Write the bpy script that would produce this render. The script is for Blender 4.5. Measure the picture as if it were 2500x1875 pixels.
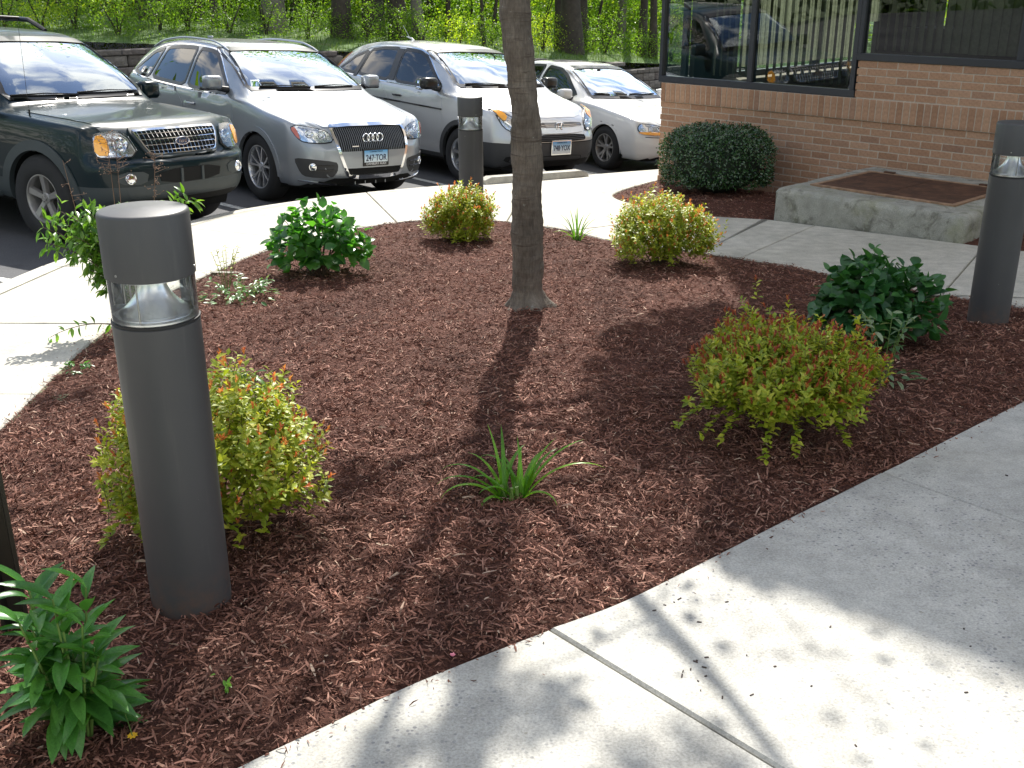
import bpy, bmesh, math, random
import numpy as np
from mathutils import Vector, Matrix, noise
from mathutils.bvhtree import BVHTree
from mathutils.geometry import delaunay_2d_cdt

R = math.radians
rng = np.random.default_rng(7)
random.seed(7)
SC = bpy.context.scene
COL = SC.collection
for _o in list(bpy.data.objects):
    bpy.data.objects.remove(_o)

# ------------------------------------------------------------------ camera, light, exposure
CAM_H, PITCH, ROLL, FOC = 1.552, 0.3629, -0.0038, 2600.0
cam_d = bpy.data.cameras.new('camera')
cam_d.sensor_width = 36.0
cam_d.lens = FOC / 2500.0 * 36.0
cam_d.clip_start = 0.05
cam_d.clip_end = 600
cam = bpy.data.objects.new('camera', cam_d)
COL.objects.link(cam)
_c, _s, _cr, _sr = math.cos(PITCH), math.sin(PITCH), math.cos(ROLL), math.sin(ROLL)
_X, _D, _F = Vector((1, 0, 0)), Vector((0, -_s, -_c)), Vector((0, _c, -_s))
_right = _X * _cr - _D * _sr
_down = _X * _sr + _D * _cr
cam.matrix_world = Matrix(((_right.x, -_down.x, -_F.x, 0), (_right.y, -_down.y, -_F.y, 0),
                           (_right.z, -_down.z, -_F.z, CAM_H), (0, 0, 0, 1)))
SC.camera = cam

SUN_AZ, SUN_EL = R(3.1), R(46)          # azimuth measured from +Y towards +X
sun_dir = Vector((math.sin(SUN_AZ) * math.cos(SUN_EL), math.cos(SUN_AZ) * math.cos(SUN_EL), math.sin(SUN_EL)))
sun_d = bpy.data.lights.new('sun', 'SUN')
sun_d.energy = 5.0
sun_d.angle = R(0.53)
sun_d.color = (1.0, 0.955, 0.88)
sun = bpy.data.objects.new('sun', sun_d)
sun.rotation_euler = sun_dir.to_track_quat('Z', 'Y').to_euler()
sun.location = (0, 20, 30)
COL.objects.link(sun)

world = bpy.data.worlds.new('World')
SC.world = world
world.use_nodes = True
wn = world.node_tree
wn.nodes.clear()
w_out = wn.nodes.new('ShaderNodeOutputWorld')
w_bg = wn.nodes.new('ShaderNodeBackground')
w_sky = wn.nodes.new('ShaderNodeTexSky')
w_sky.sky_type = 'NISHITA'
w_sky.sun_disc = False
w_sky.sun_elevation = SUN_EL
w_sky.sun_rotation = SUN_AZ
w_sky.air_density = 1.0
w_sky.dust_density = 0.35
w_sky.ozone_density = 1.2
w_tc = wn.nodes.new('ShaderNodeTexCoord')
w_map = wn.nodes.new('ShaderNodeMapping')
w_map.inputs['Scale'].default_value = (1.0, 1.0, 2.6)
w_noise = wn.nodes.new('ShaderNodeTexNoise')
w_noise.inputs['Scale'].default_value = 2.6
w_noise.inputs['Detail'].default_value = 7
w_noise.inputs['Roughness'].default_value = 0.58
w_ramp = wn.nodes.new('ShaderNodeValToRGB')
w_ramp.color_ramp.elements[0].position = 0.49
w_ramp.color_ramp.elements[1].position = 0.59
w_mix = wn.nodes.new('ShaderNodeMix')
w_mix.data_type = 'RGBA'
w_mix.inputs['B'].default_value = (11.0, 10.3, 9.3, 1)
wn.links.new(w_tc.outputs['Generated'], w_map.inputs['Vector'])
wn.links.new(w_map.outputs['Vector'], w_noise.inputs['Vector'])
wn.links.new(w_noise.outputs['Fac'], w_ramp.inputs['Fac'])
wn.links.new(w_ramp.outputs['Color'], w_mix.inputs['Factor'])
wn.links.new(w_sky.outputs['Color'], w_mix.inputs['A'])
wn.links.new(w_mix.outputs['Result'], w_bg.inputs['Color'])
w_bg.inputs['Strength'].default_value = 0.125
wn.links.new(w_bg.outputs['Background'], w_out.inputs['Surface'])

SC.view_settings.view_transform = 'Standard'
SC.view_settings.look = 'None'
SC.view_settings.exposure = 0.88
SC.view_settings.gamma = 1
SC.view_settings.use_curve_mapping = False
SC.render.engine = 'CYCLES'
SC.cycles.max_bounces = 8
SC.cycles.transparent_max_bounces = 12
SC.cycles.caustics_reflective = False
SC.cycles.caustics_refractive = False

# ------------------------------------------------------------------ helpers: planes of the site
def GZ(x, y):                            # the gently falling walks and beds
    return 0.1458 + 0.004 * x - 0.060 * y
LP = (-0.442, -0.043, -0.034)
def LZ(x, y):                            # the car park, a kerb lower
    return LP[0] + LP[1] * x + LP[2] * y
def zwalk(x, y):
    return GZ(x, y)

# ------------------------------------------------------------------ helpers: objects
def link(o, parent=None):
    COL.objects.link(o)
    if parent is not None:
        o.parent = parent
    return o

def tag(o, label=None, cat=None, group=None, kind=None):
    if label: o['label'] = label
    if cat: o['category'] = cat
    if group: o['group'] = group
    if kind: o['kind'] = kind
    return o

def empty(name, loc=(0, 0, 0), rz=0.0, label=None, cat=None, group=None):
    o = bpy.data.objects.new(name, None)
    o.location = loc
    o.rotation_euler = (0, 0, rz)
    o.empty_display_size = 0.1
    link(o)
    return tag(o, label, cat, group)

def mesh_from(name, verts, faces, smooth=False):
    me = bpy.data.meshes.new(name)
    me.from_pydata([tuple(v) for v in verts], [], [tuple(f) for f in faces])
    me.update()
    if smooth:
        me.polygons.foreach_set('use_smooth', [True] * len(me.polygons))
    return me

def mesh_np(name, verts, faces, mat_idx=None, smooth=True):
    """verts (N,3), faces (M,k) numpy, one k"""
    me = bpy.data.meshes.new(name)
    verts = np.ascontiguousarray(verts, dtype=np.float32)
    faces = np.ascontiguousarray(faces, dtype=np.int32)
    M, k = faces.shape
    me.vertices.add(len(verts)); me.vertices.foreach_set('co', verts.ravel())
    me.loops.add(M * k); me.loops.foreach_set('vertex_index', faces.ravel())
    me.polygons.add(M)
    me.polygons.foreach_set('loop_start', np.arange(0, M * k, k, dtype=np.int32))
    if mat_idx is not None:
        me.polygons.foreach_set('material_index', np.ascontiguousarray(mat_idx, dtype=np.int32))
    me.polygons.foreach_set('use_smooth', np.full(M, smooth, dtype=bool))
    me.update(calc_edges=True)
    me.validate()
    return me

def ob(name, me, mats=None, parent=None, loc=None):
    o = bpy.data.objects.new(name, me)
    if mats is not None and len(me.materials) == 0:
        for m in (mats if isinstance(mats, (list, tuple)) else [mats]):
            me.materials.append(m)
    if loc is not None: o.location = loc
    return link(o, parent)

class MB:
    def __init__(s): s.v = []; s.f = []
    def add(s, vs, fs):
        n = len(s.v); s.v += [Vector(v) for v in vs]; s.f += [[i + n for i in f] for f in fs]
    def box(s, c, size, rz=0.0, M=None):
        x, y, z = size[0] / 2, size[1] / 2, size[2] / 2
        vs = [Vector((i, j, k)) for k in (-z, z) for j in (-y, y) for i in (-x, x)]
        T = Matrix.Translation(Vector(c)) @ (M.to_4x4() if M is not None else Matrix.Rotation(rz, 4, 'Z'))
        s.add([T @ v for v in vs], [(0, 2, 3, 1), (4, 5, 7, 6), (0, 1, 5, 4), (2, 6, 7, 3), (0, 4, 6, 2), (1, 3, 7, 5)])
    def prism(s, poly, z0, z1):
        """poly list of (x,y) ccw; z0,z1 numbers or functions"""
        n = len(poly)
        a = [(p[0], p[1], z0(p[0], p[1]) if callable(z0) else z0) for p in poly]
        b = [(p[0], p[1], z1(p[0], p[1]) if callable(z1) else z1) for p in poly]
        s.add(a + b, [list(range(n))[::-1], list(range(n, 2 * n))] + [(i, (i + 1) % n, n + (i + 1) % n, n + i) for i in range(n)])
    def tube(s, pts, r, n=8, cap=True):
        pts = [Vector(p) for p in pts]
        rs = r if isinstance(r, (list, tuple)) else [r] * len(pts)
        rings = []
        up = None
        for i, p in enumerate(pts):
            t = (pts[min(i + 1, len(pts) - 1)] - pts[max(i - 1, 0)])
            if t.length < 1e-9: t = Vector((0, 0, 1))
            t.normalize()
            if up is None:
                up = Vector((0, 0, 1)) if abs(t.z) < .9 else Vector((1, 0, 0))
            a = t.cross(up)
            if a.length < 1e-6: a = t.orthogonal()
            a.normalize(); b = t.cross(a); up = -b if False else up
            rings.append([p + (a * math.cos(2 * math.pi * k / n) + b * math.sin(2 * math.pi * k / n)) * rs[i] for k in range(n)])
        vs = [v for rg in rings for v in rg]
        fs = []
        for i in range(len(pts) - 1):
            for k in range(n):
                fs.append((i * n + k, i * n + (k + 1) % n, (i + 1) * n + (k + 1) % n, (i + 1) * n + k))
        if cap:
            fs.append(tuple(range(n))[::-1]); fs.append(tuple((len(pts) - 1) * n + k for k in range(n)))
        s.add(vs, fs)
    def lathe(s, prof, n=32, axis='Z', c=(0, 0, 0), closed=False):
        """prof list of (r, h)"""
        c = Vector(c); vs = []
        for (r, h) in prof:
            for k in range(n):
                a = 2 * math.pi * k / n
                if axis == 'Z': p = Vector((r * math.cos(a), r * math.sin(a), h))
                else: p = Vector((r * math.cos(a), h, r * math.sin(a)))
                vs.append(c + p)
        fs = []
        m = len(prof)
        for i in range(m - 1 + (1 if closed else 0)):
            j = (i + 1) % m
            for k in range(n):
                f = (i * n + k, i * n + (k + 1) % n, j * n + (k + 1) % n, j * n + k)
                fs.append(f if axis == 'Z' else f[::-1])
        s.add(vs, fs)
    def mesh(s, name, smooth=False, bevel=0.0, seg=2, merge=False, angle=None, recalc=True):
        me = mesh_from(name, s.v, s.f)
        bm = bmesh.new(); bm.from_mesh(me)
        if merge: bmesh.ops.remove_doubles(bm, verts=bm.verts, dist=1e-5)
        if recalc: bmesh.ops.recalc_face_normals(bm, faces=bm.faces)
        if bevel > 0:
            es = [e for e in bm.edges if len(e.link_faces) == 2 and e.calc_face_angle(0) > R(30)]
            bmesh.ops.bevel(bm, geom=es, offset=bevel, segments=seg, affect='EDGES', profile=.5, clamp_overlap=True)
        if smooth:
            for f in bm.faces: f.smooth = True
            a = R(angle if angle else 40)
            for e in bm.edges:
                if len(e.link_faces) == 2 and e.calc_face_angle(0) > a: e.smooth = False
        bm.to_mesh(me); bm.free()
        return me
    def build(s, name, mats, parent=None, loc=None, **k):
        return ob(name, s.mesh(name, **k), mats, parent, loc)

def text_mesh(name, txt, size, extrude=0.001, bold=0.0, sx=1.0):
    cu = bpy.data.curves.new(name, 'FONT')
    cu.body = txt; cu.size = size; cu.extrude = extrude; cu.offset = bold
    cu.align_x = 'CENTER'; cu.align_y = 'CENTER'
    o = bpy.data.objects.new(name + '_tmp', cu)
    COL.objects.link(o)
    dg = bpy.context.evaluated_depsgraph_get()
    me = bpy.data.meshes.new_from_object(o.evaluated_get(dg))
    bpy.data.objects.remove(o)
    me.name = name
    for v in me.vertices: v.co.x *= sx
    return me

# ------------------------------------------------------------------ helpers: materials
class N:
    """tiny node wrapper"""
    def __init__(s, name):
        s.m = bpy.data.materials.new(name); s.m.use_nodes = True
        s.t = s.m.node_tree; s.t.nodes.clear()
        s.out = s.t.nodes.new('ShaderNodeOutputMaterial')
        s._tc = None
    def n(s, typ, **kw):
        nd = s.t.nodes.new('ShaderNode' + typ)
        for k, v in kw.items():
            if k in nd.inputs: s.set(nd.inputs[k], v)
            else: setattr(nd, k, v)
        return nd
    def set(s, inp, v):
        if isinstance(v, bpy.types.NodeSocket): s.t.links.new(v, inp)
        else:
            if isinstance(v, tuple) and len(v) == 3 and inp.type == 'RGBA': v = (*v, 1)
            inp.default_value = v
    @property
    def co(s):
        if s._tc is None: s._tc = s.n('TexCoord')
        return s._tc.outputs['Object']
    def noise(s, scale, detail=4, rough=.55, vec=None, dist=0.0):
        nd = s.n('TexNoise'); nd.inputs['Scale'].default_value = scale; nd.inputs['Detail'].default_value = detail
        nd.inputs['Roughness'].default_value = rough; nd.inputs['Distortion'].default_value = dist
        s.set(nd.inputs['Vector'], vec if vec is not None else s.co); return nd.outputs['Fac']
    def stretch(s, sc, vec=None):
        nd = s.n('Mapping'); nd.inputs['Scale'].default_value = sc
        s.set(nd.inputs['Vector'], vec if vec is not None else s.co); return nd.outputs['Vector']
    def ramp(s, fac, stops):
        nd = s.n('ValToRGB'); s.set(nd.inputs['Fac'], fac)
        cr = nd.color_ramp
        while len(cr.elements) < len(stops): cr.elements.new(0.5)
        for e, (p, c) in zip(cr.elements, stops):
            e.position = p
            e.color = (*c, 1) if isinstance(c, tuple) else (c, c, c, 1)
        return nd.outputs['Color']
    def mix(s, a, b, f, mode='MIX'):
        nd = s.n('Mix'); nd.data_type = 'RGBA'; nd.blend_type = mode
        s.set(nd.inputs['Factor'], f); s.set(nd.inputs['A'], a); s.set(nd.inputs['B'], b)
        return nd.outputs['Result']
    def math(s, op, a, b=0.0):
        nd = s.n('Math'); nd.operation = op; s.set(nd.inputs[0], a); s.set(nd.inputs[1], b); return nd.outputs[0]
    def bump(s, h, strength=.3, dist=.01, normal=None):
        nd = s.n('Bump'); nd.inputs['Strength'].default_value = strength; nd.inputs['Distance'].default_value = dist
        s.set(nd.inputs['Height'], h)
        if normal is not None: s.set(nd.inputs['Normal'], normal)
        return nd.outputs['Normal']
    def pbsdf(s, col, rough=.5, metal=0.0, normal=None, coat=0.0, spec=.5, emis=None, coatr=.03, ior=1.5):
        nd = s.n('BsdfPrincipled')
        s.set(nd.inputs['Base Color'], col); s.set(nd.inputs['Roughness'], rough); s.set(nd.inputs['Metallic'], metal)
        nd.inputs['Coat Weight'].default_value = coat; nd.inputs['Coat Roughness'].default_value = coatr
        nd.inputs['Specular IOR Level'].default_value = spec; nd.inputs['IOR'].default_value = ior
        if normal is not None: s.set(nd.inputs['Normal'], normal)
        return nd.outputs[0]
    def done(s, sh):
        s.t.links.new(sh, s.out.inputs['Surface']); return s.m

def M_simple(name, col, rough=.5, metal=0.0, coat=0.0, var=.12, scale=8.0, bump=0.0, bscale=60, spec=.5, coatr=.03):
    k = N(name)
    d = tuple(c * (1 - var) for c in col); l = tuple(min(1, c * (1 + var)) for c in col)
    c = k.ramp(k.noise(scale), [(.3, d), (.7, l)])
    nm = k.bump(k.noise(bscale, 5), .4, bump) if bump else None
    return k.done(k.pbsdf(c, rough, metal, nm, coat, spec, coatr=coatr))

def M_leaf(name, stops, rough=.42, trans=.38, tcol=None, sheen=.5, isl=True):
    """leaf: colour varies per leaf"""
    k = N(name)
    oi = k.n('ObjectInfo').outputs['Random']
    geo = k.n('NewGeometry').outputs['Random Per Island']
    f = k.math('FRACT', k.math('ADD', geo, oi)) if isl else oi
    c = k.ramp(f, stops)
    c = k.mix(c, k.ramp(k.noise(30, 3), [(.3, .75), (.75, 1.2)]), 1.0, 'MULTIPLY')
    p = k.pbsdf(c, rough, spec=sheen)
    tr = k.n('BsdfTranslucent')
    tc = k.mix(c, tcol if tcol else (1.0, 1.0, .35), 1.0, 'MULTIPLY') if tcol != False else c
    g = k.n('Gamma'); k.set(g.inputs['Color'], tc); g.inputs['Gamma'].default_value = .85
    k.set(tr.inputs['Color'], g.outputs[0])
    mx = k.n('MixShader'); mx.inputs[0].default_value = trans
    k.t.links.new(p, mx.inputs[1]); k.t.links.new(tr.outputs[0], mx.inputs[2])
    return k.done(mx.outputs[0])

def M_glass(name, tint=(.85, .9, .9), refl_min=.04, rough=0.0, dirt=0.0, strength=1.0, gcol=(1, 1, 1)):
    k = N(name)
    tr = k.n('BsdfTransparent'); k.set(tr.inputs['Color'], tint)
    gl = k.n('BsdfGlossy'); gl.inputs['Roughness'].default_value = rough; gl.inputs['Color'].default_value = (*gcol, 1)
    fr = k.n('Fresnel'); fr.inputs['IOR'].default_value = 1.52
    f = k.math('MULTIPLY', fr.outputs[0], strength)
    mx = k.n('MixShader'); k.set(mx.inputs[0], f)
    k.t.links.new(tr.outputs[0], mx.inputs[1]); k.t.links.new(gl.outputs[0], mx.inputs[2])
    sh = mx.outputs[0]
    if dirt > 0:
        df = k.n('BsdfDiffuse'); df.inputs['Color'].default_value = (.7, .7, .68, 1)
        m2 = k.n('MixShader'); k.set(m2.inputs[0], k.math('MULTIPLY', k.ramp(k.noise(45, 6), [(.35, 0.1), (.75, 1.0)]), dirt))
        k.t.links.new(sh, m2.inputs[1]); k.t.links.new(df.outputs[0], m2.inputs[2]); sh = m2.outputs[0]
    return k.done(sh)

def make_concrete(name, a, b, agg=.5, stain=(.2, .18, .13), moss=0.0):
    k = N(name)
    big = k.noise(1.3, 5, .6); mid = k.noise(9, 6, .65); fine = k.noise(160, 4, .7)
    c = k.mix(k.ramp(big, [(.3, a), (.7, b)]), k.ramp(mid, [(.3, .76), (.7, 1.12)]), 1, 'MULTIPLY')
    vo = k.n('TexVoronoi'); vo.inputs['Scale'].default_value = 75; k.set(vo.inputs['Vector'], k.co)
    stone = k.ramp(vo.outputs['Distance'], [(.28, 1.0), (.40, 0.0)])
    pick = k.ramp(vo.outputs['Color'], [(.60, 0.0), (.66, 1.0)])
    zone = k.ramp(k.noise(1.1, 4, .6, dist=.6), [(.42, 0.12), (.60, 1.0)])
    f = k.mix(k.mix(stone, pick, 1, 'MULTIPLY'), zone, 1, 'MULTIPLY')
    sc = k.ramp(vo.outputs['Color'], [(.60, (.10, .11, .13)), (.85, (.30, .29, .29)), (1.0, (.62, .60, .56))])
    c = k.mix(c, sc, k.math('MULTIPLY', f, agg))
    c = k.mix(c, k.ramp(fine, [(.3, .66), (.7, 1.2)]), 1, 'MULTIPLY')
    sp = k.ramp(k.noise(55, 3, .5), [(.70, 0.0), (.74, .55)])
    c = k.mix(c, stain, sp)
    if name == 'concrete_pad':
        c = k.mix(c, (.10, .095, .075), k.ramp(k.noise(4.5, 7, .72, dist=.8), [(.50, 0.0), (.62, .75)]))
        c = k.mix(c, (.55, .54, .50), k.ramp(k.noise(3.1, 6, .7), [(.66, 0.0), (.74, .6)]))
    if name == 'concrete_walk':
        c = k.mix(c, (.33, .31, .26), k.ramp(k.noise(2.1, 7, .7, dist=.7), [(.52, 0.0), (.72, .45)]))
    if moss:
        c = k.mix(c, (.16, .17, .06), k.ramp(k.noise(3.0, 6, .7), [(.52, 0.0), (.75, moss)]))
    h = k.math('ADD', k.math('MULTIPLY', fine, .5), k.math('MULTIPLY', vo.outputs['Distance'], .5))
    return k.done(k.pbsdf(c, .85, normal=k.bump(h, .35, .003), spec=.3))

CONC = make_concrete('concrete_walk', (.39, .38, .345), (.49, .48, .435), .85)
CONC2 = make_concrete('concrete_walk_back', (.45, .43, .37), (.56, .535, .47), .15)
CONC_PAD = make_concrete('concrete_pad', (.30, .30, .26), (.42, .41, .36), .35, moss=.6)
KERB = make_concrete('concrete_kerb', (.40, .38, .33), (.52, .50, .44), .25)
JOINT = M_simple('joint_dirt', (.085, .085, .045), .95, var=.6, scale=9, bump=.004)

def make_asphalt():
    k = N('asphalt')
    c = k.mix(k.ramp(k.noise(.7, 5, .6), [(.3, (.055, .056, .06)), (.7, (.095, .095, .10))]),
              k.ramp(k.noise(120, 4, .7), [(.3, .55), (.75, 1.6)]), 1, 'MULTIPLY')
    c = k.mix(c, (.03, .03, .032), k.ramp(k.noise(2.2, 4), [(.60, 0.0), (.72, .6)]))
    return k.done(k.pbsdf(c, .8, normal=k.bump(k.noise(140, 4), .5, .006), spec=.35))
ASPH = make_asphalt()
PAINT = None
def make_roadpaint():
    k = N('line_paint')
    c = k.mix((.62, .62, .58), (.12, .12, .12), k.ramp(k.noise(28, 6, .7), [(.46, 0.0), (.62, .9)]))
    return k.done(k.pbsdf(c, .8))
ROADPAINT = make_roadpaint()

def make_mulch_ground():
    k = N('mulch_bed')
    st = k.noise(1, 6, .7, vec=k.stretch((55, 130, 60)), dist=1.5)
    st2 = k.noise(1, 6, .7, vec=k.stretch((120, 50, 60)), dist=1.2)
    a = k.math('ADD', k.math('MULTIPLY', st, .5), k.math('MULTIPLY', st2, .5))
    c = k.ramp(a, [(.34, (.030, .012, .008)), (.5, (.095, .037, .025)), (.66, (.19, .085, .058))])
    c = k.mix(c, k.ramp(k.noise(2.5, 4), [(.3, .75), (.7, 1.2)]), 1, 'MULTIPLY')
    return k.done(k.pbsdf(c, .9, normal=k.bump(a, 1.0, .02), spec=.25))
def make_chip():
    k = N('mulch_chips')
    r = k.n('NewGeometry').outputs['Random Per Island']
    c = k.ramp(r, [(0, (.070, .028, .017)), (.3, (.140, .057, .037)), (.6, (.205, .090, .062)), (.85, (.285, .140, .100)), (.97, (.37, .21, .15)), (1, (.50, .37, .27))])
    c = k.mix(c, k.ramp(k.noise(1, 4, .7, vec=k.stretch((60, 60, 200))), [(.3, .7), (.7, 1.25)]), 1, 'MULTIPLY')
    c = k.mix(c, k.ramp(k.noise(2.3, 5, .65), [(.32, .72), (.70, 1.30)]), 1, 'MULTIPLY')
    return k.done(k.pbsdf(c, .78, spec=.30))
MULCH = make_mulch_ground()
CHIP = make_chip()

# ------------------------------------------------------------------ the ground, car park and walks
UX, UY = 0.6807, -0.7325                  # along the brick wall, towards the right of the picture
NX, NY = -0.7325, -0.6807                 # out of the wall, towards the walk
WC = (1.658, 12.08)                       # far corner of the wall
def wpt(s, d, z):                         # wall coordinates: s along, d out of the wall
    return Vector((WC[0] + UX * s + NX * d, WC[1] + UY * s + NY * d, z))

def quad_obj(name, pts, mat, **kw):
    o = ob(name, mesh_from(name, pts, [tuple(range(len(pts)))]), mat)
    return tag(o, **kw)

# deep ground far around (soil / grass), then the car park above it
k = N('verge_soil'); c_ = k.ramp(k.noise(.6, 6), [(.3, (.04, .055, .02)), (.7, (.07, .10, .03))])
VERGE = k.done(k.pbsdf(c_, .95))
S_ = 260
quad_obj('ground', [(-S_, -S_, LZ(-S_, -S_) * 0 - 3.2), (S_, -S_, -3.2), (S_, S_, -3.2), (-S_, S_, -3.2)], VERGE,
         label='dark soil far below and around the car park', kind='structure')
lot_pts = [(-24, -12), (30, -12), (30, 24), (12.0, 36.0), (-7.4, 19.1), (-24, 5)]
mb = MB(); mb.prism([(-24, -12), (30, -12), (30, 46), (12, 36), (3.9, 28.35), (-7.0, 19.15), (-24, 4.8)], -3.1, LZ)
tag(mb.build('car_park', ASPH), 'grey asphalt of the car park under the parked cars', kind='structure')

def clip_poly(poly, a, b, off):
    """keep the part of poly on the left of line a->b shifted inward by off"""
    ax, ay = a; bx, by = b
    dx, dy = bx - ax, by - ay; L = math.hypot(dx, dy); nx, ny = -dy / L, dx / L
    f = lambda p: (p[0] - ax) * nx + (p[1] - ay) * ny - off
    out = []
    for i in range(len(poly)):
        p, q = poly[i], poly[(i + 1) % len(poly)]
        fp, fq = f(p), f(q)
        if fp >= 0: out.append(p)
        if (fp >= 0) != (fq >= 0):
            t = fp / (fp - fq); out.append((p[0] + (q[0] - p[0]) * t, p[1] + (q[1] - p[1]) * t))
    return out

def smooth_line(pts, n=8):
    pts = [np.array(p, float) for p in pts]
    P = [2 * pts[0] - pts[1]] + pts + [2 * pts[-1] - pts[-2]]
    out = []
    for i in range(1, len(P) - 2):
        for t in np.linspace(0, 1, n, endpoint=False):
            a, b, c, d = P[i - 1], P[i], P[i + 1], P[i + 2]
            out.append(tuple(.5 * (2 * b + (c - a) * t + (2 * a - 5 * b + 4 * c - d) * t * t + (3 * b - a - 3 * c + d) * t ** 3)))
    out.append(tuple(pts[-1]))
    return out

# inner edge of the back walk = far edge of the planting bed (left round to right)
IN = smooth_line([(-1.25, -1.5), (-1.72, 1.0), (-1.93, 2.6), (-2.02, 3.87), (-2.094, 4.48), (-2.157, 5.14), (-2.18, 5.99), (-2.05, 6.78),
                  (-1.862, 7.70), (-1.521, 8.516), (-0.992, 9.10), (-0.5, 9.27), (-0.1, 9.12), (.44, 8.656), (.805, 8.08), (1.51, 7.463), (1.967, 6.935), (2.301, 6.447),
                  (2.904, 5.795), (4.2, 4.5), (6.5, 2.2)], 5)
# outer edge: the kerb of the car park
OUT = smooth_line([(-3.0, -1.5), (-3.25, 2.0), (-3.33, 4.5), (-3.30, 6.65), (-3.228, 7.607), (-3.01, 8.47), (-2.68, 9.75), (-1.91, 10.84), (-1.026, 11.55),
                   (-.214, 12.0), (.764, 12.60), (1.743, 13.19), (2.6, 13.6)], 5)
# near edge of the bed = far edge of the front walk
NR = smooth_line([(6.5, 8.0), (4.2, 6.05), (2.9, 4.83), (2.13, 4.116), (1.787, 3.808), (1.271, 3.334), (.86, 2.967), (.518, 2.653), (.287, 2.448), (.085, 2.308),
                  (-.226, 2.083), (-.414, 1.915), (-.564, 1.782), (-1.0, 1.36), (-1.4, .95)], 5)
BED = [(-1.55, -.2)] + [p for p in IN if p[1] > .8 and p[0] < 3.6] + [(3.9, 5.35)] + [p for p in NR if p[0] < 3.5]

walk_back = empty('sidewalk', (0, 0, 0), label='pale concrete walk curving round the far side of the planting bed')
walk_back['kind'] = 'structure'
del_cat = None
def slab(poly, parent, mat, th=.13, gap=.005, name='slab'):
    if len(poly) < 3: return
    # counter-clockwise
    A = sum(poly[i][0] * poly[(i + 1) % len(poly)][1] - poly[(i + 1) % len(poly)][0] * poly[i][1] for i in range(len(poly)))
    if A < 0: poly = poly[::-1]
    mb = MB(); jit = random.uniform(-.003, .003)
    n = len(poly)
    # bevelled rim: inset ring
    cx = sum(p[0] for p in poly) / n; cy = sum(p[1] for p in poly) / n
    def inset(d):
        out = []
        for i in range(n):
            p0, p1, p2 = Vector(poly[i - 1]), Vector(poly[i]), Vector(poly[(i + 1) % n])
            a = (p1 - p0); b = (p2 - p1)
            if a.length < 1e-6: a = b
            if b.length < 1e-6: b = a
            na = Vector((-a.y, a.x)).normalized(); nb = Vector((-b.y, b.x)).normalized()
            m = (na + nb);
            if m.length < 1e-6: m = na
            m.normalize(); out.append(p1 + m * d)
        return out
    r0 = [(p[0], p[1], GZ(*p) - th) for p in poly]
    r1 = [(p[0], p[1], GZ(*p) - .008 + jit) for p in poly]
    r2 = [(p.x, p.y, GZ(p.x, p.y) + jit) for p in inset(.008)]
    vs = r0 + r1 + r2
    fs = [list(range(n))[::-1], list(range(2 * n, 3 * n))]
    for i in range(n):
        j = (i + 1) % n
        fs += [(i, j, n + j, n + i), (n + i, n + j, 2 * n + j, 2 * n + i)]
    mb.add(vs, fs)
    return mb.build(name, mat, parent, recalc=False)

# back walk polygon and its joints (each a line through two ground points)
W1 = [p for p in IN if p[0] < 1.2]
W1 = IN
# building bed edge and pad line close the walk on the right
bedge = smooth_line([(1.72, 12.2), (1.45, 11.75), (1.12, 11.1), (1.025, 10.663), (1.18, 10.1), (1.634, 9.426), (2.213, 9.10)], 6)
walk_poly = IN[:-8] + [tuple(wpt(7.5, 1.62, 0)[:2])] + [tuple(wpt(2.5, 1.62, 0)[:2])] + bedge[::-1] + [(1.80, 12.6), (2.6, 13.6)] + OUT[::-1]
joints = [((-3.4, 1.1), (-1.6, 1.0)), ((-3.4, 2.7), (-1.8, 2.65)), ((-3.4, 4.36), (-1.9, 4.30)), ((-3.45, 5.62), (-1.95, 5.55)),
          ((-3.3, 7.25), (-1.9, 6.98)), ((-2.9, 8.95), (-1.66, 8.3)), ((-1.55, 11.3), (-.96, 9.0)), ((.25, 12.4), (-.05, 9.0)), ]
def side_polys(poly, a, b, off=.004):
    return clip_poly(poly, a, b, off), clip_poly(poly, b, a, off)
rest = walk_poly
k_strip = None
pieces = []
for a, b in joints:
    # joint runs outer -> inner; keep what lies before it, go on with the rest
    first = clip_poly(rest, b, a, .004); second = clip_poly(rest, a, b, .004)
    pieces.append(first if min(p[1] for p in first) < min(p[1] for p in second) or True else second)
    rest = second
    # the piece "before" must be the one nearer the start (small index side)
# decide which half is which by area of overlap with the start point
def build_strip(poly, cuts, parent, mat):
    cur = poly
    for a, b in cuts:
        l = clip_poly(cur, a, b, .004); r = clip_poly(cur, b, a, .004)
        slab(r, parent, mat); cur = l
    return cur
# left arm: every joint runs from the outer kerb to the bed; the near part lies on the right hand side
cur = build_strip(walk_poly, joints, walk_back, CONC2)
# cur: area beyond the last radial joint, now the walk along the wall
lj = [((.62, 9.5), (1.95, 8.62)), ]
def W(px): return px
jA = ((0.30, 9.05), (1.62, 9.62))
# longitudinal and cross joints on the right part
cross = [((0.2, 12.1), (1.9, 11.35)), ((.52, 8.62), (1.8, 9.5)), ((1.62, 7.35), (2.65, 8.95)), ((2.55, 6.1), (3.6, 7.9)), ((3.6, 5.0), (4.8, 6.8)), ((4.7, 3.9), (5.9, 5.7))]
for a, b in cross:
    l = clip_poly(cur, a, b, .004); r = clip_poly(cur, b, a, .004)
    slab(l, walk_back, CONC2); cur = r
slab(cur, walk_back, CONC2)
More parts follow.
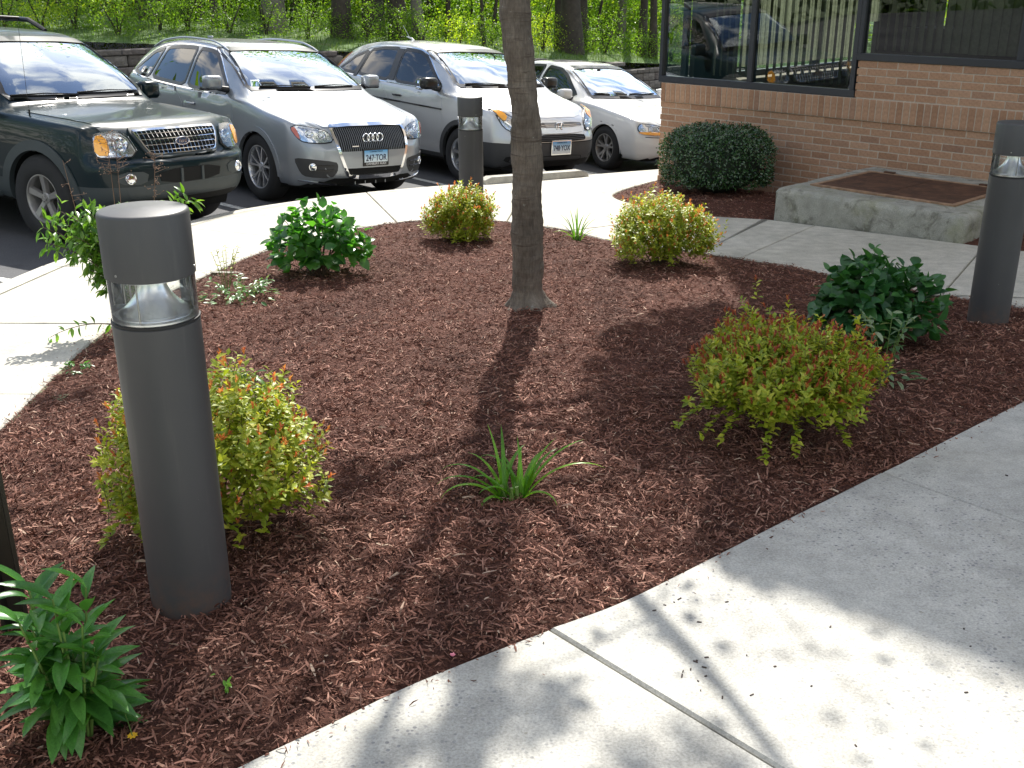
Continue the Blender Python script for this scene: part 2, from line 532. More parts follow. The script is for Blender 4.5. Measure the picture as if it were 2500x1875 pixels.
# dirt in the joints, under the slabs
mbj = MB(); mbj.prism([(p[0], p[1]) for p in [(-3.2, -1.5), (-1.2, -1.5), (-1.9, 3), (-2.0, 6.8), (-.5, 9.3), (.9, 8.1), (2.6, 6.3), (6.5, 2.4), tuple(wpt(7.4, 1.7, 0)[:2]), tuple(wpt(2.6, 1.7, 0)[:2]), (1.3, 10.1), (1.3, 11.4), (1.9, 13.0), (-.2, 11.9), (-1.9, 10.75), (-3.0, 8.3), (-3.2, 6)]],
                      lambda x, y: GZ(x, y) - .12, lambda x, y: GZ(x, y) - .014)
mbj.build('joint_filler', JOINT, walk_back)['kind'] = 'stuff'

# kerb strip scored along the outer rim of the walk
walk_front = empty('footpath', (0, 0, 0), label='broad concrete path along the near side of the planting bed')
walk_front['kind'] = 'structure'
fr_poly = NR + [(-1.2, -2.5), (7.5, -2.5)]
cur = fr_poly
for a, b in [((4.85, 8.0), (6.5, 6.2)), ((3.06, 5.15), (4.8, 3.2)), ((1.291, 3.321), (2.4, 1.773)), ((.094, 2.312), (.97, 1.226)), ((-1.0, 1.35), (-.1, .2))]:
    A2 = (a[0] - (b[0] - a[0]) * .5, a[1] - (b[1] - a[1]) * .5); B2 = (b[0] + (b[0] - a[0]) * 8, b[1] + (b[1] - a[1]) * 8)
    l = clip_poly(cur, A2, B2, .003); r = clip_poly(cur, B2, A2, .003)
    slab(l, walk_front, CONC); cur = r
slab(cur, walk_front, CONC)
mbj = MB(); mbj.prism([(p[0] + .06, p[1] - .08) for p in NR] + [(-1.1, -2.4), (7.4, -2.4)], lambda x, y: GZ(x, y) - .12, lambda x, y: GZ(x, y) - .013)
mbj.build('joint_filler', JOINT, walk_front)['kind'] = 'stuff'

# the line scored along the kerb
mbk = MB(); ko = []
for i in range(len(OUT) - 1):
    p, q = Vector(OUT[i]), Vector(OUT[i + 1]); t = (q - p).normalized(); nn_ = Vector((t.y, -t.x)); ko.append((p + nn_ * .165, p + nn_ * .174))
vs = []
for a_, b_ in ko: vs += [(a_.x, a_.y, GZ(a_.x, a_.y) + .0045), (b_.x, b_.y, GZ(b_.x, b_.y) + .0045)]
mbk.add(vs, [(2 * i, 2 * i + 1, 2 * i + 3, 2 * i + 2) for i in range(len(ko) - 1)])
mbk.build('kerb_joint', JOINT, walk_back, recalc=False)
# bits of bark and leaf litter on the near path
g_ = np.random.default_rng(3); mbd = MB()
for i in range(44):
    if i < 12: x, y = .44 + g_.normal() * .05, 2.10 + g_.normal() * .035
    elif i < 18: x, y = .50 + g_.normal() * .06, 2.42 + g_.normal() * .05
    else:
        t = g_.random(); x, y = -.2 + 1.9 * t + g_.random() * .9, 1.85 + 1.9 * t - g_.random() * .8
    L_ = .0025 + .007 * g_.random() ** 2; a = g_.random() * 6.28
    mbd.box((x, y, GZ(x, y) + .0035), (L_ * 1.6, .002 + .002 * g_.random(), .003), rz=a)
LITTER = M_simple('litter', (.05, .035, .03), .9, var=.4)
tag(mbd.build('leaf_litter', LITTER), 'scattered dark bits of bark on the near path', 'litter', kind='stuff')

# ------------------------------------------------------------------ mulch beds
def poly_dist(P, poly):
    """signed distance (positive inside), P (N,2)"""
    poly = np.array(poly); n = len(poly)
    d = np.full(len(P), 1e9); inside = np.zeros(len(P), bool)
    for i in range(n):
        a = poly[i]; b = poly[(i + 1) % n]; ab = b - a; L2 = (ab ** 2).sum() + 1e-12
        t = np.clip(((P - a) @ ab) / L2, 0, 1)
        q = a + t[:, None] * ab
        d = np.minimum(d, np.hypot(P[:, 0] - q[:, 0], P[:, 1] - q[:, 1]))
        cond = ((a[1] > P[:, 1]) != (b[1] > P[:, 1]))
        xi = a[0] + (P[:, 1] - a[1]) * ab[0] / (ab[1] if abs(ab[1]) > 1e-12 else 1e-12)
        inside ^= cond & (P[:, 0] < xi)
    return np.where(inside, d, -d)

def vnoise(x, y, s, seed=0):
    """cheap smooth value noise"""
    x = x * s + seed * 17.3; y = y * s + seed * 9.1
    xi = np.floor(x).astype(int); yi = np.floor(y).astype(int); xf = x - xi; yf = y - yi
    def h(a, b):
        v = np.sin(a * 127.1 + b * 311.7 + seed * 74.7) * 43758.5453
        return v - np.floor(v)
    u = xf * xf * (3 - 2 * xf); v = yf * yf * (3 - 2 * yf)
    return (h(xi, yi) * (1 - u) + h(xi + 1, yi) * u) * (1 - v) + (h(xi, yi + 1) * (1 - u) + h(xi + 1, yi + 1) * u) * v - .5

def bed_height(x, y, d):
    m = np.clip(d / .55, 0, 1); m = m * m * (3 - 2 * m)
    e = np.clip(d / .05, -1, 1)
    z = GZ(x, y) - .012 + .004 * e + .034 * m
    w = np.clip(d / .12, 0.15, 1)
    z = z + w * (.022 * vnoise(x, y, 3.1, 1) + .026 * vnoise(x, y, 7.3, 2) + .022 * vnoise(x, y, 17, 3) + .014 * vnoise(x, y, 41, 4))
    return np.where(d < 0, GZ(x, y) - .03, z)

def chips(P, d, name, parent, lmin=.008, lmax=.055, zf=bed_height, col=None):
    n = len(P)
    z = zf(P[:, 0], P[:, 1], d)
    L = lmin + (lmax - lmin) * rng.random(n) ** 3.6
    Wd = (.0011 + .0019 * rng.random(n) ** 1.6) * (1 + L * 13); T = Wd * (.3 + .4 * rng.random(n))
    yaw = rng.random(n) * 2 * np.pi; pit = rng.normal(0, .33, n); rol = rng.random(n) * np.pi
    cx, sx, cp, sp = np.cos(yaw), np.sin(yaw), np.cos(pit), np.sin(pit)
    ax = np.stack([cx * cp, sx * cp, sp], 1)
    s0 = np.stack([-sx, cx, 0 * cx], 1); up = np.cross(ax, s0)
    cr, sr = np.cos(rol)[:, None], np.sin(rol)[:, None]
    b = s0 * cr + up * sr; c = -s0 * sr + up * cr
    ctr = np.stack([P[:, 0], P[:, 1], z + .004 + .008 * rng.random(n)], 1)
    bend = rng.normal(0, .12, n)
    V = np.empty((n, 9, 3))
    tw = .35 + .5 * rng.random(n)
    for i, (t, wd) in enumerate(((-1, .55), (0, 1.0), (1, None))):
        w = (np.full(n, wd) if wd is not None else tw * .6)
        base = ctr + ax * (L / 2 * t)[:, None] + up * ((1 - abs(t)) * bend * L)[:, None]
        V[:, i * 3 + 0] = base + b * (Wd * w)[:, None] / 1
        V[:, i * 3 + 1] = base - b * (Wd * w * .8)[:, None] + c * (T * w * .6)[:, None]
        V[:, i * 3 + 2] = base - b * (Wd * w * .3)[:, None] - c * (T * w)[:, None]
    F = []
    for i in (0, 3):
        for j in range(3):
            kx = (j + 1) % 3
            F.append((i + j, i + kx, i + 3 + kx, i + 3 + j))
    F = np.array(F)
    allF = (F[None] + (np.arange(n) * 9)[:, None, None]).reshape(-1, 4)
    me = mesh_np(name, V.reshape(-1, 3), allF, smooth=False)
    o = ob(name, me, CHIP, parent)
    o['kind'] = 'stuff'
    return o

def make_bed(name, poly, label, step, nchips, bbox, weight):
    x0, x1, y0, y1 = bbox
    nx = int((x1 - x0) / step) + 1; ny = int((y1 - y0) / step) + 1
    X, Y = np.meshgrid(np.linspace(x0, x1, nx), np.linspace(y0, y1, ny))
    P = np.stack([X.ravel(), Y.ravel()], 1); d = poly_dist(P, poly)
    Z = bed_height(P[:, 0], P[:, 1], d)
    idx = np.arange(nx * ny).reshape(ny, nx)
    F = np.stack([idx[:-1, :-1], idx[:-1, 1:], idx[1:, 1:], idx[1:, :-1]], -1).reshape(-1, 4)
    keep = (d[F] > -.10).any(1)
    me = mesh_np(name, np.column_stack([P, Z]), F[keep])
    o = ob(name, me, MULCH)
    tag(o, label, kind='structure')
    # chips, denser near the viewer
    C = np.column_stack([rng.uniform(x0, x1, nchips * 5), rng.uniform(y0, y1, nchips * 5)])
    C = C[rng.random(len(C)) < weight(C[:, 0], C[:, 1])]
    dd = poly_dist(C, poly); m = dd > .004 + .012 * rng.random(len(dd)); C, dd = C[m][:nchips], dd[m][:nchips]
    chips(C, dd, 'wood_chips', o)
    m = (rng.random(len(C)) < .5)
    S_ = np.column_stack([rng.uniform(x0, x1, nchips), rng.uniform(y0, y1, nchips)]); S_ = S_[rng.random(len(S_)) < weight(S_[:, 0], S_[:, 1])]
    ds = poly_dist(S_, poly); kk = (ds < 0) & (rng.random(len(ds)) < np.exp(ds / .022) * 1.0) & (vnoise(S_[:, 0], S_[:, 1], 2.2, 8) > -.22)
    if kk.sum() > 3: chips(S_[kk], ds[kk], 'spilled_chips', o, lmax=.03, zf=lambda x, y, d: GZ(x, y) - .001)
    return o

bed = make_bed('mulch_bed', BED, 'kidney shaped bed of dark red-brown shredded bark in the middle', .026, 170000, (-2.3, 4.0, .9, 9.4),
               lambda x, y: np.clip((3.4 / np.maximum(y, 1.2)) ** 1.6, .10, 1) * (np.abs(x) < y * .52 + .35))
WB = bedge + [tuple(wpt(2.5, 1.5, 0)[:2]), tuple(wpt(2.5, .0, 0)[:2]), tuple(wpt(-.12, 0, 0)[:2])]
bed2 = make_bed('wall_bed', WB, 'narrow strip of dark bark under the round bush by the brick wall', .05, 9000, (.9, 3.6, 9.0, 12.4),
                lambda x, y: np.ones_like(x))
WB2 = [tuple(wpt(4.2, 1.6, 0)[:2]), tuple(wpt(7.5, 1.6, 0)[:2]), tuple(wpt(7.5, 0, 0)[:2]), tuple(wpt(4.2, 0, 0)[:2])]
bed3 = make_bed('wall_bed', WB2, 'patch of dark bark to the right of the concrete pad', .05, 4000, (3.2, 6.8, 5.3, 9.4),
                lambda x, y: np.ones_like(x))
def gz(x, y):
    a = np.array([[x, y]]); return float(bed_height(a[:, 0], a[:, 1], poly_dist(a, BED))[0])
#@@PART2
# ------------------------------------------------------------------ bollard lights
M_BOL0 = M_simple('bollard_paint', (.052, .052, .055), .50, 0, .0, .10, 3, .0012, 90, spec=.8, coatr=.3)
def make_bol():
    k = N('bollard_paint_worn')
    z = k.n('SeparateXYZ'); k.set(z.inputs[0], k.co)
    c = k.mix((.050, .050, .053), (.062, .062, .064), k.ramp(k.noise(2.2, 5, .6), [(.3, 0.0), (.7, 1.0)]))
    c = k.mix(c, (.13, .125, .115), k.ramp(k.noise(1, 5, .65, vec=k.stretch((22, 22, 1.6))), [(.58, 0.0), (.80, .35)]))       # rain streaks
    c = k.mix(c, (.42, .42, .40), k.ramp(k.noise(1, 3, .5, vec=k.stretch((60, 60, 26)), dist=1.0), [(.775, 0.0), (.79, .8)]))  # chips and scratches
    soil = k.math('MULTIPLY', k.ramp(z.outputs[2], [(.03, 1.0), (.16, 0.0)]), k.ramp(k.noise(26, 6, .7), [(.38, 0.0), (.62, .75)]))
    c = k.mix(c, (.12, .07, .05), soil)
    return k.done(k.pbsdf(c, .50, normal=k.bump(k.noise(260, 3), .12, .0008), spec=.5))
M_BOL = make_bol()
M_ALU = M_simple('spun_aluminium', (.86, .87, .90), .30, 1.0, 0, .05, 5)
M_LENS = M_glass('bollard_lens', (.95, .97, .96), dirt=.16, rough=.02)
M_GASK = M_simple('black_gasket', (.012, .012, .013), .6)
M_BOLT = M_simple('steel_bolt', (.45, .45, .44), .35, 1.0)

def make_bollard(label):
    t = empty('bollard_light', (0, 0, 0), 0, label, 'bollard', 'grey bollard lights round the planting bed')
    r = .1016
    mb = MB(); mb.lathe([(r, -.15), (r, .02), (r, .40), (r, .797), (r - .003, .800), (.0, .800)], 64)
    mb.build('post', M_BOL, t, smooth=True)
    mb = MB(); mb.lathe([(r - .002, .800), (r + .001, .801), (r + .001, .806), (r - .006, .8065)], 64); mb.build('gasket', M_GASK, t, smooth=True)
    mb = MB(); mb.lathe([(r - .002, .8065), (r - .002, .9085)], 64); mb.build('lens', M_LENS, t, smooth=True)
    prof = []
    for i in range(15):
        u = i / 14
        prof.append((.088 - .058 * (1 - (1 - u) ** 2.2), .818 + .088 * u))
    mb = MB(); mb.lathe([(0.0, .808), (.098, .808), (.098, .812), (.089, .815)] + prof + [(.030, .908)], 48); mb.build('reflector_cone', M_ALU, t, smooth=True)
    for a in (25, 145, 265):
        mb = MB()
        mb.tube([(.088 * math.cos(R(a)), .088 * math.sin(R(a)), .806), (.088 * math.cos(R(a)), .088 * math.sin(R(a)), .909)], .0022, 8)
        mb.build('tie_rod', M_BOLT, t, smooth=True)
    mb = MB(); mb.lathe([(0, .9075), (.096, .9075), (.096, .9088), (0, .9088)], 40); mb.build('reflector_plate', M_ALU, t, smooth=True)
    hd = MB(); hd.lathe([(0, .909), (r - .002, .909), (r + .0015, .911), (r + .0015, 1.055), (r - .001, 1.0605), (r - .006, 1.063), (0, 1.066)], 64)
    h = hd.build('head', M_BOL, t, smooth=True)
    for a in (-118, 2, 122):
        mb = MB()
        c, s = math.cos(R(a)), math.sin(R(a))
        mb.tube([(c * (r + .0008), s * (r + .0008), .927), (c * (r + .0026), s * (r + .0026), .927)], [.0034, .0028], 10)
        mb.build('bolt', M_BOLT, h, smooth=True)
    return t

def copy_tree(o, parent=None, name=None):
    c = o.copy(); COL.objects.link(c)
    if parent is not None:
        c.parent = parent
    for ch in list(o.children):
        copy_tree(ch, c)
    return c
b0 = make_bollard('tall dark grey cylindrical bollard light in the foreground in front of the orange-tipped bush')
b0.location = (-.847, 2.43, GZ(-.847, 2.43) + .004)
b1 = copy_tree(b0); b1['label'] = 'small distant grey bollard light rising behind the spirea, in front of the parked cars'
b1.location = (-.334, 8.93, GZ(-.3, 8.9) - .01); b1.rotation_euler = (0, 0, 1.0)
b2 = copy_tree(b0); b2['label'] = 'grey bollard light cut off by the right edge, in front of the concrete pad'
b2.location = (2.515, 5.38, GZ(2.5, 5.38) - .012); b2.rotation_euler = (0, 0, 2.0)

# ------------------------------------------------------------------ brick building
def make_brick():
    k = N('brick')
    oi = k.n('ObjectInfo').outputs['Random']
    isl = k.n('NewGeometry').outputs['Random Per Island']
    f = k.math('FRACT', k.math('ADD', oi, isl))
    c = k.ramp(f, [(0, (.30, .168, .104)), (.25, (.365, .212, .134)), (.6, (.395, .235, .150)), (.85, (.425, .262, .172)), (1, (.275, .158, .106))])
    c = k.mix(c, k.ramp(k.noise(38, 6, .7), [(.3, .78), (.7, 1.18)]), 1, 'MULTIPLY')
    c = k.mix(c, (.12, .075, .06), k.ramp(k.noise(170, 3, .6), [(.62, 0), (.72, .7)]))
    return k.done(k.pbsdf(c, .88, normal=k.bump(k.noise(120, 5, .7), .5, .002), spec=.25))
BRICK = make_brick()
MORTAR = M_simple('mortar', (.44, .36, .29), .95, var=.15, scale=40, bump=.002)
M_FRAME = M_simple('dark_window_frame', (.030, .033, .042), .38, .2, var=.05)
M_SLAT = M_leaf('blind_slat', [(0, (.10, .095, .06)), (1, (.12, .115, .075))], .6, .18, False)
M_CREAM = M_leaf('cream_blind', [(0, (.40, .39, .25)), (1, (.44, .43, .28))], .7, .4, False)
M_ROOM = M_simple('room_wall', (.045, .043, .036), .9)
M_DARKW = M_simple('room_furniture', (.02, .019, .018), .6)
M_WIN = M_glass('window_glass', (.50, .56, .54), strength=1.5)

def wall_matrix(s, d, z):
    """local x along the wall, y out of the wall, z up"""
    return Matrix(((UX, NX, 0, WC[0] + UX * s + NX * d), (UY, NY, 0, WC[1] + UY * s + NY * d), (0, 0, 1, z), (0, 0, 0, 1)))
bld = empty('brick_building', wpt(0, 0, -.57), 0, 'tan brick office building with dark framed windows and a soldier course under the sill', 'building')
BINV = Matrix.Translation(-Vector(wpt(0, 0, -.57)))
def wbox(mb, s0, s1, d0, d1, z0, z1):
    vs = [wpt(s, d, z) + Vector((0, 0, 0)) for z in (z0, z1) for d in (d0, d1) for s in (s0, s1)]
    vs = [BINV @ v for v in vs]
    mb.add(vs, [(0, 1, 3, 2), (4, 6, 7, 5), (0, 4, 5, 1), (2, 3, 7, 6), (0, 2, 6, 4), (1, 5, 7, 3)])
ZS0, ZS1, ZU, ZT = .297, .500, .838, 2.75      # soldier course bottom, top, raised sill, window head
SST = 2.33                                     # where the sill steps up
BL = 8.0; BH = 9.75                            # building length modelled, parapet height
# core walls (mortar behind the bricks)
mb = MB()
wbox(mb, 0.006, BL, -.28, -.003, -1.4, ZS0)
wbox(mb, 0.006, BL, -.28, .018, ZS0, ZS1 - .004)
wbox(mb, SST + .02, BL, -.28, -.003, ZS1 - .004, ZU - .003)
wbox(mb, 0.0, .28, -6.0, -.28, -1.4, ZS1 - .03)
wbox(mb, 0.0, BL, -.28, -.006, ZT, BH)
wbox(mb, 0.0, .28, -9.0, -.28, ZT, BH)
mb.build('wall', MORTAR, bld)
mb = MB(); wbox(mb, .1, BL, -9.0, -.28, BH - .4, BH - .15); mb.build('roof', M_ROOM, bld)
mb = MB(); wbox(mb, -.55, BL + .5, -9.5, .32, BH, BH + .16); mb.build('coping', M_FRAME, bld)
# bricks
random.seed(3)
bm_brick = MB(); bm_brick.box((0, 0, 0), (.193, .03, .0577)); me_brick = bm_brick.mesh('brick', bevel=.003, seg=1)
bm_sol = MB(); bm_sol.box((0, 0, 0), (.0577, .036, .193)); me_sol = bm_sol.mesh('soldier_brick', bevel=.003, seg=1)
me_brick.materials.append(BRICK); me_sol.materials.append(BRICK)
cand = []
rowh = .0677
row = 0
z = ZS0 - rowh / 2
RW = Matrix(((UX, NX, 0), (UY, NY, 0), (0, 0, 1))).to_4x4()
def cam_vis(p):
    v = cam.matrix_world.inverted() @ p
    x = v.x / -v.z * FOC / 1250.0; y = v.y / -v.z * FOC / 937.5
    return abs(x) < 1.03 and abs(y) < 1.05, -v.z
cell = []
for r_ in range(15):
    off = (.1016 if r_ % 2 else 0)
    s = off
    if off: cell.append((.0508, ZS0 - rowh * (r_ + .5), 1))
    while s < BL - .2:
        cell.append((s + .1016, ZS0 - rowh * (r_ + .5), 0)); s += .2032
for r_ in range(5):
    off = (.1016 if r_ % 2 else 0); s = SST + off
    if off: cell.append((SST + .0508, ZU - rowh * (r_ + .5), 1))
    while s < BL - .2:
        cell.append((s + .1016, ZU - rowh * (r_ + .5), 0)); s += .2032
big, small = [], []
for s, zz, half in cell:
    p = wpt(s, 0, zz); vis, dep = cam_vis(p)
    hid = (2.62 < s < 4.22 and zz < -.06) or (s < 2.4 and zz < -.50) or s > 4.35 and zz < .30 or (.5 < s < 1.5 and zz < -.1)
    (big if vis and not hid else small).append((dep, s, zz, half))
big.sort(); extra = big[300:]; big = big[:300]; small += extra
for dep, s, zz, half in big:
    o = bpy.data.objects.new('brick', me_brick); link(o, bld)
    o.matrix_local = BINV @ Matrix.Translation(wpt(s + random.uniform(-.0015, .0015), -.015 + random.uniform(-.001, .0015), zz)) @ RW @ Matrix.Rotation(random.uniform(-.004, .004), 4, 'Y') @ (Matrix.Diagonal((.5, 1, 1, 1)) if half else Matrix())
mb = MB()
def wbrick(mb, s, d, z, size):
    M = BINV @ Matrix.Translation(wpt(s, d, z)) @ RW
    x, y, zz = size[0] / 2, size[1] / 2, size[2] / 2
    vs = [M @ Vector((i, j, k)) for k in (-zz, zz) for j in (-y, y) for i in (-x, x)]
    mb.add(vs, [(0, 2, 3, 1), (4, 5, 7, 6), (0, 1, 5, 4), (2, 6, 7, 3), (0, 4, 6, 2), (1, 3, 7, 5)])
for dep, s, zz, half in small: wbrick(mb, s, -.015, zz, (.193 * (.5 if half else 1), .03, .0577))
# returns round the far corner and the plain upper storey, joined
for r_ in range(15):
    for i in range(20):
        wbrick(mb, .004, -.10 - .2032 * i - (.1016 if r_ % 2 else 0), ZS0 - rowh * (r_ + .5), (.03, .193, .0577))
for i in range(60):
    wbrick(mb, .004, -.06 - .0677 * i, (ZS0 + ZS1) / 2, (.036, .0577, .193))
o = mb.build('brick_rows', BRICK, bld); o['kind'] = 'stuff'
n_s = int(BL / .0677)
for i in range(n_s):
    s = .036 + .0677 * i
    o = bpy.data.objects.new('soldier_brick', me_sol); link(o, bld)
    o.matrix_local = BINV @ Matrix.Translation(wpt(s, .004 + random.uniform(-.001, .0015), (ZS0 + ZS1) / 2 - .002)) @ RW @ Matrix.Rotation(random.uniform(-.008, .008), 4, 'Y')
# window frames
def member(s0, s1, z0, z1, d0=-.09, d1=.012, name='window_frame', par=bld):
    mb = MB(); wbox(mb, s0, s1, d0, d1, z0, z1); return mb.build(name, M_FRAME, par, bevel=.003, seg=1)
w1 = member(-.045, SST, ZS1 - .001, ZS1 + .065)                 # low sill
member(-.046, -.004, ZS1 + .065, ZT, -.09, .010, 'window_post', w1)
member(1.10, 1.155, ZS1 + .065, ZT, -.09, .0, 'mullion', w1)
w2 = member(SST - .01, BL, ZU - .001, ZU + .062)
member(SST - .056, SST - .010, ZS1 + .065, ZT, -.09, .012, 'window_post', w1)
member(SST - .010, SST + .030, ZU + .062, ZT, -.09, .010, 'window_post', w2)
for s in (3.79, 5.3, 6.8): member(s, s + .06, ZU + .062, ZT, -.09, .0, 'mullion', w2)
member(-.05, BL, ZT, ZT + .08, -.09, .012)
# end wall frames (facing away)
def ebox(mb, d0, d1, s0, s1, z0, z1): wbox(mb, s0, s1, d0, d1, z0, z1)
w3m = MB(); wbox(w3m, -.045, .03, -6.0, -.09, ZS1 - .03, ZS1 + .035); w3 = w3m.build('window_frame', M_FRAME, bld)
for d in (-.36, -1.16, -3.0, -4.9, -6.0):
    mb = MB(); wbox(mb, -.04, .03, d - .05, d, ZS1 + .035, ZT); mb.build('mullion', M_FRAME, w3)
def pane(s0, s1, d, z0, z1, par):
    me = mesh_from('pane', [BINV @ wpt(s0, d, z0), BINV @ wpt(s1, d, z0), BINV @ wpt(s1, d, z1), BINV @ wpt(s0, d, z1)], [(3, 2, 1, 0)])
    return ob('pane', me, M_WIN, par)
pane(-.005, 1.10, -.03, ZS1 + .06, ZT, w1); pane(1.155, SST - .055, -.03, ZS1 + .06, ZT, w1)
for a, b in ((SST + .03, 3.79), (3.85, 5.3), (5.36, 6.8), (6.86, BL)): pane(a, b, -.03, ZU + .06, ZT, w2)
me = mesh_from('pane', [BINV @ wpt(-.01, -.03, ZS1), BINV @ wpt(-.01, -6.0, ZS1), BINV @ wpt(-.01, -6.0, ZT), BINV @ wpt(-.01, -.03, ZT)], [(0, 1, 2, 3)])
ob('pane', me, M_GLASS2 if 'M_GLASS2' in globals() else M_glass('end_glass', (.85, .9, .88)), w3)
# vertical blinds inside
def slats(name, specs, mat, par):
    for (s, d, z0, z1, w, ang) in specs:
        ca, sa = math.cos(R(ang)) * w / 2, math.sin(R(ang)) * w / 2
        mb = MB()
        vs = []
        for z in (z0, z1):
            for t, e in ((-1, 0), (-.4, .006), (.4, .006), (1, 0)):
                vs.append(BINV @ wpt(s + ca * t - sa / (w / 2) * e, d + sa * t + ca / (w / 2) * e, z))
        mb.add(vs, [(0, 1, 5, 4), (1, 2, 6, 5), (2, 3, 7, 6)])
        o = mb.build(name, mat, par, smooth=True, recalc=False)
random.seed(5)
sp = []
s = .56
while s < SST - .1:
    if not 1.07 < s < 1.19:
        sp.append((s, -.17, ZS1 + .09 + random.uniform(-.004, .004), ZT, .089, 38 + random.uniform(-4, 4)))
    s += .083
slats('blind_slat', sp, M_SLAT, w1)
sp = []
s = SST + .09
while s < 6.0:
    sp.append((s, -.17, ZU + .085 + random.uniform(-.004, .004), ZT, .089, 9 + (50 if s < SST + .9 else 0) * (1 - (s - SST) / .9) + random.uniform(-2, 2)))
    s += .083
slats('blind_slat', sp, M_SLAT, w2)
sp = []
d = -1.25
while d > -4.25:
    sp.append((.16, d, ZS1 + .10 + (.42 if d < -3.6 else 0), ZT, .089, 90 + 6)); d -= .0865
slats('blind_slat', sp, M_CREAM, w3)
# room shell, furniture
mb = MB(); wbox(mb, .28, BL, -6.3, -6.1, -.5, ZT); wbox(mb, BL - .1, BL, -6.1, -.3, -.5, ZT)
wbox(mb, .0, BL, -6.3, -.28, ZT + .001, ZT + .12)
wbox(mb, .035, .10, -1.22, -.42, -.5, ZT); wbox(mb, .035, .10, -6.1, -4.32, -.5, ZT)
mb.build('interior_wall', M_ROOM, bld)
mb = MB(); wbox(mb, .28, BL, -6.2, -.28, -.55, -.46); mb.build('floor', M_DARKW, bld)
dk = MB(); wbox(dk, 2.2, 4.2, -1.7, -.9, .15, .20); wbox(dk, 2.25, 2.3, -1.65, -.95, -.46, .15); wbox(dk, 4.1, 4.15, -1.65, -.95, -.46, .15)
tag(dk.build('desk', M_DARKW), 'dark desk inside the room behind the blinds', 'desk').location = -(BINV.translation)
cb = MB(); wbox(cb, .9, 1.9, -4.4, -3.6, -.46, .95); wbox(cb, .88, 1.92, -4.42, -3.58, .95, .98)
tag(cb.build('cabinet', M_DARKW), 'dark cabinet deep inside the room in front of the cream blinds', 'cabinet').location = -(BINV.translation)

# ------------------------------------------------------------------ concrete pad with the rusty steel hatch
pad = empty('utility_pad', wpt(3.4, .8, -.45), 0, 'raised weathered concrete pad with rounded corners against the brick wall', 'concrete pad')
PINV = Matrix.Translation(-Vector(wpt(3.4, .8, -.45)))
def rrect(s0, s1, d0, d1, r, n=6, corners=(0, 0, 1, 1)):
    pts = []
    for (cs, cd, a0, on) in ((s0 + r, d0 + r, 180, corners[0]), (s1 - r, d0 + r, 270, corners[1]), (s1 - r, d1 - r, 0, corners[2]), (s0 + r, d1 - r, 90, corners[3])):
        if on:
            for i in range(n + 1):
                a = R(a0 + 90 * i / n); pts.append((cs + r * math.cos(a), cd + r * math.sin(a)))
        else:
            a = R(a0 + 45); pts.append((cs + r * 1.4142 * math.cos(a), cd + r * 1.4142 * math.sin(a)))
    return pts
pl = rrect(2.585, 4.27, .012, 1.60, .05)
pl2 = rrect(2.60, 4.255, .012, 1.585, .05); pl3 = rrect(2.62, 4.235, .012, 1.565, .05)
mb = MB(); n = len(pl)
zs = [(pl, -.75), (pl, -.150), (pl2, -.125), (pl3, -.115)]
vs = [PINV @ wpt(s, d, z) for poly, z in zs for s, d in poly]
fs = []
for k_ in range(3):
    for i in range(n):
        j = (i + 1) % n; fs.append((k_ * n + i, k_ * n + j, (k_ + 1) * n + j, (k_ + 1) * n + i))
fs.append(tuple(range(3 * n, 4 * n)))
mb.add(vs, fs)
slab_o = mb.build('concrete_block', CONC_PAD, pad, smooth=True)
bm = bmesh.new(); bm.from_mesh(slab_o.data)
bmesh.ops.triangulate(bm, faces=bm.faces)
for _ in range(4):
    es = [e for e in bm.edges if e.calc_length() > .11]
    if es: bmesh.ops.subdivide_edges(bm, edges=es, cuts=1); bmesh.ops.triangulate(bm, faces=bm.faces)
for v in bm.verts:
    v.co += Vector((noise.noise(v.co * 6), noise.noise(v.co * 6 + Vector((9, 0, 0))), noise.noise(v.co * 7 + Vector((0, 5, 0))))) * .006
bm.to_mesh(slab_o.data); bm.free(); slab_o.data.polygons.foreach_set('use_smooth', [True] * len(slab_o.data.polygons))
def make_rust():
    k = N('rusty_steel')
    c = k.ramp(k.noise(7, 7, .7, dist=.5), [(.3, (.030, .018, .014)), (.5, (.085, .042, .026)), (.65, (.13, .065, .038)), (.8, (.06, .05, .042))])
    w = k.n('TexVoronoi'); w.inputs['Scale'].default_value = 70; k.set(w.inputs['Vector'], k.stretch((1, 2.2, 1)))
    return k.done(k.pbsdf(c, .78, .15, k.bump(w.outputs['Distance'], .5, .003), spec=.3))
RUST = make_rust()
RUSTE = M_simple('rusty_edge', (.27, .165, .10), .7, .1, var=.35, scale=18)
hat = empty('steel_hatch', wpt(3.4, .8, -.11), 0, 'flat rusty steel access hatch lying on top of the concrete pad', 'hatch')
HINV = Matrix.Translation(-Vector(wpt(3.4, .8, -.11)))
def hbox(name, s0, s1, d0, d1, z0, z1, mat, par=hat, bev=.002):
    mb = MB(); vs = [HINV @ wpt(s, d, z) for z in (z0, z1) for d in (d0, d1) for s in (s0, s1)]
    mb.add(vs, [(0, 1, 3, 2), (4, 6, 7, 5), (0, 4, 5, 1), (2, 3, 7, 6), (0, 2, 6, 4), (1, 5, 7, 3)])
    return mb.build(name, mat, par, bevel=bev, seg=1)
H0, H1, D0, D1 = 2.75, 4.04, .32, 1.31
zt_ = -.114
hbox('frame', H0, H1, D1 - .045, D1, zt_ - .004, zt_ + .014, RUSTE); hbox('frame', H0, H1, D0, D0 + .04, zt_ - .004, zt_ + .014, RUSTE)
hbox('frame', H0, H0 + .045, D0 + .04, D1 - .045, zt_ - .004, zt_ + .013, RUSTE); hbox('frame', H1 - .045, H1, D0 + .04, D1 - .045, zt_ - .004, zt_ + .013, RUSTE)
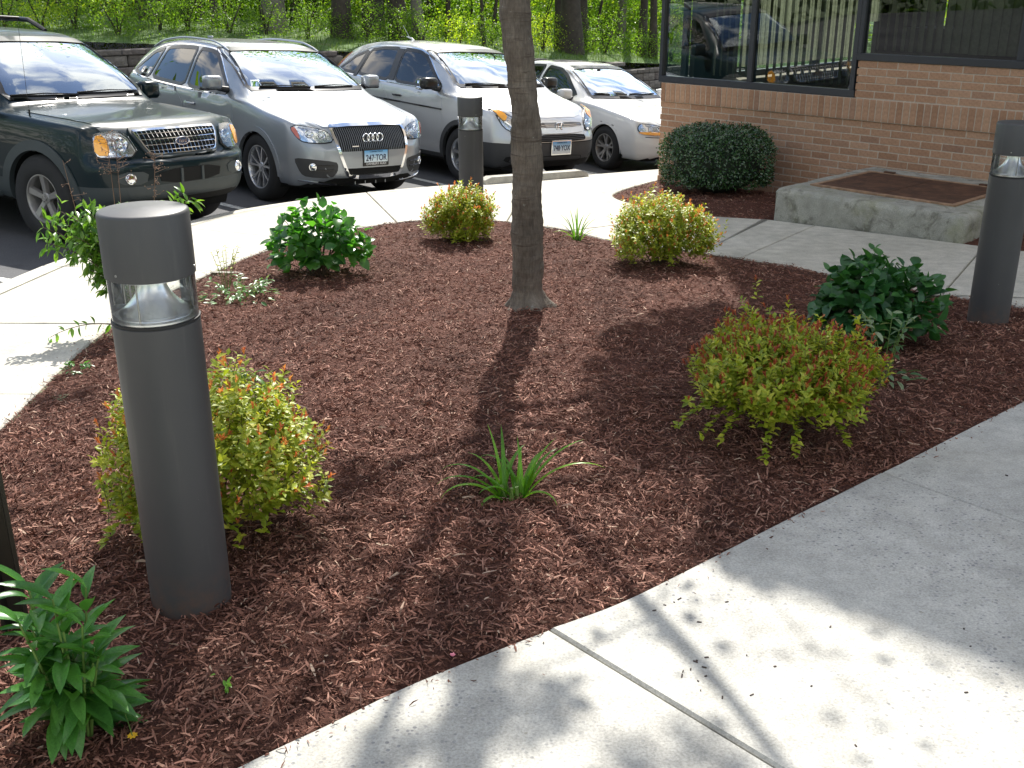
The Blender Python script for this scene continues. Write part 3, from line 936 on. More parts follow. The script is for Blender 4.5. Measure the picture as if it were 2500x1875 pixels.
hbox('door_plate', H0 + .05, (H0 + H1) / 2 - .003, D0 + .045, D1 - .05, zt_ - .004, zt_ + .010, RUST)
hbox('door_plate', (H0 + H1) / 2 + .003, H1 - .05, D0 + .045, D1 - .05, zt_ - .004, zt_ + .010, RUST)
for s in (2.95, 3.83): hbox('hinge', s - .05, s + .05, D0 - .02, D0 + .02, zt_ + .012, zt_ + .026, RUST)

# ------------------------------------------------------------------ sign post at the left edge
M_POST = M_simple('post_bronze', (.040, .038, .030), .45, .6, var=.2)
po = empty('channel_post', (-1.236, 2.27, gz(-1.236, 2.27) - .02), R(14), 'dark metal channel post with a row of holes at the left edge', 'post')
mb = MB()
prof = [(-.033, -.012), (-.024, -.012), (-.016, .012), (.016, .012), (.024, -.012), (.033, -.012), (.033, -.008), (.026, -.008), (.0185, .016), (-.0185, .016), (-.026, -.008), (-.033, -.008)]
def postprism(z0, z1):
    n = len(prof); vs = [(x, y, z0) for x, y in prof] + [(x, y, z1) for x, y in prof]
    mb.add(vs, [tuple(range(n))[::-1], tuple(range(n, 2 * n))] + [(i, (i + 1) % n, n + (i + 1) % n, n + i) for i in range(n)])
postprism(-.1, 2.1)
mb.build('channel', M_POST, po)
mb = MB()
for i in range(80):
    for x in (.0205,):
        mb.box((x + .0045, -.0005 - .0, .02 + i * .0254), (.0012, .006, .011))
mb.build('hole_row', M_GASK, po)['kind'] = 'stuff'
po.rotation_euler = (R(0), R(0), R(14))
#@@PART3
# ------------------------------------------------------------------ leaves
def leaf_template(kind='oval', rows=4, width=.45, fold=.12, droop=.25, wave=0.0, petiole=0.0):
    """leaf of length 1 along +X, upper side +Z; returns verts (n,3), quads"""
    V = []; 
    for i in range(rows + 1):
        t = i / rows
        if kind == 'oval': w = math.sin(math.pi * min(1, t * .96 + .04)) ** .75 * (1 - .25 * t)
        elif kind == 'heart': w = (math.sin(math.pi * (t * .80 + .20) ** 1.0) ** .8) * 1.02 if t < 1 else 0
        elif kind == 'lance': w = math.sin(math.pi * (t * .9 + .08)) ** .9
        else: w = (1 - t ** 2.2) * (.75 + .25 * min(1, t * 5))
        if i == rows: w = .0
        if i == 0: w = .10 if kind != 'blade' else .8
        w *= width / 2
        z = -droop * t * t
        x = t * (1 - droop * droop * .3 * t)
        wv = wave * math.sin(t * 9)
        V += [(x, -w, z + fold * w / .5 * .9 + wv), (x, 0, z - .0), (x, w, z + fold * w / .5 * .9 - wv)]
    F = []
    for i in range(rows):
        for j in range(2):
            a = i * 3 + j; F.append((a, a + 1, a + 4, a + 3)) if False else F.append((a, a + 3, a + 4, a + 1))
    return np.array(V), np.array(F)

def frames(D, U):
    """rotation matrices from leaf direction D and approximate upper side U (N,3)"""
    D = D / np.linalg.norm(D, axis=1)[:, None]
    Y = np.cross(U, D); n = np.linalg.norm(Y, axis=1)[:, None]; Y = np.where(n < 1e-5, np.array([[0, 1, 0]]), Y / np.maximum(n, 1e-9))
    Z = np.cross(D, Y)
    return np.stack([D, Y, Z], 2)           # columns
def leaves_mesh(name, T, P, D, U, S, smooth=True):
    V, F = T; n = len(P); Rm = frames(D, U)
    W = np.einsum('nij,vj->nvi', Rm, V) * S[:, None, None] + P[:, None, :]
    allF = (F[None] + (np.arange(n) * len(V))[:, None, None]).reshape(-1, 4)
    return mesh_np(name, W.reshape(-1, 3), allF, smooth=smooth)
def leaf_objs(name, meshes, P, D, U, S, parent):
    """single leaves as objects that share a few meshes"""
    Rm = frames(D, U)
    for i in range(len(P)):
        o = bpy.data.objects.new(name, meshes[i % len(meshes)]); COL.objects.link(o); o.parent = parent
        M = Matrix(Rm[i].tolist()).to_4x4(); s = float(S[i])
        o.matrix_local = Matrix.Translation(Vector(P[i].tolist())) @ M @ Matrix.Diagonal((s, s, s, 1))
def plant_leaves(root, T_list, T_far, mat, P, D, U, S, n_obj, name='leaf', pri=None):
    """the n_obj leaves that show best become single parts, the rest one joined part; coordinates local to root"""
    n = len(P)
    if n_obj > 0:
        o = np.array(root.location); toc = np.array([0, 0, CAM_H]) - o; toc = toc / np.linalg.norm(toc)
        sc = (P @ toc) + .15 * P[:, 2] + S * 2
        idx = np.argsort(-sc); a, b = idx[:n_obj], idx[n_obj:]
        ms = []
        for t_ in T_list:
            me = mesh_np(name, t_[0], t_[1]); me.materials.append(mat); ms.append(me)
        leaf_objs(name, ms, P[a], D[a], U[a], S[a], root)
    else: b = np.arange(n)
    if len(b):
        me = leaves_mesh('foliage', T_far, P[b], D[b], U[b], S[b])
        o = ob('foliage', me, mat, root); o['kind'] = 'stuff'

def unit(v): return v / np.maximum(np.linalg.norm(v, axis=-1, keepdims=True), 1e-9)

M_SP = M_leaf('spirea_leaf', [(0, (.20, .28, .020)), (.35, (.32, .41, .030)), (.7, (.45, .50, .045)), (1, (.58, .56, .09))], .45, .45)
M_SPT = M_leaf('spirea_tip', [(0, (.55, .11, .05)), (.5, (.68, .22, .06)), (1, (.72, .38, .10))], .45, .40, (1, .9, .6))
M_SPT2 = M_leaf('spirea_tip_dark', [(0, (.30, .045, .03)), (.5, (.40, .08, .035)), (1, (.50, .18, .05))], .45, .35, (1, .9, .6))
M_HY = M_leaf('hydrangea_leaf', [(0, (.030, .115, .022)), (.5, (.050, .17, .030)), (1, (.10, .26, .04))], .32, .46, (1, 1.5, .3), .6)  # leaf colour lightened to stand for backlight on the sunny bush
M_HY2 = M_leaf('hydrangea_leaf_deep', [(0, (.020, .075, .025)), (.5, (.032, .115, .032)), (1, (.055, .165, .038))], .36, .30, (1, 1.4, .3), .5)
M_DEU = M_leaf('shrub_leaf', [(0, (.06, .16, .022)), (.5, (.11, .24, .03)), (1, (.20, .34, .05))], .34, .42, (1, 1.2, .3), .6)
M_BOX = M_leaf('boxwood_leaf', [(0, (.016, .050, .018)), (.5, (.030, .085, .028)), (1, (.07, .15, .045))], .25, .15, sheen=.9)
M_STEM = M_simple('twig', (.075, .045, .028), .8, var=.3)
M_GSTEM = M_simple('green_stem', (.12, .20, .04), .6, var=.25)
M_DEAD = M_simple('dead_stalk', (.19, .12, .085), .9, var=.3)
M_ASTER = M_leaf('aster_leaf', [(0, (.05, .16, .035)), (.5, (.08, .24, .045)), (1, (.13, .33, .07))], .30, .40, (1, 1.3, .25))
M_DAY = M_leaf('daylily_blade', [(0, (.10, .27, .022)), (.5, (.16, .38, .03)), (1, (.24, .46, .05))], .32, .48, (1, 1.2, .2))
M_WEED = M_leaf('pale_leaf', [(0, (.06, .13, .055)), (.5, (.10, .19, .08)), (1, (.30, .36, .22))], .4, .3)
M_LOW = M_leaf('low_leaf', [(0, (.05, .16, .03)), (.6, (.09, .24, .04)), (1, (.38, .45, .30))], .35, .35)

T_SP = [leaf_template('oval', 4, .60, .16, d) for d in (.12, .28, .05)]
T_SPF = leaf_template('oval', 2, .62, .16, .2)
T_HY = [leaf_template('heart', 5, .72, .16, d, .012) for d in (.22, .40, .10, .30)]
T_HYF = leaf_template('heart', 4, .72, .16, .25)
T_OV = [leaf_template('oval', 5, .42, .2, d) for d in (.2, .38, .08)]

def spirea(loc, rx, ry, h, n_twig, label, leaf=.026, n_obj=260, base_h=.06, tipmat=M_SPT, tip_frac=.55, low=0.0, seed=1, shift=(0, 0), droopers=0, stemc=14, clump=None):
    g = np.random.default_rng(seed)
    root = empty('spirea_bush', loc, 0, label, 'bush', 'spirea bushes with orange new tips')
    # twig ends on an uneven dome; some inside
    th = g.random(n_twig) * 2 * np.pi
    ph = np.arccos(1 - g.random(n_twig) * (1.0 + low))       # 0 top .. beyond 90 deg low
    lump = 1 + .16 * np.sin(3 * th + seed) * np.sin(2.3 * ph + seed * 1.7) + .10 * np.sin(7 * th + 2 * ph + seed) + .08 * g.normal(size=n_twig)
    rr = lump * np.where(g.random(n_twig) < .62, .86 + .16 * g.random(n_twig), .35 + .55 * g.random(n_twig) ** .6)
    E = np.stack([rx * np.sin(ph) * np.cos(th) * rr + shift[0], ry * np.sin(ph) * np.sin(th) * rr + shift[1], base_h + (h - base_h) * (.36 + .64 * np.cos(ph) * rr)], 1)
    E[:, 2] = np.maximum(E[:, 2], .05)
    if clump:
        for (cx_, cy_, cz_, r_, n_) in clump:
            q = g.normal(size=(n_, 3)) * r_ * .6 + np.array([cx_, cy_, cz_]); E = np.vstack([E, q])
    base = np.array([shift[0] * .4, shift[1] * .4, 0.0])
    Ps, Ds, Us, Ss, Tp, Td, Tu, Ts = [], [], [], [], [], [], [], []
    sv = MB()
    # main branches
    for i in range(stemc):
        e = E[g.integers(len(E))]
        b = base + np.array([g.normal() * .02, g.normal() * .02, -.03])
        m = b * .45 + e * .55 + np.array([0, 0, -.02]) * 1
        sv.tube([b, m * np.array([.8, .8, 1.05]), e], [.0045, .003, .0012], 5)
    out = unit(E - (base + np.array([0, 0, -.12])))
    for i, e in enumerate(E):
        d = unit(out[i] + g.normal(size=3) * .34 + np.array([0, 0, .22]))
        tl = .05 + .05 * g.random()
        b = e - d * tl
        if i % 4 == 0: sv.tube([tuple(b), tuple(e)], [.0013, .0007], 3, cap=False)
        m = g.integers(8, 13)
        for q in range(m):
            t = q / m
            a = q * 2.4 + g.random()
            side = unit(np.cross(d, [0.3, .2, 1.0])); s2 = np.cross(d, side)
            ld = unit(d * (.35 + .4 * t) + (side * math.cos(a) + s2 * math.sin(a)) * .9 + np.array([0, 0, .05]))
            Ps.append(b + d * tl * t); Ds.append(ld); Us.append(unit(d * .8 + np.array([0, 0, 1.0]) + g.normal(size=3) * .3)); Ss.append(leaf * (.65 + .6 * g.random()) * (1.15 - .35 * t))
        top = out[i][2] > .25 or g.random() < .22
        if top and g.random() < tip_frac:
            for q in range(g.integers(4, 8)):
                a = q * 1.3 + g.random(); side = unit(np.cross(d, [0.3, .2, 1.0])); s2 = np.cross(d, side)
                ld = unit(d * 1.0 + (side * math.cos(a) + s2 * math.sin(a)) * .55)
                Tp.append(e + d * .003 * q); Td.append(ld); Tu.append(unit(d + np.array([0, 0, .6]))); Ts.append(leaf * (.5 + .3 * g.random()))
    # low arching branches
    for k_ in range(droopers):
        a = g.random() * 2 * np.pi if k_ > 3 else [3.9, 4.4, 5.3, 3.4][k_]
        L = max(rx, ry) * (1.0 + .25 * g.random()); b = base.copy(); b[2] = .02
        pts = [b + np.array([math.cos(a) * L * t, math.sin(a) * L * t, .30 * h * math.sin(math.pi * min(1, t * .9)) + .02]) for t in np.linspace(0, 1, 8)]
        sv.tube([tuple(p) for p in pts], [.0028 - .0003 * i for i in range(8)], 4)
        for t in np.linspace(.45, 1, 26):
            p = b + np.array([math.cos(a) * L * t, math.sin(a) * L * t, .30 * h * math.sin(math.pi * min(1, t * .9)) + .02])
            for q in range(2):
                ld = unit(np.array([math.cos(a) + g.normal() * .8, math.sin(a) + g.normal() * .8, .3 + .3 * g.normal()]))
                Ps.append(p); Ds.append(ld); Us.append(unit(np.array([0, 0, 1.0]) + g.normal(size=3) * .3)); Ss.append(leaf * (.8 + .5 * g.random()))
    sv.build('stem', M_STEM, root, recalc=False)['kind'] = 'stuff'
    A = [np.array(x) for x in (Ps, Ds, Us, Ss)]
    plant_leaves(root, T_SP, T_SPF, M_SP, *A, n_obj)
    if Tp:
        B = [np.array(x) for x in (Tp, Td, Tu, Ts)]
        plant_leaves(root, [leaf_template('lance', 3, .36, .3, -.05)], leaf_template('lance', 2, .38, .3, 0), tipmat, *B, min(n_obj, 200), 'new_leaf')
    return root

spirea((-.885, 2.87, gz(-.885, 2.87)), .30, .29, .50, 980, 'large yellow-green spirea with orange tips behind the foreground bollard light', .028, 300, seed=11, low=.42, base_h=.10, tip_frac=.34, droopers=2, shift=(.0, 0))
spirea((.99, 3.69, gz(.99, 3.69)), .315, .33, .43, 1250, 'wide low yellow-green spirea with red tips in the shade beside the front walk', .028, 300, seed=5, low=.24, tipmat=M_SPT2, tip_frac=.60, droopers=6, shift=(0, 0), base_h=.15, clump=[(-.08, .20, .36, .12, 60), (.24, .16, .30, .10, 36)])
spirea((-.372, 7.98, gz(-.372, 7.98)), .265, .25, .40, 850, 'rounded gold and orange spirea in front of the small distant bollard light', .030, 0, seed=8, low=.50, tip_frac=.42, base_h=.05)
spirea((1.0, 7.0, gz(1.0, 7.0)), .33, .31, .46, 1100, 'sunlit yellow spirea with orange tips at the far right of the bed', .030, 0, seed=21, low=.48, base_h=.09, tip_frac=.40)

def hydrangea(loc, rx, ry, h, n, label, mat, seed, leaf=.085, n_obj=240):
    g = np.random.default_rng(seed)
    root = empty('hydrangea_bush', loc, 0, label, 'bush', 'broad-leaved green hydrangeas')
    th = g.random(n) * 2 * np.pi; ph = np.arccos(1 - g.random(n) * 1.25)
    rr = (1 + .15 * np.sin(3 * th + seed) + .07 * g.normal(size=n)) * np.where(g.random(n) < .7, .85 + .2 * g.random(n), .4 + .5 * g.random(n))
    P = np.stack([rx * np.sin(ph) * np.cos(th) * rr, ry * np.sin(ph) * np.sin(th) * rr, h * (.38 + .62 * np.cos(ph) * rr)], 1)
    P[:, 2] = np.maximum(P[:, 2], .05)
    out = unit(P - np.array([0, 0, h * .15]))
    D = unit(out + g.normal(size=(n, 3)) * .55 + np.array([0, 0, -.10]))
    U = unit(out * .9 + np.array([0, 0, .9]) + g.normal(size=(n, 3)) * .35)
    S = leaf * (.55 + .55 * g.random(n)) * (1.15 - .35 * P[:, 2] / h)
    P2 = P - D * S[:, None] * .45
    sv = MB()
    for i in range(26):
        e = P[g.integers(n)]; b = np.array([g.normal() * .03, g.normal() * .03, -.03])
        sv.tube([tuple(b), tuple((b * .4 + e * .6) * np.array([.85, .85, 1.05])), tuple(e)], [.004, .003, .002], 5)
    sv.build('stem', M_STEM, root, recalc=False)['kind'] = 'stuff'
    plant_leaves(root, T_HY, T_HYF, mat, P2, D, U, S, n_obj)
    return root
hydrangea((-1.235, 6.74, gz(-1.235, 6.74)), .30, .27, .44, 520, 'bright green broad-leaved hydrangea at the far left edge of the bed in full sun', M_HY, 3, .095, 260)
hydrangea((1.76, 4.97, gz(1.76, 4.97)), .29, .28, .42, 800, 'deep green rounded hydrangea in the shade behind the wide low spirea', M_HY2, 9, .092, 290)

# ------------------------------------------------------------------ arching shrub behind the near bollard
def arching_shrub():
    g = np.random.default_rng(14)
    loc = (-2.06, 5.42, gz(-2.06, 5.42))
    root = empty('leafy_shrub', loc, 0, 'tall loose bright green shrub with long arching stems behind the near bollard light', 'bush')
    ends = [(-.33, -.05, .66, 1.0), (-.26, .02, .74, 1.0), (-.30, -.1, .58, 1), (-.14, 0, .72, 1), (-.08, -.05, .74, 1), (0, .05, .76, 1), (.08, 0, .70, 1), (.16, 0, .66, 1), (-.20, .1, .56, 1), (-.12, 0, .48, 1), (.42, .02, .82, 1), (-.06, .0, .40, 1), (-.02, .1, .5, 1), (-.22, .0, .66, 1), (-.17, .08, .70, 1), (-.05, -.1, .58, 1), (-.24, .06, .48, 1), (-.14, -.04, .40, 1), (-.16, -.1, .62, 1), (-.10, -.05, .32, 1), (.02, -.08, .26, 1), (-.30, -.25, .05, 0)]
    P, D, U, S = [], [], [], []
    sv = []
    for (ex, ey, ez, f) in ends:
        b = np.array([.10 + g.normal() * .02, g.normal() * .03, -.02]); e = np.array([ex, ey, ez * .86])
        ez = ez * .86
        c = np.array([b[0] + (ex - b[0]) * .25, ey * .3, ez * .7 + .05]) if f else np.array([b[0] + (ex - b[0]) * .5, ey * .5, .14])
        pts = [(1 - t) ** 2 * b + 2 * t * (1 - t) * c + t * t * e for t in np.linspace(0, 1, 10)]
        mb = MB(); mb.tube([tuple(p) for p in pts], [.0042 - .0003 * i for i in range(10)], 5)
        mb.build('stem', M_STEM, root, recalc=False, smooth=True)
        for t in np.linspace(.14 if f else .35, 1, 20 if f else 9):
            p = (1 - t) ** 2 * b + 2 * t * (1 - t) * c + t * t * e
            d = unit((1 - t) * (c - b) + t * (e - c))
            for sgn in (-1, 1):
                a = g.random() * 6.28
                side = unit(np.cross(d, [math.cos(a), math.sin(a), .2]))
                if t > .5 and f:
                    # short side shoot
                    q = p + side * sgn * .035 + np.array([0, 0, .01])
                    for z_ in range(2):
                        ld = unit(side * sgn + g.normal(size=3) * .6 + np.array([0, 0, .25])); P.append(q); D.append(ld); U.append(unit(np.array([0, 0, 1.]) + g.normal(size=3) * .35)); S.append(.048 + .026 * g.random())
                ld = unit(side * sgn + d * .5 + g.normal(size=3) * .2)
                P.append(p); D.append(ld); U.append(unit(np.array([0, 0, 1.]) + g.normal(size=3) * .3)); S.append(.036 + .028 * g.random())
    plant_leaves(root, T_OV, leaf_template('oval', 3, .42, .2, .2), M_DEU, np.array(P), np.array(D), np.array(U), np.array(S), 300)
    # dead flower stalks standing above
    for (x, y, hgt, nb) in ((.03, .02, 1.03, 26), (.085, -.02, 1.01, 20), (.26, .03, .93, 22), (-.20, .0, .90, 5)):
        mb = MB()
        mb.tube([(x * .6, y, .35), (x * .85, y, hgt * .7), (x, y, hgt)], [.003, .0022, .0012], 5)
        for i in range(nb):
            t = .76 + .24 * g.random() ** .8; p = Vector((x * (.6 + .4 * t), y, hgt * t))
            a = g.random() * 6.28; L = .02 + .05 * g.random()
            q = p + Vector((math.cos(a) * L, math.sin(a) * L * .7, .02 * g.random())); mb.tube([p, q], [.0011, .0008], 3)
            for _ in range(3):
                r_ = q + Vector((g.normal() * .009, g.normal() * .009, .008 * g.normal())); mb.box(r_, (.004, .004, .004), rz=g.random() * 3)
                mb.tube([q, r_], .0006, 3)
        mb.build('dead_flower_stalk', M_DEAD, root, recalc=False)
arching_shrub()

# ------------------------------------------------------------------ boxwood ball by the wall
def boxwood():
    g = np.random.default_rng(33)
    loc = (2.05, 10.72, GZ(2.05, 10.72) - .05)
    root = empty('boxwood_bush', loc, 0, 'clipped dark green round evergreen bush against the brick wall', 'bush')
    n = 15000
    th = g.random(n) * 2 * np.pi; ph = np.arccos(1 - g.random(n) * 1.55)
    lump = 1 + .05 * np.sin(4 * th + 1) * np.sin(3 * ph) + .04 * np.sin(9 * th + 5 * ph) + .03 * np.sin(15 * th - 7 * ph) + .07 * np.sin(2 * th + 2.1) * np.sin(ph)
    rr = lump * (1 - .16 * g.random(n) ** 2) + .015 * g.normal(size=n) + np.where(g.random(n) < .012, .07, 0)
    sh = np.sign(np.cos(ph)) * np.abs(np.cos(ph)) ** .72
    P = np.stack([.52 * np.sin(ph) ** .8 * np.cos(th) * rr, .50 * np.sin(ph) ** .8 * np.sin(th) * rr, (.40 + .34 * sh * rr)], 1)
    out = unit(P - np.array([0, 0, .4])); D = unit(out * .6 + g.normal(size=(n, 3)) * .6); U = unit(out + g.normal(size=(n, 3)) * .5)
    S = .022 + .014 * g.random(n)
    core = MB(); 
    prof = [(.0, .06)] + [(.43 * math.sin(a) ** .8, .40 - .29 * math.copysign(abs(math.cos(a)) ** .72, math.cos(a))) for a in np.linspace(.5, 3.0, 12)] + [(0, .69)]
    core.lathe(prof, 28); co_ = core.build('inner_core', M_simple('box_core', (.012, .020, .010), .95), root, smooth=True)  # solid near-black core filling the inside of the bush
    plant_leaves(root, [], leaf_template('oval', 2, .55, .15, .1), M_BOX, P, D, U, S, 0)
    st = MB()
    for i in range(14):
        a = g.random() * 6.28; st.tube([(.05 * math.cos(a), .05 * math.sin(a), -.05), (.25 * math.cos(a), .25 * math.sin(a), .25)], [.008, .004], 5)
    st.build('stem', M_STEM, root)['kind'] = 'stuff'
boxwood()

# ------------------------------------------------------------------ daylilies
def blade(mb_l, base, az, L, lean, w, root, mat, name='blade', curl=1.0):
    n = 12; V = []; F = []
    dx, dy = math.cos(az), math.sin(az); sx, sy = -dy, dx
    x = 0; z = 0; ang = R(90 - lean); st = L / n
    for i in range(n + 1):
        t = i / n; ww = w * (1 - t ** 2.4) * (.8 + .2 * min(1, t * 4)) / 2 + .0003
        p = Vector((base[0] + dx * x, base[1] + dy * x, base[2] + z))
        up = Vector((-dx * math.sin(ang), -dy * math.sin(ang), math.cos(ang)))
        V += [p - Vector((sx, sy, 0)) * ww + up * ww * .6, p, p + Vector((sx, sy, 0)) * ww + up * ww * .6]
        x += math.cos(ang) * st; z += math.sin(ang) * st
        ang -= R(curl * (7 + 12 * t)) * (1 + .0 * t)
    for i in range(n):
        for j in range(2):
            a = i * 3 + j; F.append((a, a + 1, a + 4, a + 3))
    me = mesh_from(name, V, F, True)
    return ob(name, me, mat, root)
def daylily(loc, label, specs, seed, w=.016):
    g = np.random.default_rng(seed)
    root = empty('daylily_clump', loc, 0, label, 'plant', 'clumps of narrow daylily leaves')
    for (bx, by, az, L, lean, curl) in specs:
        blade(None, (bx, by, -.012), R(az), L * (.98 if len(specs) > 15 else .86), lean * .78, w * (.8 + .4 * g.random()), root, M_DAY, curl=curl)
    mb = MB()
    for i in range(10):
        a = g.random() * 6.28; mb.tube([(.02 * math.cos(a), .015 * math.sin(a), -.01), (.028 * math.cos(a) + specs[i % len(specs)][0] * .3, .02 * math.sin(a), .045)], [.006, .004], 6)
    mb.build('crown', M_GSTEM, root, smooth=True)['kind'] = 'stuff'
    return root
daylily((.0, 3.07, gz(0, 3.07)), 'small daylily clump alone in the middle of the near bark, with arching bright leaves',
        [(-.03, 0, 160, .27, 35, .75), (-.03, 0, 172, .26, 50, .7), (-.035, 0, 185, .24, 52, .8), (-.03, .01, 120, .26, 12, .25), (-.025, 0, 95, .27, 9, .45), (-.03, 0, 60, .23, 15, .6),
         (-.02, -.01, 150, .18, 25, .9), (.03, 0, 140, .26, 18, .85), (.03, .0, 100, .22, 8, .3), (.03, 0, 60, .24, 20, .75), (.035, 0, 20, .30, 32, .42), (.035, 0, 5, .32, 42, .62), (.03, -.01, -20, .17, 40, 1.1), (.03, .01, 30, .24, 22, .3), (.0, .0, 200, .15, 30, .8), (.02, 0, 85, .2, 12, .5),
         (.035, 0, 45, .23, 28, .5), (-.03, -.01, 215, .13, 45, 1.2), (.01, 0, 110, .18, 15, .6), (-.03, .01, 140, .22, 22, .6)], 2)
daylily((.50, 7.98, gz(.5, 7.98)), 'small upright daylily clump by the far walk between the tree and the sunlit spirea',
        [(g1 * .02, g2 * .02, a, L, le, cu) for g1, g2, a, L, le, cu in [(-1, 0, 170, .30, 12, .35), (1, 0, 10, .28, 18, .4), (0, 1, 90, .32, 4, .1), (-1, 0, 150, .25, 25, .5), (1, 0, 30, .30, 10, .3), (1, 0, 0, .25, 32, .6), (-1, 0, 185, .24, 30, .7), (0, 0, 100, .29, 8, .3), (1, 0, 45, .26, 15, .5), (-1, 0, 120, .3, 6, .2), (0, 0, 60, .28, 12, .4), (0, 0, 200, .2, 35, .8), (1, -1, -20, .22, 30, .7), (-1, 1, 135, .26, 15, .3)]], 4, .013)

# ------------------------------------------------------------------ leafy perennial at the lower left
def perennial():
    g = np.random.default_rng(41)
    loc = (-.925, 1.87, gz(-.925, 1.87))
    root = empty('leafy_perennial', loc, 0, 'bushy perennial with long narrow green leaves in the lower left corner', 'plant')
    P, D, U, S = [], [], [], []
    for i in range(15):
        a = g.random() * 6.28; rad = .062 * g.random() ** .5; h = .20 + .19 * g.random()
        b = np.array([.02 * math.cos(a), .02 * math.sin(a), -.01]); e = np.array([rad * math.cos(a) * 1.4, rad * math.sin(a) * 1.4, h])
        mb = MB(); mb.tube([tuple(b), tuple((b + e) / 2 * np.array([.9, .9, 1])), tuple(e)], [.0035, .003, .002], 6); mb.build('stem', M_GSTEM, root, smooth=True, recalc=False)
        for q in range(11):
            t = .22 + .78 * q / 10; p = b + (e - b) * t; az = q * 2.2 + g.random()
            el = -.35 + 1.5 * t + .3 * g.normal()
            D.append(unit(np.array([math.cos(az), math.sin(az), el]))); P.append(p); U.append(unit(np.array([-math.cos(az) * .5, -math.sin(az) * .5, 1.0]) + g.normal(size=3) * .2)); S.append((.085 + .06 * g.random()) * (1.1 - .35 * t))
    for (az, ln, el) in ((-.35, .16, .1), (.1, .15, .25), (3.3, .15, .35), (-1.2, .14, -.1), (3.0, .13, .1), (-.7, .15, .0)):
        D.append(unit(np.array([math.cos(az), math.sin(az), el]))); P.append(np.array([0, 0, .12])); U.append(np.array([0, 0, 1.])); S.append(ln)
    T = [leaf_template('lance', 7, .29, .3, d, .008) for d in (.25, .5, .12, .35)]
    plant_leaves(root, T, T[0], M_ASTER, np.array(P), np.array(D), np.array(U), np.array(S), 300)
perennial()

def small_plant(loc, label, mat, n_st, h, r, lf, T, seed, name, low=30):
    g = np.random.default_rng(seed); root = empty(name, loc, 0, label, 'plant'); P, D, U, S = [], [], [], []
    for i in range(n_st):
        a = i * 2.4 + g.random(); b = np.array([0.01 * math.cos(a), .01 * math.sin(a), -.01]); e = np.array([r * (.4 + .6 * g.random()) * math.cos(a), r * math.sin(a) * (.4 + .6 * g.random()), h * (.6 + .4 * g.random())])
        mb = MB(); mb.tube([tuple(b), tuple(b * .5 + e * .5 + np.array([0, 0, .1 * h])), tuple(e)], [.0025, .002, .0012], 5); mb.build('stem', M_GSTEM, root, recalc=False)
        for q in range(9):
            t = .5 + .5 * q / 8; p = (1 - t) * b + t * e + np.array([0, 0, .2 * h * t * (1 - t)]); az = a + (q % 2 * 2 - 1) * 1.2 + g.normal() * .3
            P.append(p); D.append(unit(np.array([math.cos(az), math.sin(az), .25 + .3 * g.normal()]))); U.append(unit(np.array([0, 0, 1.]) + g.normal(size=3) * .25)); S.append(lf * (.7 + .5 * g.random()))
    for i in range(low):
        a = g.random() * 6.28; rr = r * g.random() ** .6
        P.append(np.array([rr * math.cos(a), rr * math.sin(a), .02 + .05 * g.random()])); D.append(unit(np.array([math.cos(a), math.sin(a), .2 + .3 * g.normal()]))); U.append(unit(np.array([0, 0, 1.]) + g.normal(size=3) * .3)); S.append(lf * (.8 + .5 * g.random()))
    plant_leaves(root, T, T[0], mat, np.array(P), np.array(D), np.array(U), np.array(S), 280)
    return root
small_plant((1.60, 4.30, gz(1.6, 4.3)), 'slender pale-edged plant on thin stems just right of the shaded spirea', M_WEED, 7, .34, .13, .055, T_OV, 6, 'slender_plant', 26)
small_plant((-1.60, 6.02, gz(-1.6, 6.02)), 'low spreading plant with bright leaves right of the near bollard light head', M_LOW, 9, .14, .21, .042, T_OV, 7, 'low_plant', 90)
small_plant((-1.72, 6.22, gz(-1.72, 6.22)), 'wispy yellow-green sapling shoots behind the low spreading plant', M_SP, 6, .34, .14, .030, T_OV, 17, 'wispy_shoot', 0)
small_plant((-.80, 3.02, gz(-.80, 3.02) + .26), 'green shoot rising above the foreground spirea', M_DEU, 2, .26, .05, .04, T_OV, 27, 'green_shoot', 0)
small_plant((-2.02, 4.62, gz(-2.02, 4.62) + .0), 'tiny green weed at the left edge of the bed beside the walk', M_HY, 3, .05, .07, .03, T_OV, 28, 'small_weed', 8)
small_plant((-.665, 2.02, gz(-.665, 2.02)), 'single tiny seedling right of the foreground perennial', M_DAY, 1, .03, .02, .022, T_OV, 29, 'seedling', 1)
# yellow flower on its stalk, fallen blossom
fl = empty('yellow_flower', (-.80, 1.83, gz(-.80, 1.83) + .015), 0, 'single yellow flower on a thin stalk lying at the bottom edge left of the path', 'flower')
mb = MB(); mb.tube([(-.055, .12, .06), (-.03, .05, .03), (0, 0, .012)], [.0014, .0012, .001], 5); mb.build('stalk', M_GSTEM, fl)
M_YEL = M_simple('yellow_petal', (.75, .42, .02), .5)
for i in range(8):
    a = i * math.pi / 4; me = mesh_np('petal', *leaf_template('oval', 3, .7, .1, .2)); me.materials.append(M_YEL)
    o = link(bpy.data.objects.new('petal', me), fl); o.matrix_local = Matrix.Translation((0, 0, .012)) @ Matrix.Rotation(a, 4, 'Z') @ Matrix.Rotation(R(-15), 4, 'Y') @ Matrix.Scale(.012, 4)
M_PINK = M_simple('pink_petal', (.75, .28, .34), .5)
pk = empty('fallen_blossom', (-.146, 2.18, gz(-.146, 2.18) + .004), 0, 'tiny pink and white blossom lying on the bark near the path edge', 'blossom')
for i in range(5):
    me = mesh_np('petal', *leaf_template('oval', 3, .8, .3, -.3)); me.materials.append(M_PINK)
    o = link(bpy.data.objects.new('petal', me), pk); o.matrix_local = Matrix.Translation((0, 0, .004)) @ Matrix.Rotation(i * 1.256, 4, 'Z') @ Matrix.Rotation(R(-30), 4, 'Y') @ Matrix.Scale(.011, 4)

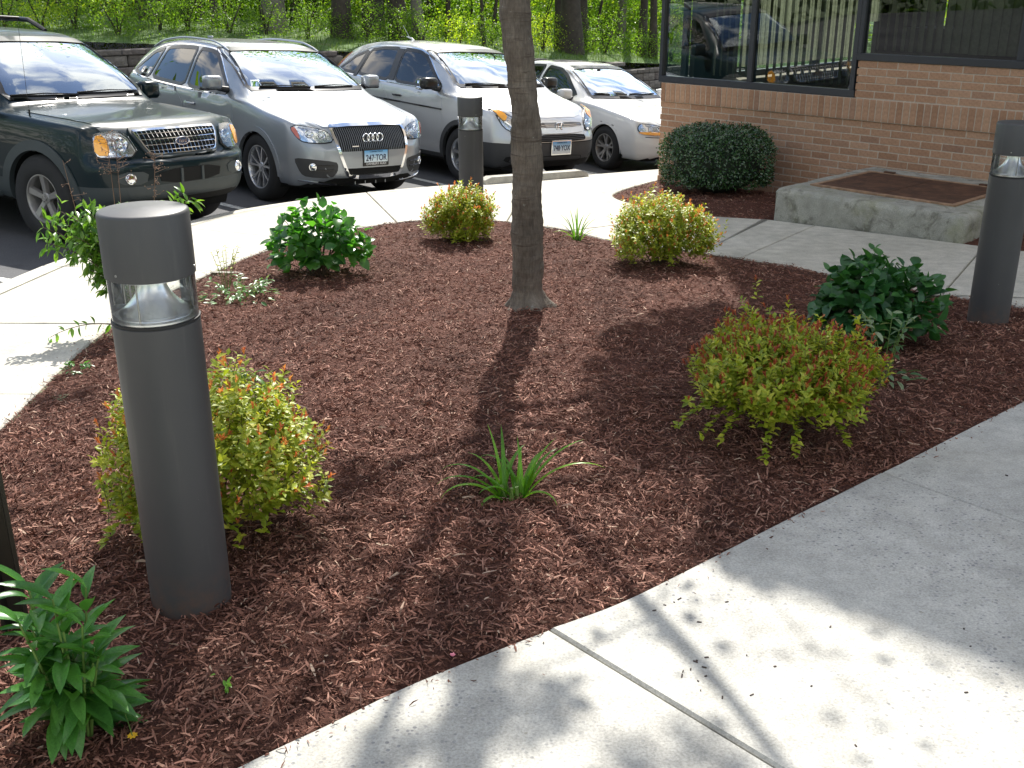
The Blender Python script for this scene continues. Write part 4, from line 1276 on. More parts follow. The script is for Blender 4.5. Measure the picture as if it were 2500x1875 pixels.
# ------------------------------------------------------------------ the street tree
def make_bark():
    k = N('young_bark')
    base = k.noise(5, 6, .65, vec=k.stretch((1, 1, .55)))
    fine = k.noise(1, 6, .7, vec=k.stretch((90, 90, 18)))
    horiz = k.noise(1, 4, .6, vec=k.stretch((4, 4, 42)), dist=.8)
    c = k.ramp(base, [(.3, (.080, .066, .053)), (.5, (.140, .118, .096)), (.72, (.22, .19, .155))])
    c = k.mix(c, k.ramp(fine, [(.3, .65), (.7, 1.25)]), 1, 'MULTIPLY')
    c = k.mix(c, (.05, .036, .028), k.ramp(horiz, [(.60, 0), (.70, .75)]))
    c = k.mix(c, (.30, .31, .27), k.ramp(k.noise(26, 3, .5), [(.70, 0), (.74, .65)]))
    h = k.math('ADD', k.math('MULTIPLY', fine, .5), k.math('MULTIPLY', horiz, .7))
    return k.done(k.pbsdf(c, .9, normal=k.bump(h, .9, .008), spec=.2))
BARK = make_bark()
tz = GZ(.095, 5.80) + .02
tree = empty('street_tree', (.095, 5.80, tz), 0, 'young street tree with a smooth grey-brown trunk standing in the middle of the bark bed', 'tree')
def limb(pts, rad, root, name, seg=20, sub=.03, flare=0.0, rough=.004, smooth=True):
    """organic limb: rings along the line with noise"""
    P = smooth_line3(pts, rad, sub)
    V = []; n = seg; up = Vector((1, 0, 0))
    for i, (p, r) in enumerate(P):
        t = (P[min(i + 1, len(P) - 1)][0] - P[max(i - 1, 0)][0]).normalized()
        a = up - t * up.dot(t); a.normalize(); b = t.cross(a)
        for k_ in range(n):
            an = 2 * math.pi * k_ / n
            d = a * math.cos(an) + b * math.sin(an)
            q = p + d * r
            nz = noise.noise(Vector((q.x * 9, q.y * 9, q.z * 6))) * rough * 1.6 + noise.noise(q * 32) * rough * .7 + abs(noise.noise(Vector((q.x * 6, q.y * 6, q.z * 38)))) * rough * .9
            rr = r + nz * min(1, r / .05)
            if flare and (p.z) < .12:
                f = max(0, (.12 - p.z) / .12); rr += flare * f * f * (1 + .55 * math.sin(an * 5 + 1) + .3 * math.sin(an * 9))
            V.append(p + d * rr)
    F = []
    for i in range(len(P) - 1):
        for k_ in range(n): F.append((i * n + k_, i * n + (k_ + 1) % n, (i + 1) * n + (k_ + 1) % n, (i + 1) * n + k_))
    F.append(tuple((len(P) - 1) * n + k_ for k_ in range(n)))
    me = mesh_from(name, V, F, smooth)
    return ob(name, me, BARK, root)
def smooth_line3(pts, rad, sub):
    P = [Vector(p) for p in pts]; out = []
    E = [2 * P[0] - P[1]] + P + [2 * P[-1] - P[-2]]; Rr = [rad[0]] + list(rad) + [rad[-1]]
    for i in range(1, len(E) - 2):
        L = (E[i + 1] - E[i]).length; n = max(2, int(L / sub))
        for j in range(n):
            t = j / n; a, b, c, d = E[i - 1], E[i], E[i + 1], E[i + 2]
            p = .5 * (2 * b + (c - a) * t + (2 * a - 5 * b + 4 * c - d) * t * t + (3 * b - a - 3 * c + d) * t ** 3)
            out.append((p, Rr[i] + (Rr[i + 1] - Rr[i]) * t))
    out.append((P[-1], rad[-1])); return out
limb([(-.05, 0, 2.5), (-.13, .1, 3.1), (-.24, .15, 3.8), (-.5, .3, 5.0)], [.050, .045, .035, .012], tree, 'branch', 14, .06, 0, .003)
limb([(0, 0, -.15), (0, 0, .0), (-.005, 0, .2), (-.008, 0, .6), (-.012, 0, .95), (-.035, 0, 1.25), (-.062, 0, 1.45), (-.075, 0, 1.7), (-.065, 0, 2.0), (-.035, .0, 2.6), (-.0, 0, 3.3), (.02, .05, 4.3), (.05, 0, 5.4)],
     [.090, .088, .083, .081, .078, .074, .079, .078, .073, .074, .074, .062, .02], tree, 'trunk', 40, .016, .040, .0085)
g = np.random.default_rng(77)
brs = [((-.05, 0, 2.05), (.9, 1.3, 3.0), (1.5, 2.6, 3.9), .040), ((-.05, 0, 2.3), (-.8, -.2, 3.1), (-1.5, -.6, 4.1), .032), ((-.05, 0, 2.6), (.5, -.5, 3.4), (.9, -1.1, 4.4), .032),
       ((-.05, 0, 2.9), (.6, .8, 3.6), (1.0, 1.6, 4.6), .03), ((-.05, 0, 3.1), (-.5, .7, 3.9), (-1.0, 1.2, 4.8), .026), ((-.05, 0, 3.4), (-.3, -.7, 4.1), (-.6, -1.3, 4.9), .024), ((-.05, 0, 2.2), (.8, .2, 2.9), (1.7, .3, 3.6), .03)]
LV = []
for b0_, c0_, e0_, r0_ in brs:
    limb([b0_, c0_, e0_], [r0_, r0_ * .65, r0_ * .25], tree, 'branch', 10, .12, 0, .002)
    for i in range(7):
        t = .35 + .6 * g.random(); b = Vector(b0_).lerp(Vector(c0_), min(1, t * 2)) if t < .5 else Vector(c0_).lerp(Vector(e0_), (t - .5) * 2)
        e = b + Vector((g.normal() * .45, g.normal() * .45, .25 + .3 * g.random()))
        mb = MB(); mb.tube([b, b.lerp(e, .5) + Vector((0, 0, .05)), e], [.009, .006, .003], 5); mb.build('twig', BARK, tree, recalc=False)
        LV.append(e)
# crown leaves: loose clumps round the twigs, the rest placed to cast shade
SH = np.array([sun_dir.x, sun_dir.y, sun_dir.z]) / sun_dir.z
def crown_pts():
    out = []
    for e in LV:
        m = 12; out.append(np.array(e)[None] + g.normal(size=(m, 3)) * .35)
    # unseen leaf clumps placed up the sun's rays to shade the right bed
    dense = [(.84, 4.95, .40, .42, 900), (.66, 4.4, .32, .42, 900), (.80, 3.7, .42, .45, 1300), (.95, 3.0, .34, .32, 800), (1.25, 4.4, .45, .6, 900), (.50, 3.75, .20, .5, 420), (1.05, 5.5, .28, .22, 360), (.74, 2.70, .14, .18, 240), (1.5, 3.3, .35, .4, 420)]
    for gx, gy, sx, sy, m in dense:
        m = int(m * 1.8)
        h = 3.0 + 3.2 * g.random(m) ** 1.1
        a = g.random(m) * 6.283; q = np.sqrt(g.random(m))
        x = gx + sx * q * np.cos(a); y = gy + sy * q * np.sin(a)
        z0 = GZ(x, y)
        out.append(np.stack([x + SH[0] * (h - z0) - .095, y + SH[1] * (h - z0) - 5.80, h - tz], 1))
    # sparse unseen clumps, placed for dapples and to deepen the trunk's shadow
    for gx, gy, s_, m in [(a_, b_, c_ * 1.15, d_ * 2) for a_, b_, c_, d_ in [(-.08, 2.72, .06, 110), (-.13, 2.48, .07, 130), (-.20, 2.25, .08, 120), (-.62, 2.25, .14, 40), (-.20, 1.75, .13, 60), (.02, 1.95, .10, 40), (-.95, 3.6, .22, 70), (.35, 1.75, .12, 30), (.62, 1.55, .12, 40), (-.6, 3.2, .15, 50), 
                           (.15, 1.5, .16, 70), (.45, 1.35, .15, 60), (.85, 1.45, .1, 40), (-.1, 2.95, .12, 36), (-.75, 1.9, .15, 60), (-1.05, 2.2, .15, 50), (-1.9, 4.2, .12, 50), (-2.2, 3.7, .2, 90)]]:
        h = 5.0 + 2.4 * g.random(m)
        a = g.random(m) * 6.283; q = np.sqrt(g.random(m)) * s_
        x = gx + q * np.cos(a); y = gy + q * np.sin(a); z0 = GZ(x, y)
        out.append(np.stack([x + SH[0] * (h - z0) - .095, y + SH[1] * (h - z0) - 5.80, h - tz], 1))
    return np.vstack(out)
CP = crown_pts(); n = len(CP)
M_TL = M_leaf('tree_leaf', [(0, (.05, .12, .02)), (.6, (.09, .19, .03)), (1, (.13, .24, .04))], .4, .35)
me = leaves_mesh('crown', leaf_template('oval', 2, .75, .1, .2), CP, unit(g.normal(size=(n, 3)) + np.array([0, 0, -.3])), unit(g.normal(size=(n, 3)) * .8 + np.array([0, .7, .9])), .05 + .035 * g.random(n))
o = ob('crown', me, M_TL, tree); o['kind'] = 'stuff'
#@@PART4
# ------------------------------------------------------------------ cars
def paint(name, col, metal=.0, flake=.0, rough=.35, coat=1.0, dirt_=.18, spec_=.5):
    k = N(name)
    c = k.ramp(k.noise(2.0, 3), [(.3, tuple(v * .94 for v in col)), (.7, tuple(min(1, v * 1.04) for v in col))])
    dirt = k.ramp(k.noise(14, 6, .7), [(.5, 0.0), (.85, .22)])
    c = k.mix(c, (.25, .23, .20), k.math('MULTIPLY', dirt, dirt_))
    nm = k.bump(k.noise(900, 2), .05, .0006) if flake else None
    return k.done(k.pbsdf(c, rough, metal, nm, coat=coat, coatr=.035, spec=spec_))
CP_GREEN = paint('paint_dark_green', (.0030, .0125, .0165), .0, rough=.30, coat=.35, dirt_=0, spec_=.2)
CP_BLUE = paint('paint_silver_blue', (.31, .335, .365), .55, 1, rough=.40)
CP_SILV = paint('paint_light_silver', (.50, .51, .52), .45, 1, rough=.36)
CP_WHITE = paint('paint_white', (.74, .74, .72), 0, rough=.4)
M_CLAD = M_simple('grey_cladding', (.035, .036, .038), .62, var=.1, bump=.0008, bscale=200)
M_CLADG = M_simple('grey_green_cladding', (.040, .050, .054), .55, var=.1)
M_BLK = M_simple('gloss_black_plastic', (.010, .010, .011), .28)
M_VOID = M_simple('matt_black', (.004, .004, .004), .95)
M_RUB = M_simple('tyre_rubber', (.018, .018, .019), .85, var=.15, bump=.002, bscale=70)
M_CHR = M_simple('chrome', (.82, .83, .85), .10, 1.0, var=.03)
M_ALLOY = M_simple('alloy_wheel', (.50, .51, .53), .28, .9, var=.05)
M_ALLOYD = M_simple('alloy_wheel_grey', (.34, .33, .32), .40, .7, var=.1)
M_CARGL = M_glass('car_glass', (.45, .53, .53), strength=5.5, gcol=(.80, .90, 1.0))
M_SIDEGL = M_glass('tinted_glass', (.09, .10, .10), strength=1.5)
M_LAMPGL = M_glass('lamp_glass', (.92, .94, .95), strength=1.6)
M_LAMPIN = M_simple('lamp_reflector', (.75, .76, .78), .16, .95, var=.25, scale=30)
M_AMBER = M_simple('amber_lens', (1.0, .40, .015), .25, coat=1)
M_SEAT = M_simple('seat_grey', (.10, .10, .105), .85)
M_SEATB = M_simple('seat_beige', (.30, .26, .20), .85)
M_DASH = M_simple('dashboard', (.045, .045, .048), .75)

def mono(x, knots):
    """smooth (pchip) interpolation of knots [(x,y)..]"""
    K = sorted(knots); xs = np.array([a for a, b in K], float); ys = np.array([b for a, b in K], float)
    h = np.diff(xs); dl = np.diff(ys) / h; m = np.zeros(len(xs))
    m[0], m[-1] = dl[0], dl[-1]
    for i in range(1, len(xs) - 1):
        if dl[i - 1] * dl[i] > 0:
            w1 = 2 * h[i] + h[i - 1]; w2 = h[i] + 2 * h[i - 1]; m[i] = (w1 + w2) / (w1 / dl[i - 1] + w2 / dl[i])
    x = np.clip(np.asarray(x, float), xs[0], xs[-1])
    i = np.clip(np.searchsorted(xs, x) - 1, 0, len(h) - 1); t = (x - xs[i]) / h[i]
    return (2 * t ** 3 - 3 * t ** 2 + 1) * ys[i] + (t ** 3 - 2 * t ** 2 + t) * h[i] * m[i] + (-2 * t ** 3 + 3 * t ** 2) * ys[i + 1] + (t ** 3 - t ** 2) * h[i] * m[i + 1]

def bspline(C, n):
    """uniform cubic b-spline through repeated end points; C (m,2) -> (n,2)"""
    C = np.vstack([2 * C[0] - C[1], C, 2 * C[-1] - C[-2]])
    m = len(C) - 3; t = np.linspace(0, m - 1e-9, n); i = t.astype(int); u = (t - i)[:, None]
    a, b, c, d = C[i], C[i + 1], C[i + 2], C[i + 3]
    return ((1 - u) ** 3 * a + (3 * u ** 3 - 6 * u ** 2 + 4) * b + (-3 * u ** 3 + 3 * u ** 2 + 3 * u + 1) * c + u ** 3 * d) / 6

class Car:
    def __init__(s, spec, root, paint_m):
        s.sp = spec; s.root = root; s.paint = paint_m
        s.build_body()
    def build_body(s):
        sp = s.sp; L = sp['L']
        xs = np.concatenate([-np.array([0, .004, .012, .025, .045, .07, .10, .14, .18, .22, .26, .30]), np.arange(-.34, -L + .30, -.035), -L + np.array([.28, .24, .20, .16, .12, .09, .06, .035, .015, .005, 0])])
        W = mono(xs, sp['W']); zt = mono(xs, sp['zt']); zb = mono(xs, sp['zb']); rt = mono(xs, sp['rt']); zu = mono(xs, sp['zu'])
        NR = 45; rings = []
        for i, x in enumerate(xs):
            w, a, b, r, u = W[i], zt[i], zb[i], rt[i], zu[i]
            b = min(b, a - .012)
            cr = .035 + .0 * r; gh = a - b
            ez = a - min(cr, gh * .55)
            C = [(0, u), (w * .55, u), (w * .90, u), (w * .955, u + .04), (w * .985, u + .14), (w * 1.008, u + (b - u) * .45), (w * 1.005, u + (b - u) * .70), (w * .985, b - .05), (w * .965, b - .008), (w * .945, b + min(.01, gh * .2)),
                 (w * .945 * .66 + r * .34, b + (ez - b) * .38), (w * .945 * .33 + r * .67, b + (ez - b) * .74), (r * 1.005, ez - min(.03, gh * .1)), (r * .97, ez + .006), (r * .86, ez + (a - ez) * .42), (r * .5, a - (a - ez) * .22), (0, a)]
            h = bspline(np.array(C, float), NR)
            h[0, 0] = 0; h[-1, 0] = 0
            rings.append(h)
        n = len(xs); V = []
        for i, x in enumerate(xs):
            h = rings[i]; full = np.vstack([np.column_stack([h[:, 0], h[:, 1]]), np.column_stack([-h[-2:0:-1, 0], h[-2:0:-1, 1]])])
            V.append(np.column_stack([np.full(len(full), x), full]))
        m = len(V[0]); 
        # nose and tail caps: shrink the end rings towards their middle
        def cap(ring, outw):
            c = ring.mean(0); c[1] = 0; out = []
            for f in (.86, .70, .52, .34, .16):
                q = c + (ring - c) * f; q[:, 0] = ring[:, 0] + outw * (1 - f ** 2) * 1.0; out.append(q)
            return out
        front = cap(V[0], .012)[::-1]; back = cap(V[-1], -.02)
        A = front + V + back
        VV = np.vstack(A)
        # front face shape by height, swept back at the corners
        fx = VV[:, 0].copy()
        wgt = np.clip((.42 + fx) / .42, 0, 1); wgt = wgt * wgt * (3 - 2 * wgt)
        VV[:, 0] += mono(VV[:, 2], sp['nose']) * wgt
        sweep = sp.get('sweep', .12)
        VV[:, 0] -= sweep * (np.abs(VV[:, 1]) / .9) ** 2.6 * wgt
        wr = np.clip((-fx - L + .5) / .5, 0, 1)
        VV[:, 0] += .10 * (np.abs(VV[:, 1]) / .9) ** 2.5 * wr
        F = []
        for i in range(len(A) - 1):
            for j in range(m): F.append((i * m + j, (i + 1) * m + j, (i + 1) * m + (j + 1) % m, i * m + (j + 1) % m))
        F = [tuple(f) for f in F]
        F.append(tuple(range(m))); F.append(tuple((len(A) - 1) * m + j for j in range(m - 1, -1, -1)))
        me = mesh_from('body', VV.tolist(), F, True)
        bm = bmesh.new(); bm.from_mesh(me); bmesh.ops.recalc_face_normals(bm, faces=bm.faces)
        s.bvh = BVHTree.FromBMesh(bm)
        s.bm = bm; s.me = me
        s.cuts = []
    def cut_side(s, poly):      s.cuts.append(('side', poly))
    def cut_front(s, poly, xmax=-.6): s.cuts.append(('front', poly, xmax))
    def cut_wheel(s, x, z, r):  s.cuts.append(('wheel', x, z, r))
    def finish_body(s, clad=None):
        bm = s.bm; dele = []
        def inside(p, poly):
            c = False; n = len(poly)
            for i in range(n):
                a, b = poly[i], poly[(i + 1) % n]
                if (a[1] > p[1]) != (b[1] > p[1]) and p[0] < a[0] + (p[1] - a[1]) * (b[0] - a[0]) / (b[1] - a[1]): c = not c
            return c
        zc = s.sp.get('clad')
        if zc:
            for z_ in {zc[0], zc[2]}:
                bmesh.ops.bisect_plane(bm, geom=list(bm.verts) + list(bm.edges) + list(bm.faces), plane_co=(0, 0, z_), plane_no=(0, 0, 1))
        for f in bm.faces:
            c = f.calc_center_median(); nrm = f.normal
            kill = False
            for q in s.cuts:
                if q[0] == 'side' and abs(nrm.y) > .55 and abs(c.y) > .3 and inside((c.x, c.z), q[1]): kill = True
                elif q[0] == 'front' and nrm.x > .25 and c.x < q[2] and inside((c.y, c.z), q[1]): kill = True
                elif q[0] == 'wheel' and abs(c.y) > .45 and (c.x - q[1]) ** 2 + (c.z - q[2]) ** 2 < q[3] ** 2: kill = True
            if kill: dele.append(f)
            elif zc is not None and c.z < (zc[0] if c.x > zc[1] else zc[2]): f.material_index = 1
            if nrm.z < -.7 and c.z < .4: f.material_index = 2
        bmesh.ops.delete(bm, geom=dele, context='FACES')
        bm.to_mesh(s.me); bm.free()
        o = ob('body', s.me, [s.paint, s.sp.get('cladmat', M_CLAD), M_VOID], s.root)
        return o
    # ---- patches that follow the body surface
    def patch(s, name, poly, proj, mat, off=.004, thick=.008, grid=.05, parent=None, hole=None, side=1, smooth=True, snap=None):
        """poly: 2-D outline. proj 'side' (x,z), 'front' (y,z), 'top' (x,y)"""
        def dens(P):
            out = []
            for i in range(len(P)):
                a, b = Vector(P[i][:2]), Vector(P[(i + 1) % len(P)][:2]); n = max(1, int((b - a).length / grid))
                for j in range(n): out.append(a.lerp(b, j / n))
            return out
        loops = [dens(poly)] + ([dens(hole)] if hole else [])
        pts = []; edges = []
        for lp in loops:
            b = len(pts); pts += lp; edges += [(b + i, b + (i + 1) % len(lp)) for i in range(len(lp))]
        def ins(p, lp):
            c = False; n = len(lp)
            for i in range(n):
                a, b = lp[i], lp[(i + 1) % n]
                if (a.y > p.y) != (b.y > p.y) and p.x < a.x + (p.y - a.y) * (b.x - a.x) / (b.y - a.y): c = not c
            return c
        x0, x1 = min(p.x for p in loops[0]), max(p.x for p in loops[0]); y0, y1 = min(p.y for p in loops[0]), max(p.y for p in loops[0])
        gx = max(1, int((x1 - x0) / grid)); gy = max(1, int((y1 - y0) / grid))
        for i in range(1, gx):
            for j in range(1, gy):
                p = Vector((x0 + (x1 - x0) * i / gx, y0 + (y1 - y0) * j / gy))
                if ins(p, loops[0]) and not (hole and ins(p, loops[1])):
                    if min((p - q).length for q in pts[:sum(len(l) for l in loops)]) > grid * .4: pts.append(p)
        vo, eo, fo, *_ = delaunay_2d_cdt(pts, edges, [], 0, 1e-6)
        F = []
        for f in fo:
            c = sum((vo[i] for i in f), Vector((0, 0))) / len(f)
            if ins(c, loops[0]) and not (hole and ins(c, loops[1])): F.append(list(f))
        V = []; Nn = []
        for v in vo:
            if proj == 'side': o, d = Vector((v.x, 3 * side, v.y)), Vector((0, -side, 0))
            elif proj == 'front': o, d = Vector((3, v.x, v.y)), Vector((-1, 0, 0))
            elif proj == 'rear': o, d = Vector((-9, v.x, v.y)), Vector((1, 0, 0))
            elif proj == 'top': o, d = Vector((v.x, v.y, 4)), Vector((0, 0, -1))
            else:
                o, d = proj(v.x, v.y)
            h, nr, _, _ = s.bvh.ray_cast(o, d)
            if h is None:
                q = o + d * 3.0; h, nr, _, _ = s.bvh.find_nearest(o + d * (3.0 if proj != 'top' else 3.0))
            if snap: h = snap(h)
            V.append(h); Nn.append(nr if nr.dot(d) < 0 else -nr)
        n = len(V); Vt = [V[i] + Nn[i] * off for i in range(n)]; Vb = [V[i] + Nn[i] * (off - thick) for i in range(n)]
        used = {}
        Ff = []
        for f in F:
            a, b, c = Vt[f[0]], Vt[f[1]], Vt[f[2]]
            if (b - a).cross(c - a).dot(Nn[f[0]]) < 0: f = f[::-1]
            Ff.append(f)
        ec = {}
        for f in Ff:
            for i in range(len(f)): ec[(f[i], f[(i + 1) % len(f)])] = 1
        rim = [(a, b) for (a, b) in ec if (b, a) not in ec]
        vv = Vt + Vb; ff = list(Ff) + [(b, a, n + a, n + b) for a, b in rim]
        me = mesh_from(name, vv, ff, smooth)
        bm = bmesh.new(); bm.from_mesh(me)
        for e in bm.edges:
            if len(e.link_faces) == 2 and e.calc_face_angle(0) > R(35): e.smooth = False
        bmesh.ops.delete(bm, geom=[v for v in bm.verts if not v.link_faces], context='VERTS')
        bm.to_mesh(me); bm.free()
        return ob(name, me, mat, parent if parent is not None else s.root)
    def surf(s, y, z):
        h, nr, _, _ = s.bvh.ray_cast(Vector((3, y, z)), Vector((-1, 0, 0)))
        if h is None: h, nr, _, _ = s.bvh.find_nearest(Vector((0, y, z)))
        return h, nr

def grow(poly, d):
    """offset a simple outline outwards by d (negative shrinks)"""
    n = len(poly); A = sum(poly[i][0] * poly[(i + 1) % n][1] - poly[(i + 1) % n][0] * poly[i][1] for i in range(n)); sg = 1 if A > 0 else -1
    out = []
    for i in range(n):
        p0, p1, p2 = Vector(poly[i - 1]), Vector(poly[i]), Vector(poly[(i + 1) % n])
        a, b = (p1 - p0).normalized(), (p2 - p1).normalized()
        na, nb = Vector((a.y, -a.x)) * sg, Vector((b.y, -b.x)) * sg
        m = (na + nb).normalized(); c = max(.45, m.dot(na)); out.append(tuple(p1 + m * d / c))
    return out
def rnd(poly, k=3, it=2, c=.22):
    """chaikin rounding"""
    P = [Vector(p) for p in poly]
    for _ in range(it):
        Q = []
        for i in range(len(P)):
            a, b = P[i], P[(i + 1) % len(P)]
            Q += [a.lerp(b, c), a.lerp(b, 1 - c)]
        P = Q
    return [tuple(p) for p in P]
def mir(poly): return [(-a, b) for a, b in poly][::-1]
def circ(cx, cz, r, n=36, a0=0, a1=360): return [(cx + r * math.cos(R(a0 + (a1 - a0) * i / n)), cz + r * math.sin(R(a0 + (a1 - a0) * i / n))) for i in range(n + (0 if a1 - a0 == 360 else 1))]

def wheel(car, x, y, r, rim_r, style, side, mat, wid=.225):
    t = MB()
    w = wid / 2
    prof = [(rim_r - .012, -w + .02), (rim_r + .012, -w), (rim_r + .05, -w - .004), (r - .03, -w + .004), (r - .006, -w + .03), (r, -w + .05), (r, w - .05), (r - .006, w - .03), (r - .03, w - .004), (rim_r + .05, w + .004), (rim_r + .012, w), (rim_r - .012, w - .02)]
    t.lathe(prof, 48, 'Y', closed=True)
    # tread blocks
    z0 = r
    wh = bpy.data.objects.new('wheel', None); wh.empty_display_size = .1; link(wh, car); wh.location = (x, y, z0)
    if side < 0: wh.rotation_euler = (0, 0, math.pi)
    ty = t.build('tyre', M_RUB, wh, smooth=True, angle=50)
    # rim faces +Y (outside)
    mb = MB(); o = w - .018
    mb.lathe([(rim_r, o + .006), (rim_r - .012, o + .006), (rim_r - .022, o - .012), (rim_r - .03, -w + .03), (rim_r - .01, -w + .03), (rim_r, -w + .02)], 48, 'Y', closed=True)
    mb.lathe([(0, o - .022), (.045, o - .022), (.055, o - .030), (.058, o - .06), (0, o - .06)], 30, 'Y')
    n, split = style['n'], style.get('split', 0)
    for i in range(n):
        a = 2 * math.pi * i / n + style.get('rot', 0)
        for sgn in ((-1, 1) if split else (0,)):
            a2 = a + sgn * split; a1 = a + sgn * style.get('inner', split * .35)
            ri, ro = .042, rim_r - .010
            wi, wo = style['wi'], style['wo']
            d0, d1 = Vector((math.cos(a1), 0, math.sin(a1))), Vector((math.cos(a2), 0, math.sin(a2)))
            vs = []
            for (p, wd, q) in ((d0 * ri, wi, o - .026), (d0.lerp(d1, .5).normalized() * (ri + ro) * .5, (wi + wo) * .5, o - .016), (d1 * ro, wo, o - .004)):
                tdir = Vector((-p.z, 0, p.x)).normalized()
                vs += [p + tdir * wd * .5 + Vector((0, q - .03, 0)), p + tdir * wd * .38 + Vector((0, q, 0)), p - tdir * wd * .38 + Vector((0, q, 0)), p - tdir * wd * .5 + Vector((0, q - .03, 0))]
            fs = []
            for kk in (0, 4):
                for j in range(4): fs.append((kk + j, kk + 4 + j, kk + 4 + (j + 1) % 4, kk + (j + 1) % 4))
            mb.add(vs, fs)
    rm = mb.build('rim', mat, wh, smooth=True, angle=35)
    mb = MB(); mb.lathe([(0, 0), (rim_r - .035, 0), (rim_r - .035, -.01), (0, -.01)], 30, 'Y'); mb.build('brake_disc', M_simple('brake_disc', (.09, .085, .08), .5, .6) if 'brake_disc' not in bpy.data.materials else bpy.data.materials['brake_disc'], wh)
    mb = MB()
    for i in range(5):
        a = 2 * math.pi * i / 5 + .3; c = Vector((.034 * math.cos(a), 0, .034 * math.sin(a)))
        mb.lathe([(0, o - .016), (.006, o - .016), (.007, o - .026)], 8, 'Y', c)
    mb.lathe([(0, o - .012), (.020, o - .013), (.022, o - .024)], 20, 'Y')
    mb.build('hub_cap', M_BLK if style.get('darkcap') else mat, wh, smooth=True)['kind'] = 'stuff'
    return wh

def arch(C, x, z, r, width, mat, side, name='wheel_arch'):
    outer = circ(x, z, r + width, 40, -8, 188); inner = circ(x, z, r - .012, 40, 188, -8)
    C.patch(name, outer + inner, 'side', mat, off=.012 if width > .03 else .004, thick=.05, grid=.05, side=side)
    mb = MB()      # dark liner
    y0 = (.86) * side; y1 = .50 * side
    n = 28; V = []
    for i in range(n + 1):
        a = R(-25 + 230 * i / n); c = Vector((x + (r + .012) * math.cos(a), 0, z + (r + .012) * math.sin(a)))
        V += [c + Vector((0, y0, 0)), c + Vector((0, y1, 0))]
    F = [(2 * i, 2 * i + 1, 2 * i + 3, 2 * i + 2) for i in range(n)]
    cpt = [V[2 * i + 1] for i in range(n + 1)]
    F.append(tuple(2 * i + 1 for i in range(n + 1)))
    ob('wheel_well', mesh_from('wheel_well', V, F), M_VOID, C.root)

def interior(C, dims, seatm):
    """dash, seats, wheel; dims: cowl x,z ; floor z ; belt z"""
    cx, cz, hw, bx = dims
    mb = MB()
    mb.box((cx - .16, 0, cz - .10), (.34, hw * 2 - .12, .12)); mb.box((cx - .33, 0, cz - .22), (.22, hw * 2 - .16, .26)); mb.build('dashboard', M_DASH, C.root, bevel=.03, seg=3, smooth=True)
    mb = MB(); mb.box(((cx + bx) / 2, 0, .38), (cx - bx, hw * 2 - .1, .05)); mb.box((bx, 0, .70), (.06, hw * 2 - .12, .6)); mb.build('cabin_floor', M_VOID, C.root)
    for sx, sy in ((-.95, .37), (-.95, -.37)):
        mb = MB(); mb.box((cx + sx + .1, sy, .62), (.50, .48, .16)); mb.box((cx + sx - .22, sy, .94), (.15, .48, .62), M=Matrix.Rotation(R(-12), 3, 'Y')); mb.build('seat', seatm, C.root, bevel=.05, seg=3, smooth=True)
        mb = MB(); mb.box((cx + sx - .30, sy, 1.30), (.10, .27, .17), M=Matrix.Rotation(R(-10), 3, 'Y')); mb.build('headrest', seatm, C.root, bevel=.04, seg=3, smooth=True)
    mb = MB(); mb.box((cx - 1.95, 0, .62), (.5, 1.3, .16)); mb.box((cx - 2.2, 0, .92), (.14, 1.3, .58)); mb.build('rear_seat', seatm, C.root, bevel=.05, seg=3, smooth=True)
    mb = MB(); ring = []
    for i in range(25):
        a = 2 * math.pi * i / 24; p = Vector((0, .185 * math.cos(a), .185 * math.sin(a))); p.rotate(Matrix.Rotation(R(-25), 3, 'Y')); ring.append(p + Vector((cx - .50, .37, cz - .06)))
    mb.tube(ring, .015, 6, cap=False); mb.tube([ring[0], ring[12]], .013, 6); mb.build('steering_wheel', M_DASH, C.root, smooth=True)

def mirror(C, x, y, z, side, shell, glassm=M_CHR, w=.20, h=.15, lower=None):
    t = C.root
    mb = MB(); mb.box((x, y, z), (.13, w, h)); o = mb.build('mirror', shell, t, bevel=.045, seg=4, smooth=True)
    me = o.data
    for v in me.vertices:                                       # rounder front
        if v.co.x > x: v.co.x += .035 * (1 - abs(v.co.y - y) / (w * .6))
    mb = MB(); mb.box((x - .068, y, z + .005), (.004, w * .82, h * .72)); mb.build('mirror_glass', glassm, o, bevel=.0015, seg=1)
    mb = MB(); mb.tube([(x - .01, y - side * w * .30, z - h * .40), (x - .02, y - side * (w * .5 + .09), z - h * .55)], [.03, .038], 10); mb.build('mirror_arm', lower if lower else M_BLK, o, smooth=True)
    if lower:
        mb = MB(); mb.box((x + .002, y, z - h * .42), (.12, w * .93, h * .22)); mb.build('mirror_base', lower, o, bevel=.02, seg=2, smooth=True)
    return o

